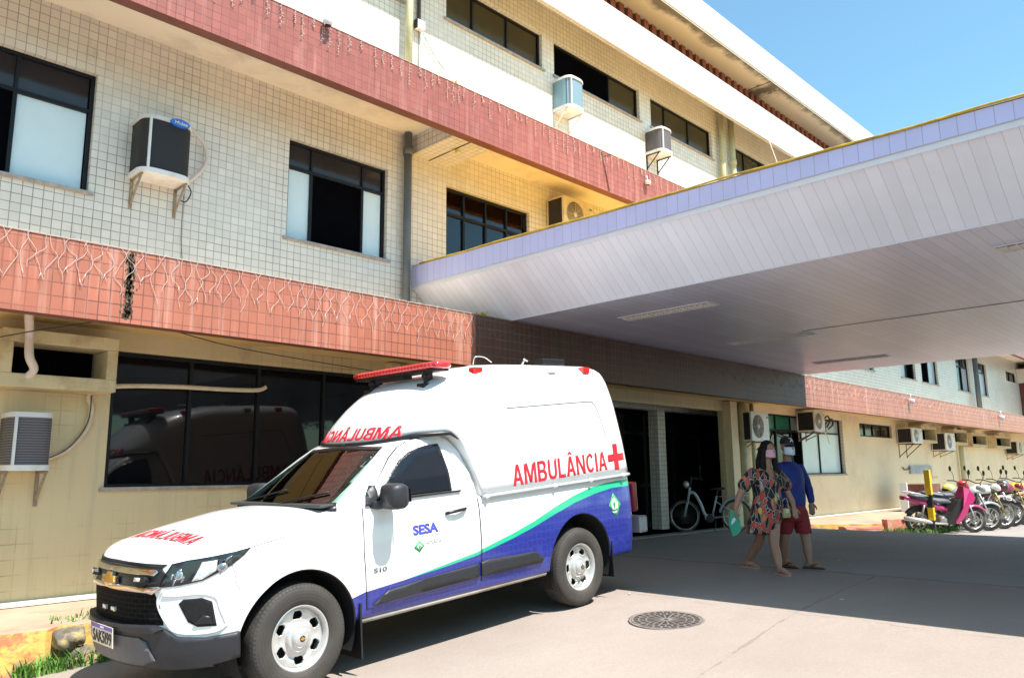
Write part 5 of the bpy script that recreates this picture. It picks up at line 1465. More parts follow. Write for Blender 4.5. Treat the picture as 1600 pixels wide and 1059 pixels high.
# small lamps on the ledges
def floodlight(label, loc, s=1.0):
    t = thing('floodlight', label, 'floodlight', loc, 0, 'small lamps on the ledges'); t.scale = (s,s,s)
    MB().tube([(0,.02,.02),(0,-.06,.03),(0,-.07,-.10)], .012, 6).build('arm', M['white_metal'], t)
    MB().lathe([(0,-.05),(.05,-.045),(.075,.02),(.06,.05),(0,.06)], 'z', (0,-.08,-.15), 16).build('lamp_head', M['white_metal'], t)
    MB().lathe([(0,-.052),(.045,-.050),(.045,-.046)], 'z', (0,-.08,-.15), 16).build('lens', M['black'], t)
    return t
floodlight('small round lamp on top of the pink ledge near the top of the photo', (4.83,8.0,6.98), .9)
floodlight('small lamp head on the pink ledge just left of the canopy edge', (11.75,8.0,6.70), .8)
floodlight('white lamp hanging over the far lower ledge, nearer one', (24.5,7.8,3.40), 1.2)
floodlight('white lamp hanging over the far lower ledge, farther one near the wing', (34.5,7.8,3.38), 1.4)

# ------------------------------------------------------------------ icicle lights
def net_lights(label, x0, x1, y, zt, drop, step, seed, rough=.02, name='string_lights', mat='wire'):
    r = random.Random(seed); m = MB(); x = x0; i = 0; rows = 3
    cols = []
    while x < x1:
        ph = r.uniform(-rough, rough); h = drop*r.uniform(.7, 1.12)
        P = []; n = 7
        sgn = 1 if i % 2 else -1
        for k in range(n):
            t = k/(n-1)
            P.append((x + sgn*step*.42*math.sin(PI*(t*2.5+.1))+r.uniform(-rough, rough), y-.010-.012*r.random(), zt+.01 - h*t + r.uniform(-.01,.01)))
        m.tube(catmull(P, 3), .0020, 4, caps=False)
        if r.random() < .35:
            a = P[-2]; m.tube([a, (a[0]+r.uniform(-.03,.03), a[1]-.008, a[2]-.06)], .0024, 4)
        x += step*r.uniform(.75, 1.2); i += 1
    m.tube([(x0+(x1-x0)*k/200, y-.008, zt+.006+.006*r.uniform(-1,1)) for k in range(201)], .0022, 4)
    return tag(m.build(name, M[mat], fixn=False), label, 'string lights', 'unlit string lights along the ledges')
net_lights('net of white string lights draped over the terracotta ledge, left of the canopy', .5, 7.18, 7.8, 3.42, .46, .085, 5)
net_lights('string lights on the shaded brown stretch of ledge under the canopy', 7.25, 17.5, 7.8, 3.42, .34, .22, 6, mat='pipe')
net_lights('dense white string lights on the far terracotta ledge, right of the canopy', 17.7, 46, 7.8, 3.42, .38, .20, 7, .03)
def icicles(label, x0, x1, y, zt, seed):
    r = random.Random(seed); m = MB(); x = x0
    while x < x1:
        h = r.choice((.14,.22,.30,.36))*r.uniform(.85,1.1); n = 8; P = []
        for k in range(n+1): P.append((x + r.uniform(-.008,.008), y-.010-.01*r.random(), zt - h*k/n))
        m.tube(P, .0019, 4, caps=False)
        for k in range(1, n):
            a = P[k]; s = r.choice((-1,1)); m.tube([a, (a[0]+s*.022, a[1]-.012, a[2]-.014)], [.003,.0045], 4)
        x += r.uniform(.10,.22)
    m.tube([(x0+(x1-x0)*k/120, y-.006, zt+.004*r.uniform(-1,1)) for k in range(121)], .004, 4)
    return tag(m.build('string_lights', M['wire'], fixn=False), label, 'string lights', 'unlit string lights along the ledges')
icicles('short icicle lights hanging down the pink upper ledge', 3.4, 16.0, 8.0, 6.86, 9)
# mould streak and weeds
M['mould'] = pm('black_mould', (.10,.07,.045), .95, var=.4, scale=30)
r = random.Random(3); m = MB()
for i in range(420):
    z = 3.41 - r.random()**.8*.66; x = 2.66 + r.gauss(0,.022) + (3.41-z)*.0; s = r.uniform(.006,.016)
    m.box(x-s/2, x+s/2, 7.795, 7.7985+r.uniform(0,.0005), z-s, z+s*.6)
tag(m.build('mould_streak', M['mould'], fixn=False), 'dark dead creeper stain running down the left terracotta ledge', 'dead creeper')
M['leaf'] = pm('weed_leaf', (.10,.26,.03), .6, var=.4, scale=9)
M['leaf_y'] = pm('yellow_weed_leaf', (.42,.42,.06), .6, var=.3, scale=9)
M['stem'] = pm('weed_stem', (.20,.22,.05), .7)
def weed(label, loc, size, n, mat='leaf', seed=0, up=.6, cat='weed', name='weed', kind=None, group=None):
    r = random.Random(seed); m = MB()
    for i in range(n):
        a = r.uniform(0, 2*PI); L = size*r.uniform(.5,1.1); tilt = r.uniform(.2, 1.1)
        dirv = Vector((math.cos(a)*math.sin(tilt), math.sin(a)*math.sin(tilt), math.cos(tilt)*up+.1)); sd_ = Vector((-math.sin(a), math.cos(a), 0))*L*.07
        b = Vector((r.gauss(0,size*.22), r.gauss(0,size*.12), 0)); mid = b + dirv*L*.55; tip = b + dirv*L + Vector((0,0,-L*.22))
        m.add([b-sd_*.4, b+sd_*.4, mid+sd_, mid-sd_, tip], [(0,1,2,3),(3,2,4)], 0)
    o = m.build(name, M[mat], fixn=False); o.location = loc
    return tag(o, label, cat, group, kind)
weed('small yellow green weed growing on the ledge at the canopy corner', (7.4,7.86,3.42), .16, 26, 'leaf_y', 1)
weed('yellow leafy weed on the pink ledge right of the downpipe', (7.05,8.02,6.86), .11, 22, 'leaf_y', 2)
weed('fern like weed hanging from the joint of the cross beam', (7.52,8.55,6.15), .12, 22, 'leaf_y', 4, -.3)
weed('bright yellow weed on the far ledge where the canopy ends', (17.95,7.86,3.42), .16, 26, 'leaf_y', 5)
weed('leafy shrub sprouting over the roof edge against the sky', (14.5,8.5,11.83), .42, 60, 'leaf', 6)
# ------------------------------------------------------------------ manhole
def manhole():
    t = thing('manhole_cover', 'round cast iron manhole cover with radial slots in the sunlit road', 'manhole cover', (6.12,4.13, gz(6.12)+.001))
    t.rotation_euler = (0, -math.atan((gz(6.5)-gz(5.8))/.7), .3)
    iron = pm('cast_iron', (.17,.145,.13), .6, var=.25, scale=14, dirt=(.30,.25,.21), dscale=9); hole = pm('slot_shadow', (.03,.025,.022), .9)
    MB().lathe([(.335,0),(.335,.006),(.31,.007),(.31,0)], 'z', n=56).build('frame', iron, t)
    MB().lathe([(.305,0),(.305,.0045),(0,.0045)], 'z', n=56, sm=False).build('cover', hole, t, fixn=True)
    m = MB()
    def bar(a0, r0, a1, r1, w):
        p = Vector((r0*math.cos(a0), r0*math.sin(a0), .0075)); q = Vector((r1*math.cos(a1), r1*math.sin(a1), .0075)); d = (q-p); s = Vector((-d.y, d.x, 0)).normalized()*w/2
        m.add([p-s, q-s, q+s, p+s], [(0,1,2,3)], 0)
    for k in range(16): bar(2*PI*k/16, .03, 2*PI*k/16, .17, .014)
    for k in range(24): bar(2*PI*k/24, .19, 2*PI*(k+.0)/24, .235, .016); bar(2*PI*(k+.5)/24, .25, 2*PI*(k+.5)/24, .30, .016)
    for rr, w in ((.035,.03),(.178,.012),(.242,.012),(.298,.014)):
        m.lathe([(rr-w/2,.0078),(rr+w/2,.0078)], 'z', n=48, sm=False)
    m.build('cast_pattern', iron, t, fixn=False)
manhole()
# ------------------------------------------------------------------ kerb rubble and grass, left
def rock(label, loc, s, seed, mat, cat='stone', name='broken_kerb_stone', flat=1.0):
    r = random.Random(seed); m = MB(); m.blob((0,0,0), s[0], s[1], s[2], 26, 18)
    o = m.build(name, mat); bm = bmesh.new(); bm.from_mesh(o.data); bmesh.ops.remove_doubles(bm, verts=bm.verts, dist=1e-4)
    from mathutils import noise as mn
    for v in bm.verts:
        k = mn.noise(v.co*9+Vector((seed,0,0)))*.55 + mn.noise(v.co*26+Vector((0,seed,0)))*.25; v.co *= 1+k
        v.co.x = max(-s[0]*.88, min(s[0]*.88, v.co.x)); v.co.z = max(-s[2]*.85, min(s[2]*.85, v.co.z))
    bm.to_mesh(o.data); bm.free(); o.location = loc; return tag(o, label, cat)
M['stone'] = pm('mossy_stone', (.15,.13,.10), .95, var=.3, scale=9, bmp=.6, dirt=(.62,.45,.15), dscale=5)
rock('large broken kerb stone, upper one of the pile before the number plate', (2.32,7.60,-.09), (.13,.13,.10), 1, M['stone'])
rock('grey rubble stone, lower one of the pile beside the grass', (2.40,7.55,-.28), (.15,.11,.14), 2, M['stone'])
def grass(label, x0, x1, y0, y1, zf, n, hmin, hmax, seed, kind='stuff'):
    r = random.Random(seed); m = MB()
    for i in range(n):
        x, y = r.uniform(x0,x1), r.uniform(y0,y1); z = zf(x) ; h = r.uniform(hmin,hmax); a = r.uniform(0,2*PI); w = r.uniform(.004,.009); ln = r.uniform(.2,.9)*h
        d = Vector((math.cos(a),math.sin(a),0)); s = Vector((-d.y,d.x,0))*w
        b = Vector((x,y,z-.01)); m1_ = b + d*ln*.3 + Vector((0,0,h*.6)); t = b + d*ln + Vector((0,0,h*r.uniform(.7,1)))
        m.add([b-s,b+s,m1_+s*.8,m1_-s*.8,t], [(0,1,2,3),(3,2,4)], 0)
    return tag(m.build('grass', M['leaf_g'], fixn=False), label, 'grass', None, kind)
M['leaf_g'] = pm('grass_blade', (.09,.20,.025), .7, var=.6, scale=6)
grass('bright green grass tuft at the foot of the broken kerb by the front bumper', 1.9, 3.3, 7.40, 7.60, lambda x: gz(x), 900, .06, .20, 11)
grass('small grass tufts in the pavement crack above the kerb', 2.25, 2.75, 7.80, 8.15, lambda x: 0.0, 60, .03, .09, 12)
grass('sunlit grass strip at the foot of the yellow and black post', 17.9, 20.2, 5.5, 6.5, lambda x: -.10, 1700, .05, .17, 13)
MB_ = MB()
# right hand kerb stub
k1 = rough_slab('kerb_block', [(18.45,6.55),(19.15,6.10),(19.35,6.3),(18.65,6.75)], .17, -.12, M['kerb_red'], M['kerb_red'], .015, seed=9)
tag(k1, 'faded red kerb block ending the far pavement beside the motorbikes', 'kerb stone')
k1 = rough_slab('kerb_slab', [(17.75,7.2),(18.35,6.60),(18.6,6.8),(18.0,7.45)], .02, -.06, M['kerb_red'], M['kerb_red'], .015, seed=10)
tag(k1, 'cracked red and yellow kerb slab lifted above a hole on the far pavement', 'kerb stone')
# striped post, brown bin, wall plates
t = thing('striped_post', 'leaning yellow and black striped post beside the first motorbike', 'post', (18.45,5.62,-.08)); t.rotation_euler = (0,-.04,0)
for i in range(5):
    z0 = i*.265; MB().box(-.055,.055,-.055,.055,z0,z0+.263).build('stripe', D.materials.get('post_yellow') or pm('post_yellow',(.85,.50,.01),.5) if i in (1,3,4) else M['black'], t)
t = thing('wooden_box', 'brown upright box with a pale side behind the first motorbike', 'box', (26.1,8.2,.02))
MB().box(-.75,.75,-.35,.35,0,.80).build('box_body', pm('brown_board', (.16,.06,.045), .7, var=.25, scale=5), t, bevel=.01)
MB().box(-.84,-.755,.12,.33,0,.84).build('pale_side', M['white_metal'], t)
t = thing('cable_box', 'grey wall plate with loose cables above the brown box', 'cable box', (29.4,9.19,1.25))
MB().box(-1.1,1.1,-.05,0,-.13,.13).build('plate', pm('galvanised', (.30,.33,.38), .5, var=.25, scale=3), t)
hose('cable', '', [(-1.1,-.05,.05),(-1.6,-.04,.0),(-1.8,-.04,.08)], .02, 'dwire', 4, parent=t, n=5)
hose('cable', '', [(.9,-.05,-.1),(1.3,-.04,-.3),(1.7,-.04,-.25)], .02, 'hose', 4, parent=t, n=5)
# ------------------------------------------------------------------ people
def fuse(mb, name, mat, parent, voxel=.006, smooth=3, disp=None):
    o = mb.build(name, mat, parent)
    rm = o.modifiers.new('fuse', 'REMESH'); rm.mode = 'VOXEL'; rm.voxel_size = voxel; rm.use_smooth_shade = True
    sm_ = o.modifiers.new('soften', 'SMOOTH'); sm_.factor = .5; sm_.iterations = smooth
    bpy.context.view_layer.update()
    me = D.meshes.new_from_object(o.evaluated_get(bpy.context.evaluated_depsgraph_get()))
    o.modifiers.clear(); o.data = me
    me.materials.clear(); me.materials.append(mat)
    if disp:
        for v in me.vertices: v.co = disp(v.co.copy())
    for p in me.polygons: p.use_smooth = True
    return o
def limb(m, pts, rs, k=5, n=14):
    """tapered limb through the joints, with spherical ends"""
    P = catmull(pts, k); N_ = len(P); R_ = []
    for i in range(N_):
        t = i/(N_-1)*(len(rs)-1); a = int(min(t, len(rs)-2)); f = t-a; f = f*f*(3-2*f); R_.append(rs[a]*(1-f)+rs[a+1]*f)
    m.tube(P, R_, n); m.blob(P[0], R_[0], R_[0], R_[0], 12, 8); m.blob(P[-1], R_[-1], R_[-1], R_[-1], 12, 8)
def rings(m, L, n=28, caps=True):
    """loft of ellipses (centre, rx, ry, angle)"""
    vs = []; fs = []
    for (c, rx, ry, a) in L:
        ca, sa = math.cos(a), math.sin(a)
        for k in range(n):
            th = 2*PI*k/n; u, v = rx*math.cos(th), ry*math.sin(th)
            vs.append((c[0]+u*ca-v*sa, c[1]+u*sa+v*ca, c[2]))
    for i in range(len(L)-1):
        for k in range(n): fs.append((i*n+k, i*n+(k+1)%n, (i+1)*n+(k+1)%n, (i+1)*n+k))
    if caps: fs.append(tuple(range(n))); fs.append(tuple((len(L)-1)*n+k for k in range(n)))
    m.add(vs, fs, 0, True)
def hand(m, wrist, tip_dir, side, curl_dir, s=1.0):
    """palm, four bent fingers of unequal length and a thumb"""
    w = Vector(wrist); d = Vector(tip_dir).normalized(); a = Vector(side).normalized(); c = Vector(curl_dir).normalized()
    palm = w + d*.045*s
    M3 = Matrix((a, c, d)).transposed()
    m.blob(palm, .040*s, .017*s, .052*s, 14, 8, M=M3); m.blob(w, .026*s, .022*s, .03*s, 10, 6, M=M3)
    for i, L in enumerate((.066,.076,.070,.054)):
        o = w + d*.085*s + a*(-.028+.0187*i)*s
        p1 = o + d*L*.42*s + c*.006*s; p2 = o + d*L*.72*s + c*.022*s; p3 = o + d*L*.86*s + c*.042*s
        limb(m, [o - d*.02*s, p1, p2, p3], [.0095*s,.0088*s,.0080*s,.0068*s], 3, 8)
    o = w + d*.03*s - a*.032*s
    limb(m, [o, o - a*.022*s + d*.028*s + c*.012*s, o - a*.028*s + d*.052*s + c*.026*s], [.0120*s,.0098*s,.0082*s], 3, 8)
def foot(m, ankle, toe, s=1.0):
    a = Vector(ankle); t = Vector(toe); d = (t-a); d.z = 0; d.normalize(); sd_ = Vector((-d.y, d.x, 0))
    gzv = t.z
    heel = a - d*.045; heel.z = gzv+.030
    limb(m, [heel, a + d*.03 + Vector((0,0,-a.z+gzv+.045)), a + d*.10 + Vector((0,0,-a.z+gzv+.030)), a + d*.15 + Vector((0,0,-a.z+gzv+.020))], [.030,.036,.034,.026], 4, 12)
    limb(m, [a, heel+d*.02], [.034,.033], 2, 10)
    for i, (o, L) in enumerate(((-.028,.045),(-.011,.042),(.004,.036),(.018,.030),(.031,.022))):
        b = a + d*.150 + sd_*o; b.z = gzv+.016
        limb(m, [b, b+d*L*.6+Vector((0,0,.002)), b+d*L+Vector((0,0,-.006))], [.0125 if i == 0 else .009]*3, 2, 8)
    return d, sd_, gzv
def head(m, c, face, s=1.0):
    f = Vector(face).normalized(); r_ = Vector((0,0,1)).cross(f).normalized()
    M3 = Matrix((r_, f, Vector((0,0,1)))).transposed(); c = Vector(c)
    m.blob(c+Vector((0,0,.018*s)), .075*s, .094*s, .098*s, 24, 16, M=M3)
    m.blob(c+f*.022*s+Vector((0,0,-.045*s)), .058*s, .062*s, .072*s, 20, 12, M=M3)
    limb(m, [c+f*.088*s+Vector((0,0,.018*s)), c+f*.106*s+Vector((0,0,-.016*s))], [.010*s,.016*s], 2, 8)       # nose
    m.blob(c+f*.083*s+Vector((0,0,-.052*s)), .024*s, .012*s, .012*s, 10, 6, M=M3)                               # mouth
    for sg in (1,-1):
        m.blob(c+r_*.077*s*sg+Vector((0,0,-.005*s))-f*.005, .010*s, .020*s, .030*s, 10, 8, M=M3)               # ears
        m.blob(c+f*.078*s+r_*.030*s*sg+Vector((0,0,.030*s)), .024*s, .014*s, .008*s, 10, 6, M=M3)               # brow
    return f, r_, M3
def eyes(parent, c, f, r_, s=1.0):
    w = pm('eye_white', (.55,.53,.50), .2) if 'eye_white' not in D.materials else D.materials['eye_white']
    for sg in (1,-1):
        p = Vector(c)+f*.083*s+r_*.031*s*sg+Vector((0,0,.010*s))
        e = MB(); e.blob(p, .011*s, .011*s, .009*s, 10, 8); eo = e.build('eye', w, parent)
        e = MB(); e.blob(p+f*.006, .006*s, .006*s, .006*s, 8, 6); e.build('iris', M['dwire'], eo)
def mask_mesh(c, f, r_, s, mat, parent, hgt=.105, wid=.075):
    m = MB(); vs = []; nu, nv = 14, 10
    for j in range(nv+1):
        for i in range(nu+1):
            u = -1+2*i/nu; v = -1+2*j/nv; th = u*1.25
            rad = .090 + .022*math.exp(-(u*u)*2.5)*(1-.35*v*v)+.002*math.sin(v*9)
            p = Vector(c)+f*(rad*math.cos(th)*s+.004)+r_*(wid*math.sin(th)*s*1.05)+Vector((0,0,(-.042+hgt/2*v*(1-.18*abs(u)))*s))
            vs.append(p)
    m.add(vs, [(j*(nu+1)+i, j*(nu+1)+i+1, (j+1)*(nu+1)+i+1, (j+1)*(nu+1)+i) for j in range(nv) for i in range(nu)], 0, True)
    o = m.build('face_mask', mat, parent, fixn=False); q = o.modifiers.new('t','SOLIDIFY'); q.thickness = .003
    m = MB()
    for sg in (1,-1):
        a = Vector(c)+r_*(.078*sg*s)
        m.tube(catmull([a+f*.030+Vector((0,0,-.004)), a+r_*.008*sg-f*.012+Vector((0,0,.020)), a+r_*.006*sg-f*.022+Vector((0,0,-.02)), a+f*.03+Vector((0,0,-.078*s))],4), .0016, 5)
    m.build('ear_loop', mat, o)
skin_w = pm('warm_brown_skin', (.40,.205,.135), .5, var=.05, scale=12); skin_m = pm('tan_skin', (.31,.155,.10), .5, var=.05, scale=12)
def dress_mat():
    m, n, p = new_mat('printed_dress'); v = coords(n)
    wv = n.nodes.new('ShaderNodeVectorMath'); wv.operation = 'ADD'; sc = n.nodes.new('ShaderNodeVectorMath'); sc.operation = 'SCALE'; sc.inputs[3].default_value = .10
    n.links.new(noise(n, v, 7, 2, .5, 1), sc.inputs[0]); n.links.new(v, wv.inputs[0]); n.links.new(sc.outputs[0], wv.inputs[1])
    mp = n.nodes.new('ShaderNodeMapping'); mp.inputs[2].default_value = (0,.55,.0); mp.inputs[3].default_value = (19,19,8); n.links.new(wv.outputs[0], mp.inputs[0])
    vo = n.nodes.new('ShaderNodeTexVoronoi'); vo.inputs['Scale'].default_value = 1.0; n.links.new(mp.outputs[0], vo.inputs[0])
    s = n.nodes.new('ShaderNodeSeparateColor'); n.links.new(vo.outputs['Color'], s.inputs[0])
    cr = n.nodes.new('ShaderNodeValToRGB'); cr.color_ramp.interpolation = 'CONSTANT'; e = cr.color_ramp.elements
    cols = [(0,(.012,.010,.016)),(.42,(.75,.05,.03)),(.56,(.85,.20,.05)),(.67,(.52,.42,.30)),(.72,(.80,.50,.10)),(.78,(.70,.06,.05)),(.90,(.30,.08,.14)),(.95,(.02,.015,.02))]
    e[0].position = 0; e[0].color = (*cols[0][1],1); e[1].position = cols[1][0]; e[1].color = (*cols[1][1],1)
    for ps, c in cols[2:]: q = e.new(ps); q.color = (*c,1)
    n.links.new(s.outputs[0], cr.inputs[0])
    vo2 = n.nodes.new('ShaderNodeTexVoronoi'); vo2.feature = 'DISTANCE_TO_EDGE'; n.links.new(mp.outputs[0], vo2.inputs[0]); vo2.inputs['Scale'].default_value = 1.0
    base = mixc(n, math_(n, 'LESS_THAN', vo2.outputs[0], .10), cr.outputs[0], (.012,.010,.014))
    base = mixc(n, math_(n, 'LESS_THAN', vo2.outputs[0], .035), base, (.50,.42,.34))
    n.links.new(base, p.inputs['Base Color']); p.inputs['Roughness'].default_value = .7
    bump(n, p, noise(n, v, 22, 3, .5, stretch=(1,1,.3)), .5, .02); return m
# woman
Wm = thing('person', 'woman in a colourful printed knee length dress and pink face mask, holding a green folder', 'person', (9.54,4.95,.0))
m = MB(); FA = math.atan2(-.94, -.34)+PI/2      # shoulder line angle
rings(m, [((.075,-.08,.60),.17,.13,FA),((.08,-.085,.72),.20,.155,FA),((.075,-.08,.86),.185,.150,FA),((.075,-.075,1.00),.175,.135,FA),((.078,-.07,1.12),.19,.135,FA),((.08,-.065,1.20),.18,.105,FA),((.088,-.07,1.27),.11,.075,FA),((.095,-.08,1.31),.058,.055,FA)])
m.blob((.02,-.17,1.09),.07,.06,.07); m.blob((.16,-.20,1.09),.07,.06,.07)
limb(m, [(.095,-.08,1.27),(.100,-.09,1.33),(.105,-.10,1.40)], [.056,.050,.050])
hc = (.112,-.114,1.51); f_, r_, M3 = head(m, hc, (-.42,-.90,-.05), 1.0)
RS, LS = (-.125,.005,1.215), (.275,-.150,1.205)
limb(m, [RS,(-.215,.055,1.09),(-.289,.094,.968),(-.33,.118,.87),(-.360,.138,.786)], [.062,.056,.045,.040,.027])
limb(m, [LS,(.325,-.205,1.08),(.343,-.235,.956),(.335,-.285,.86),(.309,-.315,.785)], [.060,.054,.043,.039,.026])
hand(m, (-.362,.140,.785), (-.12,.10,-1), (.3,.9,.1), (.8,-.3,.1)); hand(m, (.307,-.317,.785), (-.18,-.25,-1), (-.4,.85,.0), (-.6,-.2,.1))
limb(m, [(-.01,-.02,.66),(.045,.03,.50),(.10,.085,.35),(.165,.20,.22),(.215,.325,.075)], [.098,.078,.056,.054,.032])
limb(m, [(.165,-.10,.66),(.07,-.14,.50),(-.02,-.18,.352),(-.11,-.25,.22),(-.205,-.32,.078)], [.098,.080,.058,.056,.033])
fr = foot(m, (.215,.335,.075), (.17,.16,.012)); ff = foot(m, (-.205,-.325,.078), (-.30,-.50,.012))
wbody = fuse(m, 'body', skin_w, Wm, .0062, 4)
eyes(wbody, hc, f_, r_)
def sandal(ankle, d, sd_, gzv, mat, parent):
    a = Vector(ankle); m = MB()
    outl = [(-.085,-.028),(-.085,.028),(-.05,.036),(.04,.034),(.12,.044),(.17,.036),(.195,.0),(.17,-.040),(.12,-.044),(.04,-.034),(-.05,-.036)]
    m.prism(outl, lambda u, v: a+d*u+sd_*v+Vector((0,0,-a.z+gzv-.012)), lambda u, v: a+d*u+sd_*v+Vector((0,0,-a.z+gzv+.004)))
    o = m.build('sandal', mat, parent)
    m = MB()
    for sg in (1,-1): m.tube(catmull([a+d*.145+Vector((0,0,-a.z+gzv+.028)), a+d*.09+sd_*.03*sg+Vector((0,0,-a.z+gzv+.055)), a+d*.02+sd_*.042*sg+Vector((0,0,-a.z+gzv+.015))],4), .006, 6)
    m.build('strap', mat, o)
pinks = pm('pink_sandal', (.55,.33,.28), .6)
sandal((.215,.335,.075), *fr, pinks, Wm); sandal((-.205,-.325,.078), *ff, pinks, Wm)
DM = dress_mat(); m = MB()
rings(m, [((-.005,.02,.455),.185,.16,FA),((.02,-.01,.56),.205,.172,FA),((.06,-.06,.68),.222,.185,FA),((.075,-.08,.80),.215,.185,FA),((.075,-.08,.92),.192,.168,FA),((.075,-.08,1.00),.188,.162,FA),((.078,-.085,1.10),.215,.175,FA),((.08,-.07,1.18),.215,.135,FA),((.085,-.068,1.24),.165,.10,FA),((.09,-.07,1.275),.105,.078,FA)])
m.blob((.02,-.185,1.09),.085,.07,.08); m.blob((.165,-.21,1.09),.085,.07,.08)
limb(m, [RS,(-.185,.035,1.14),(-.235,.065,1.065)], [.078,.082,.086]); limb(m, [LS,(.305,-.185,1.13),(.335,-.215,1.06)], [.076,.080,.084])
from mathutils import noise as MN
def fold(v):
    a = math.atan2(v.y+.07, v.x-.07); k = max(0, min(1, (1.02-v.z)/.5))
    d = Vector((v.x-.07, v.y+.07, 0)); d = d.normalized() if d.length > .01 else d
    return v + d*(.012*k*math.sin(a*9+v.z*3) + .010*MN.noise(v*7)) + Vector((0,0,.010*math.sin(a*3) if v.z < .50 else 0))
dress = fuse(m, 'dress', DM, Wm, .011, 3, fold)
bm = bmesh.new(); bm.from_mesh(dress.data); fN = Vector((-.34,-.94,0)).normalized(); sN = Vector((.94,-.34,0)).normalized(); nc = Vector((.088,-.07,0))
kill = [f for f in bm.faces if (lambda q: (q-nc).dot(fN) > .02 and q.z > 1.10 and abs((q-nc).dot(sN)) < .085*(q.z-1.10)/.15)(f.calc_center_median())]
bmesh.ops.delete(bm, geom=kill, context='FACES'); bm.to_mesh(dress.data); bm.free()
# hair
hm, n_, p_ = new_mat('black_hair'); p_.inputs['Base Color'].default_value = (.010,.008,.008,1); p_.inputs['Roughness'].default_value = .6; p_.inputs['Specular IOR Level'].default_value = .25
w_ = n_.nodes.new('ShaderNodeTexWave'); w_.inputs['Scale'].default_value = 30; w_.inputs['Distortion'].default_value = 3; n_.links.new(coords(n_), w_.inputs[0]); bump(n_, p_, w_.outputs[0], .6, .006)
c = Vector(hc); m = MB()
m.blob(c+Vector((0,0,.035))-f_*.018, .092, .100, .098, 22, 14, M=M3)
m.blob(c-f_*.055+Vector((0,0,-.03)), .088, .060, .12, 18, 12, M=M3)
for sg, ln in ((1,.36),(-1,.42)):
    limb(m, [c+r_*.070*sg+f_*.03+Vector((0,0,.055)), c+r_*.088*sg+f_*.01+Vector((0,0,-.04)), c+r_*.092*sg+f_*.00+Vector((0,0,-.15)), c+r_*.10*sg+f_*.02+Vector((0,0,-ln*.75)), c+r_*.09*sg+f_*.04+Vector((0,0,-ln))], [.030,.034,.038,.040,.016])
limb(m, [c-f_*.06, c-f_*.085+Vector((0,0,-.12)), c-f_*.10+Vector((0,0,-.26)), c-f_*.10+Vector((0,0,-.38))], [.075,.075,.065,.03])
limb(m, [c-f_*.06-r_*.05, c-f_*.085-r_*.07+Vector((0,0,-.14)), c-f_*.08-r_*.09+Vector((0,0,-.30)), c-f_*.08-r_*.10+Vector((0,0,-.40))], [.055,.055,.050,.02])
fuse(m, 'hair', hm, wbody, .008, 2, lambda v: v + Vector((MN.noise(v*16)*.007, MN.noise(v*16+Vector((9,0,0)))*.007, 0)))
mask_mesh(hc, f_, r_, 1.0, pm('pink_mask', (.78,.42,.52), .7), wbody)
# folder and bag
t = thing('folder', 'green folder with a pale label held in the woman\'s lowered right hand', 'folder', (9.54-.372,4.95+.150,.0))
nv = Vector((.75,-.62,.1)).normalized()
m = MB(); a_ = Vector((.02,-.03,.77)); pts = [(-.05,.78),(.055,.70),(.075,.52),(.02,.46),(-.04,.44),(-.085,.60)]
dv = Vector((.70,.71,0))
m.prism(pts, lambda u, v: Vector((dv.x*u*0+u*.7, u*-.71, v))+Vector((.0,.0,0))-Vector((.006,.006,0)), lambda u, v: Vector((u*.7, u*-.71, v))+Vector((.006,.006,0)))
m.build('cover', pm('green_folder', (.01,.33,.20), .4, coat=.3), t)
m = MB(); m.prism([(-.03,.66),(.02,.69),(.025,.66),(-.045,.58),(-.05,.61)], lambda u, v: Vector((u*.7, u*-.71, v))-Vector((.0075,.0075,0)), lambda u, v: Vector((u*.7, u*-.71, v))-Vector((.0062,.0062,0)))
m.build('label', M['film'], t)
t = thing('handbag', 'small straw coloured handbag hanging from the woman\'s left arm', 'handbag', (9.54+.185,4.95-.262,.0))
M['straw'] = pm('straw_bag', (.50,.40,.20), .7, var=.15, scale=20, bmp=.3)
m = MB(); m.box(-.06,.06,-.028,.028,.655,.775, M=Matrix.Rotation(FA,4,'Z')); m.build('bag_body', M['straw'], t, bevel=.012)
MB().box(-.022,.022,-.032,.032,.72,.765, M=Matrix.Rotation(FA,4,'Z')).build('clasp', M['ac_white'], t)
MB().tube(catmull([(-.045,.02,.77),(-.03,.02,.86),(.05,.01,.90),(.05,-.01,.86),(.045,-.02,.77)],4), .006, 6).build('strap', M['straw'], t)
# man
Mn = thing('person', 'man in dark cap, blue long sleeved shirt and dark red shorts, white face mask', 'person', (10.13,4.70,.0))
FB = math.atan2(-.96,-.28)+PI/2
m = MB()
rings(m, [((-.065,.06,.70),.165,.12,FB),((-.060,.06,.82),.175,.135,FB),((-.060,.06,.95),.175,.135,FB),((-.060,.06,1.10),.19,.13,FB),((-.062,.065,1.22),.20,.12,FB),((-.065,.068,1.30),.17,.09,FB),((-.068,.075,1.36),.07,.06,FB)])
limb(m, [(-.068,.078,1.34),(-.070,.080,1.42),(-.072,.08,1.46)], [.060,.055,.055])
hm_c = (-.070,.066,1.555); f2, r2, M32 = head(m, hm_c, (-.50,-.86,-.08), 1.03)
RS2, LS2 = (-.250,.118,1.285), (.125,.010,1.265)
limb(m, [RS2,(-.300,.125,1.15),(-.320,.12,1.03),(-.31,.08,.92),(-.29,.04,.84)], [.062,.055,.045,.040,.028])
limb(m, [LS2,(.185,-.02,1.14),(.215,-.048,1.03),(.205,-.075,.93),(.172,-.098,.835)], [.062,.054,.045,.040,.028])
hand(m, (-.288,.036,.835), (.1,-.1,-1), (.3,.9,0), (.9,-.3,0), 1.05); hand(m, (.170,-.100,.83), (-.12,-.08,-1), (-.2,.95,.0), (-.9,-.2,0), 1.08)
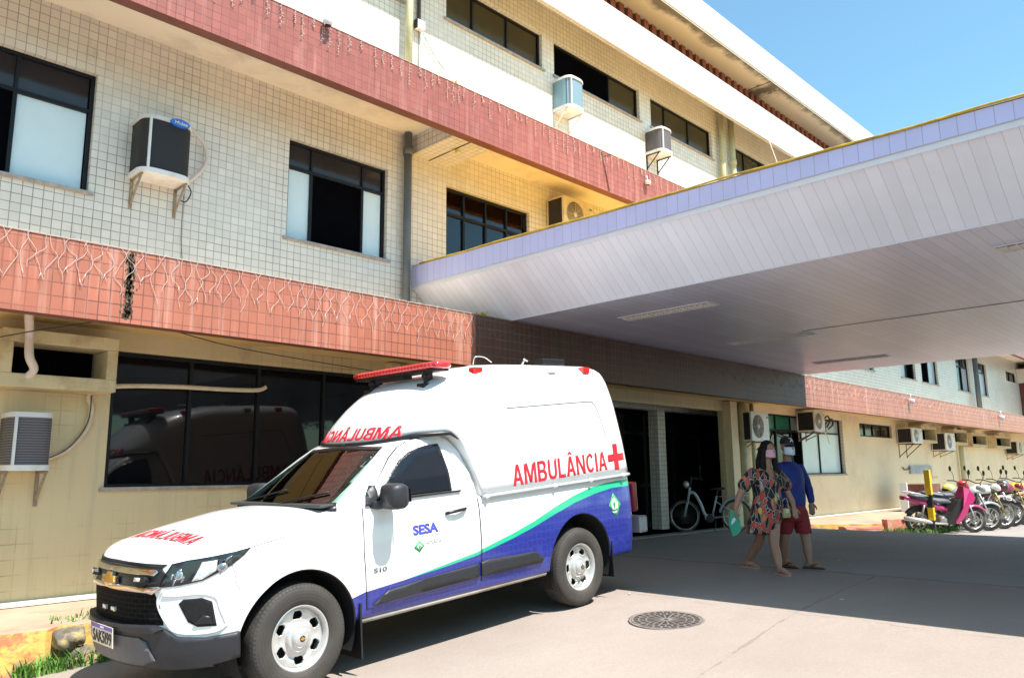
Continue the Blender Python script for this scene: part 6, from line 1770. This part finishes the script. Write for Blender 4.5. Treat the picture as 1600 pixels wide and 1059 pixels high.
limb(m, [(-.13,.08,.74),(-.145,.12,.55),(-.152,.150,.38),(-.11,.19,.24),(-.060,.20,.080)], [.095,.074,.056,.055,.035])
limb(m, [(.02,.02,.74),(.035,-.02,.55),(.041,-.042,.385),(.02,-.07,.24),(.002,-.090,.085)], [.095,.074,.056,.056,.036])
g1 = foot(m, (-.060,.20,.078), (-.09,.05,.012)); g2 = foot(m, (.002,-.09,.080), (.03,-.25,.012))
mbody = fuse(m, 'body', skin_m, Mn, .0062, 4)
eyes(mbody, hm_c, f2, r2)
sandal((-.060,.20,.078), *g1, M['black'], Mn); sandal((.002,-.09,.080), *g2, M['black'], Mn)
m = MB()
rings(m, [((-.062,.06,.79),.195,.150,FB),((-.060,.06,.88),.200,.160,FB),((-.060,.06,1.00),.195,.155,FB),((-.060,.058,1.12),.208,.148,FB),((-.062,.062,1.23),.218,.135,FB),((-.065,.067,1.31),.185,.102,FB),((-.068,.074,1.365),.085,.072,FB)])
limb(m, [RS2,(-.302,.125,1.15),(-.322,.12,1.03),(-.312,.08,.92),(-.292,.042,.852)], [.074,.068,.058,.052,.044]); limb(m, [LS2,(.188,-.02,1.14),(.218,-.048,1.03),(.208,-.075,.93),(.176,-.096,.855)], [.074,.067,.058,.052,.046])
fuse(m, 'shirt', pm('blue_shirt', (.008,.022,.19), .7, var=.15, scale=8), Mn, .010, 3, lambda v: v+Vector((MN.noise(v*9)*.010, MN.noise(v*9+Vector((5,0,0)))*.010, 0)))
m = MB()
rings(m, [((-.062,.06,.60),.185,.145,FB),((-.062,.06,.72),.20,.155,FB),((-.062,.06,.83),.188,.145,FB)])
limb(m, [(-.135,.09,.70),(-.150,.115,.57),(-.156,.145,.455)], [.112,.108,.104]); limb(m, [(.018,.015,.70),(.030,-.015,.57),(.036,-.032,.455)], [.112,.108,.104])
def cutz(v): v.z = max(v.z, .448+.01*math.sin(v.x*40)); return v+Vector((MN.noise(v*9)*.012, MN.noise(v*9+Vector((5,0,0)))*.012, 0))
fuse(m, 'shorts', pm('red_shorts', (.22,.010,.016), .75, var=.2, scale=8), Mn, .010, 3, cutz)
c = Vector(hm_c); capm = pm('navy_cap', (.008,.009,.018), .75); m = MB()
m.blob(c+Vector((0,0,.055))-f2*.004, .086, .104, .092, 24, 14, M=M32)
cp = m.build('cap', capm, mbody)
bm = bmesh.new(); bm.from_mesh(cp.data); bmesh.ops.bisect_plane(bm, geom=bm.verts[:]+bm.edges[:]+bm.faces[:], plane_co=c+Vector((0,0,.045)), plane_no=(0,0,-1), clear_outer=True); bm.to_mesh(cp.data); bm.free()
m = MB(); vs = []
for j in range(7):
    for i in range(13):
        th = -1.05+2.1*i/12; q = j/6
        vs.append(c+f2*((.085+.085*q)*math.cos(th)-.01*q)+r2*(.085*math.sin(th)*(1+.0*q))+Vector((0,0,.048-.022*q-.018*math.sin(th)**2)))
m.add(vs, [(j*13+i,j*13+i+1,(j+1)*13+i+1,(j+1)*13+i) for j in range(6) for i in range(12)], 0, True)
v_ = m.build('visor', capm, cp); q = v_.modifiers.new('t','SOLIDIFY'); q.thickness = .006
kf = lambda u, v: c+Vector((0,0,.055))-f2*.004 + (r2*u + f2*(.104*math.sqrt(max(0,1-(v/.092)**2-(u/.086)**2))+.002) + Vector((0,0,v)))
lettering('K', 'cap_lettering', kf, PWw, cp, .026, -.026, .018, .072, bold=.02, off=.002, res=.01)
mask_mesh(hm_c, f2, r2, 1.06, pm('white_mask', (.70,.74,.80), .7), mbody)
# ------------------------------------------------------------------ motorbikes (local: front = +x, left = +y), bicycle, trees
TYR = pm('bike_tyre', (.035,.033,.032), .8, var=.2, dirt=(.22,.19,.16), dscale=6)
ALU = pm('cast_alloy', (.55,.54,.52), .35, metal=.5)
STL = pm('engine_metal', (.30,.29,.28), .4, metal=.6, var=.2, scale=12)
SEAT = pm('grey_vinyl', (.10,.11,.13), .45); 
def bwheel(parent, x, r, w=.05, spokes=5, tyre=TYR, rim=ALU, disc=True):
    e = D.objects.new('wheel', None); COL.objects.link(e); e.parent = parent; e.location = (x, 0, r)
    MB().lathe([(r-.085*r/.28,-w*.45),(r-.03,-w*.5),(r-.006,-w*.28),(r,0),(r-.006,w*.28),(r-.03,w*.5),(r-.085*r/.28,w*.45)], 'y', n=40).build('tyre', tyre, e)
    m = MB(); ri = r-.085*r/.28
    m.lathe([(ri+.004,-w*.44),(ri-.012,-w*.30),(ri-.012,w*.30),(ri+.004,w*.44)], 'y', n=40); m.lathe([(0,-w*.7),(.035,-w*.7),(.035,w*.7),(0,w*.7)], 'y', n=16)
    for k in range(spokes):
        a = 2*PI*k/spokes; wd = .012 if spokes < 12 else .003
        m.tube([(.03*math.cos(a),0,.03*math.sin(a)),(ri*math.cos(a+.15*(spokes>12)),0,ri*math.sin(a+.15*(spokes>12)))], wd, 5)
    m.build('rim', rim, e)
    if disc: MB().lathe([(.10,-w*.75),(.055,-w*.75),(.055,-w*.68),(.10,-w*.68),(.10,-w*.75)], 'y', n=24).build('brake', STL, e)
def lofted(name, secs, mat, parent, n=16, pw=.8):
    """secs: (x, z, half width, half height)"""
    m = MB(); vs = []; fs = []
    for (x, z, w, h) in secs:
        for k in range(n):
            a = 2*PI*k/n; vs.append((x, w*abs(math.cos(a))**pw*math.copysign(1,math.cos(a)), z+h*abs(math.sin(a))**pw*math.copysign(1,math.sin(a))))
    for i in range(len(secs)-1):
        for k in range(n): fs.append((i*n+k,i*n+(k+1)%n,(i+1)*n+(k+1)%n,(i+1)*n+k))
    fs.append(tuple(range(n))); fs.append(tuple((len(secs)-1)*n+k for k in range(n)))
    m.add(vs, fs, 0, True); return m.build(name, mat, parent)
def fender(parent, x, r, a0, a1, w, mat, name='mudguard'):
    m = MB(); vs = []; n = 14
    for i in range(n+1):
        a = math.radians(a0+(a1-a0)*i/n)
        for k, (dy, dr) in enumerate(((-w,-.03),(-w*.7,0),(0,.012),(w*.7,0),(w,-.03))): vs.append((x+(r+.035+dr)*math.cos(a), dy, r+(r+.035+dr)*math.sin(a)))
    m.add(vs, [(i*5+k,i*5+k+1,(i+1)*5+k+1,(i+1)*5+k) for i in range(n) for k in range(4)], 0, True)
    o = m.build(name, mat, parent, fixn=False); q = o.modifiers.new('t','SOLIDIFY'); q.thickness = .006; return o
def handlebar(parent, x, z, w=.34, mirrors=True):
    m = MB(); m.tube(catmull([(x-.10,-w,z+.02),(x-.02,-w*.6,z+.03),(x+.02,0,z),(x-.02,w*.6,z+.03),(x-.10,w,z+.02)],4), .012, 8)
    h = m.build('handlebar', M['black'], parent)
    if mirrors:
        for s in (1,-1):
            MB().tube(catmull([(x-.03,s*w*.6,z+.03),(x,s*w*.8,z+.14),(x-.02,s*w*.95,z+.24)],4), .006, 5).build('mirror_stem', M['black'], h)
            MB().blob((x-.03,s*w*1.0,z+.28), .014,.045,.06, 12, 8).build('mirror', M['black'], h)
    return h
def scooter(name, label, paint, paint2):
    t = thing(name, label, 'motorbike', (0,0,0), 0, 'motorbikes parked in a row at the far wall')
    bwheel(t, .62, .275, .05, 5); bwheel(t, -.60, .275, .055, 5)
    m = MB()
    for s in (1,-1): m.tube([(.62,s*.055,.275),(.50,s*.05,.60)], .018, 8); m.tube([(.50,s*.05,.60),(.42,s*.03,.88)], .016, 8)
    m.build('fork', ALU, t)
    fender(t, .62, .275, 150, 40, .055, paint, 'front_mudguard')
    # leg shield
    m = MB(); P = [(.36,1.00),(.50,.93),(.56,.78),(.52,.66),(.44,.62),(.38,.42),(.24,.26),(.12,.24),(.20,.36),(.30,.56),(.32,.78)]
    for s in (1,): m.prism(P, lambda u, v: Vector((u,-.17*(1 if v<.85 else .5),v)), lambda u, v: Vector((u,.17*(1 if v<.85 else .5),v)))
    m.build('leg_shield', paint, t, bevel=.03, seg=3)
    MB().prism([(.34,.76),(.30,.52),(.14,.20),(-.10,.20),(-.15,.34),(.05,.46),(.2,.7)], lambda u, v: Vector((u,-.13,v)), lambda u, v: Vector((u,.13,v))).build('inner_panel', M['black'], t, bevel=.02)
    lofted('side_panel', [(.02,.50,.05,.05),(-.10,.54,.10,.07),(-.35,.60,.12,.07),(-.62,.68,.10,.06),(-.82,.75,.06,.045),(-.93,.78,.03,.02)], paint, t)
    lofted('seat', [(.10,.66,.06,.03),(.0,.68,.11,.05),(-.20,.69,.13,.055),(-.38,.74,.13,.05),(-.62,.79,.11,.045),(-.78,.81,.08,.03)], SEAT, t)
    lofted('headlamp_cowl', [(.30,1.03,.06,.06),(.40,1.04,.10,.08),(.48,1.00,.08,.07),(.53,.96,.04,.04)], paint2, t)
    handlebar(t, .36, 1.05)
    MB().tube([(-.05,-.16,.22),(-.35,-.17,.24),(-.50,-.18,.28),(-.98,-.18,.36)], [.02,.025,.045,.05], 12).build('exhaust', ALU, t)
    m = MB(); m.box(-.20,.10,-.12,.12,.20,.38); m.lathe([(0,-.16),(.08,-.15),(.09,-.10),(0,-.10)],'y',(-.12,0,.28),20); m.tube([(.1,0,.30),(.24,0,.34)], .07, 12)
    m.build('engine', STL, t, bevel=.01)
    m = MB(); m.tube([(-.6,.10,.28),(-.52,.13,.62)], .022, 8); m.tube([(-.6,-.10,.28),(-.52,-.13,.62)], .022, 8); m.build('shock_absorber', STL, t)
    m = MB(); m.tube(catmull([(-.42,.12,.80),(-.7,.12,.87),(-.88,.06,.88),(-.88,-.06,.88),(-.7,-.12,.87),(-.42,-.12,.80)],3), .012, 6); m.build('grab_rail', ALU, t)
    MB().box(-.97,-.90,-.05,.05,.72,.80).build('tail_lamp', tl, t, bevel=.01)
    fender(t, -.60, .275, 30, 150, .06, M['black'], 'rear_mudguard')
    MB().tube([(-.1,.12,.22),(-.05,.25,.01)], .010, 6).build('stand', M['black'], t)
    return t
def street_bike(name, label, paint, white=False, dirt=False):
    t = thing(name, label, 'motorbike', (0,0,0), 0, 'motorbikes parked in a row at the far wall')
    r1 = .33 if dirt else .30
    bwheel(t, .68, r1, .06, 18 if dirt else 6); bwheel(t, -.64, .30, .075, 18 if dirt else 6)
    m = MB()
    for s in (1,-1): m.tube([(.68,s*.075,r1),(.44,s*.065,.82)], .020, 8)
    m.build('fork', ALU if not dirt else D.materials.get('gold_fork') or pm('gold_fork', (.45,.33,.12), .35, metal=.5), t)
    if dirt: lofted('front_mudguard', [(.98,.60,.02,.01),(.86,.69,.06,.015),(.66,.74,.065,.015),(.50,.72,.05,.02)], paint, t)
    else: fender(t, .68, r1, 135, 45, .06, paint, 'front_mudguard')
    lofted('fuel_tank', [(.36,.86,.05,.05),(.28,.90,.13,.10),(.08,.90,.15,.11),(-.08,.84,.10,.08),(-.14,.80,.05,.05)], paint, t)
    lofted('seat', [(-.04,.80,.05,.03),(-.16,.80,.11,.05),(-.40,.80,.13,.05),(-.62,.84,.11,.045),(-.80,.86,.08,.03)], SEAT, t)
    lofted('tail_panel', [(-.18,.68,.08,.06),(-.45,.73,.10,.06),(-.75,.80,.07,.04),(-.92,.84,.03,.02)], paint, t)
    lofted('headlamp_cowl', [(.42,.95,.04,.04),(.48,.95,.08,.06),(.55,.93,.085,.075),(.59,.91,.06,.055)], paint, t)
    MB().blob((.585,0,.91),.02,.055,.055,14,10).build('headlamp', D.materials.get('lamp_white'), t)
    handlebar(t, .40, 1.05, .37)
    m = MB(); m.box(-.18,.16,-.13,.13,.24,.46); m.tube([(.05,0,.44),(.16,0,.68)], .085, 12); m.lathe([(0,-.17),(.10,-.16),(.11,-.12),(0,-.12)],'y',(-.08,0,.34),20); m.build('engine', STL, t, bevel=.01)
    MB().tube([(.16,-.08,.50),(.24,-.10,.30),(.05,-.15,.20),(-.35,-.16,.26),(-.95,-.17,.42)], [.02,.02,.022,.035,.045], 12).build('exhaust', ALU, t)
    m = MB(); m.tube([(.42,0,.84),(.18,0,.40),(-.20,0,.26),(-.30,0,.66),(.30,0,.80)], .020, 8); m.tube([(-.25,.07,.34),(-.64,.09,.30)], .022, 8); m.tube([(-.25,-.07,.34),(-.64,-.09,.30)], .022, 8); m.build('frame', M['black'], t)
    m = MB(); m.tube([(-.62,.10,.32),(-.46,.12,.70)], .024, 8); m.tube([(-.62,-.10,.32),(-.46,-.12,.70)], .024, 8); m.build('shock_absorber', STL, t)
    fender(t, -.64, .30, 40, 140, .065, M['black'], 'rear_mudguard'); MB().box(-.97,-.91,-.05,.05,.78,.86).build('tail_lamp', tl, t, bevel=.01)
    MB().tube([(-.1,.12,.26),(-.06,.28,.01)], .010, 6).build('stand', M['black'], t)
    return t
PINK = pm('magenta_paint', (.50,.025,.16), .25, coat=.7, var=.03); RED = pm('red_paint', (.45,.02,.03), .25, coat=.7, var=.03); YEL = pm('yellow_paint', (.62,.38,.015), .3, coat=.6, var=.03); WHT = pm('white_bike_paint', (.75,.74,.70), .3, coat=.6, var=.03); GRY = pm('grey_bike_paint', (.30,.32,.34), .3, coat=.6); BLK = pm('black_bike_paint', (.02,.02,.025), .25, coat=.7, dirt=(.60,.38,.02), dscale=2.2); DRD = pm('wine_paint', (.25,.01,.05), .25, coat=.7)
def helmet(label, loc, cm, rz=0):
    t = thing('helmet', label, 'helmet', loc, rz)
    MB().blob((0,0,0), .15,.13,.135, 20, 14).build('shell', cm, t); MB().blob((.045,0,-.005), .115,.118,.065, 18, 10).build('visor', AG, t); return t
zb = -.10
hd_ = math.radians(-127)
def park(bk, x, y, a=-44, lean=7):
    a = math.radians(a); fx = .62 if bk is None else .66
    bk.location = (x-fx*math.cos(a), y-fx*math.sin(a), zb); bk.rotation_euler = (math.radians(lean),0,a)
park(scooter('motorbike', 'magenta scooter parked nearest the camera in the row', PINK, RED), 19.3, 5.032)
park(street_bike('motorbike', 'black and silver motorbike with a yellow helmet behind the magenta scooter', GRY), 20.0, 4.97, -47, 9)
park(street_bike('motorbike', 'off road motorbike with white pointed mudguard and gold fork', WHT, dirt=True), 20.8, 4.86, -40, 6)
park(street_bike('motorbike', 'black motorbike with yellow patches on its tank, fourth of the row', BLK), 21.75, 4.9, -49, 8)
park(street_bike('motorbike', 'wine red and white off road motorbike near the right edge', DRD, dirt=True), 22.6, 4.82, -42, 10)
park(street_bike('motorbike', 'yellow motorbike with a dark helmet cut by the right edge of the photo', YEL), 24.1, 4.85)
helmet('yellow and blue helmet resting on the seat of the second motorbike', (19.55,5.55,.80), pm('yellow_helmet', (.65,.60,.12), .25, coat=.8, dirt=(.05,.12,.30), dscale=7), 2.4)
helmet('black and white helmet on the last motorbike by the right edge', (23.55,5.40,.84), pm('dark_helmet', (.05,.05,.06), .2, coat=.8, dirt=(.7,.7,.7), dscale=6), 2.4)
# bicycle (local +x = front)
t = thing('bicycle', 'white step through electric bicycle with rear rack standing before the glass entrance', 'bicycle', (15.03,8.91,.003), math.radians(135))
WF = pm('white_frame', (.42,.48,.54), .35, coat=.5)
for x in (.56,-.54):
    e = D.objects.new('wheel', None); COL.objects.link(e); e.parent = t; e.location = (x,0,.33)
    MB().lathe([(.285,-.018),(.30,-.026),(.325,-.018),(.332,0),(.325,.018),(.30,.026),(.285,.018)], 'y', n=48).build('tyre', TYR, e)
    m = MB(); m.lathe([(.288,-.014),(.272,-.012),(.272,.012),(.288,.014)], 'y', n=48); m.build('rim', ALU, e)
    m = MB(); m.tube([(0,-.05,0),(0,.05,0)], .022, 10)
    for k in range(24):
        a = 2*PI*k/24; m.tube([(.02*math.cos(a+.8),.03*(-1)**k,.02*math.sin(a+.8)),(.274*math.cos(a),0,.274*math.sin(a))], .0016, 4)
    m.build('spokes', STL, e)
m = MB()
for s in (1,-1): m.tube([(.56,s*.05,.33),(.47,s*.045,.68)], .013, 8)
m.tube([(.47,0,.67),(.42,0,.92)], .024, 8); m.build('fork', WF, t)
m = MB(); m.tube(catmull([(.45,0,.80),(.34,0,.80),(.22,0,.60),(.12,0,.34),(-.02,0,.28)],5), .032, 10); m.tube([(-.02,0,.28),(-.14,0,.74)], .020, 8)
for s in (1,-1): m.tube([(-.02,s*.03,.28),(-.54,s*.05,.33)], .012, 6); m.tube([(-.12,s*.02,.62),(-.54,s*.05,.33)], .011, 6)
m.build('frame', WF, t)
MB().box(-.06,.14,-.05,.05,.24,.36).build('motor', WF, t, bevel=.03)
m = MB(); m.tube([(-.14,0,.74),(-.17,0,.86)], .014, 8); sd2 = m.build('seat_post', M['black'], t)
lofted('saddle', [(-.02,.88,.02,.015),(-.14,.88,.05,.025),(-.28,.89,.11,.03),(-.32,.89,.08,.02)], M['black'], t)
m = MB(); m.tube([(.42,0,.92),(.38,0,1.10)], .014, 8); m.tube(catmull([(.20,-.28,1.08),(.34,-.2,1.12),(.39,0,1.10),(.34,.2,1.12),(.20,.28,1.08)],4), .012, 8); m.build('handlebar', M['black'], t)
m = MB(); m.tube([(.24,.22,1.1),(.26,.26,1.30)], .006, 5); m.blob((.25,.27,1.33),.012,.04,.05,10,8); m.build('mirror', M['black'], t)
MB().blob((.50,0,.98),.06,.07,.08,14,10).build('headlamp', ALU, t)
m = MB()
for s in (1,-1): m.tube([(-.20,s*.06,.72),(-.84,s*.06,.74)], .009, 6); m.tube([(-.50,s*.06,.73),(-.54,s*.06,.34)], .007, 6); m.tube([(-.70,s*.06,.735),(-.56,s*.06,.36)], .007, 6)
for k in range(5): m.tube([(-.26-.14*k,-.06,.728+.004*k),(-.26-.14*k,.06,.728+.004*k)], .007, 6)
m.tube([(-.84,-.06,.74),(-.84,.06,.74)], .009, 6); m.build('rear_rack', WF, t)
fender(t, -.54, .33, 10, 120, .03, WF, 'rear_mudguard')
m = MB(); m.lathe([(.09,.05),(.085,.055),(0,.055)], 'y', (.03,0,.27), 24); m.tube([(.03,-.07,.27),(.10,-.07,.14)], .010, 6); m.tube([(.03,.07,.27),(-.04,.07,.40)], .010, 6); m.build('crank', M['black'], t)
MB().tube([(-.1,.05,.28),(-.02,.16,.01)], .008, 6).build('stand', M['black'], t)
# storage tub behind the vehicle
t = thing('plastic_tub', 'small pale crate standing by the entrance pillar', 'crate', (9.3,8.75,.013)) if False else None
# ------------------------------------------------------------------ street trees across the road (seen in the glass)
BARK = pm('bark', (.12,.085,.06), .9, var=.3, scale=6, bmp=.5); 
LF, n_, p_ = new_mat('tree_leaf'); oi = n_.nodes.new('ShaderNodeNewGeometry'); 
n_.links.new(mixc(n_, noise(n_, coords(n_), 1.6, 4), (.025,.060,.012), (.085,.16,.03)), p_.inputs['Base Color']); p_.inputs['Roughness'].default_value = .55
def tree(label, loc, h, cr, seed):
    r = random.Random(seed); t = thing('street_tree', label, 'tree', loc, 0, 'trees across the road behind the camera')
    m = MB(); top = Vector((r.uniform(-.3,.3), r.uniform(-.3,.3), h*.55)); m.tube(catmull([(0,0,-.3),(r.uniform(-.1,.1),0,h*.2),top],4), [.26,.25,.24,.23,.22,.2,.19,.18,.16], 10)
    cl = []
    for i in range(9):
        a = 2*PI*i/9+r.uniform(-.3,.3); e = top+Vector((math.cos(a)*cr*r.uniform(.4,.75), math.sin(a)*cr*r.uniform(.4,.75), r.uniform(-.5,h*.32)))
        m.tube([top-Vector((0,0,.4+.1*i)), top.lerp(e,.5)+Vector((0,0,.3)), e], [.10,.07,.03], 7); cl.append(e)
    m.build('trunk', BARK, t)
    m = MB(); cl += [top+Vector((0,0,h*.3)), top+Vector((.5,.3,h*.15))]
    for i in range(5200):
        c = r.choice(cl); rr = cr*.42*r.random()**.45; d = Vector((r.gauss(0,1),r.gauss(0,1),r.gauss(0,.75))).normalized()
        p = c+d*rr; s = r.uniform(.10,.20); u = Vector((r.gauss(0,1),r.gauss(0,1),r.gauss(0,.5))).normalized(); w = u.cross(Vector((r.gauss(0,1),r.gauss(0,1),1))).normalized()
        m.add([p-u*s, p+w*s*.4, p+u*s, p-w*s*.4], [(0,1,2,3)], 0)
    m.build('crown', LF, t, fixn=False)
    return t
for i, (x, y, h, c_) in enumerate(((-9,-13,8.5,3.6),(-3,-15,9.5,4.0),(3.5,-14,8,3.6),(9,-16,9,4.2),(16,-14.5,8.5,3.8),(23,-16,9.5,4.2),(31,-15,9,4.2),(40,-17,9.5,4.5))):
    tree('broad leafy street tree across the road, number counted in no photo'.replace(', number counted in no photo','')+(' '+['at the far left','second from the left','opposite the ambulance','opposite the canopy edge','opposite the entrance','opposite the motorbikes','opposite the far row','farthest along the street'][i]), (x, y, -.2), h, c_, 40+i)
# small litter on the road
r = random.Random(21); n_l = 0
for (x, y, c_) in ((10.9,4.4,'film'),(11.3,4.7,'film'),(7.9,3.3,'hose'),(6.9,5.1,'film')):
    m = MB(); s = r.uniform(.02,.04); a = r.uniform(0,6)
    p = [Vector((s*math.cos(a+k*1.3)*r.uniform(.6,1), s*math.sin(a+k*1.3)*r.uniform(.6,1), r.uniform(0,.006))) for k in range(5)]
    m.add(p, [(0,1,2,3,4)], 0); o = m.build('paper_scrap', M[c_], fixn=False); o.location = (x, y, gz(x)+.004)
    tag(o, ['crumpled pale paper scrap just beyond the man on the shaded road','pale paper scrap farthest to the right behind the walking man','brown scrap on the shaded road left of the woman, nearest the sunlight','pale scrap in the shade close behind the ambulance'][n_l], 'paper scrap'); n_l += 1
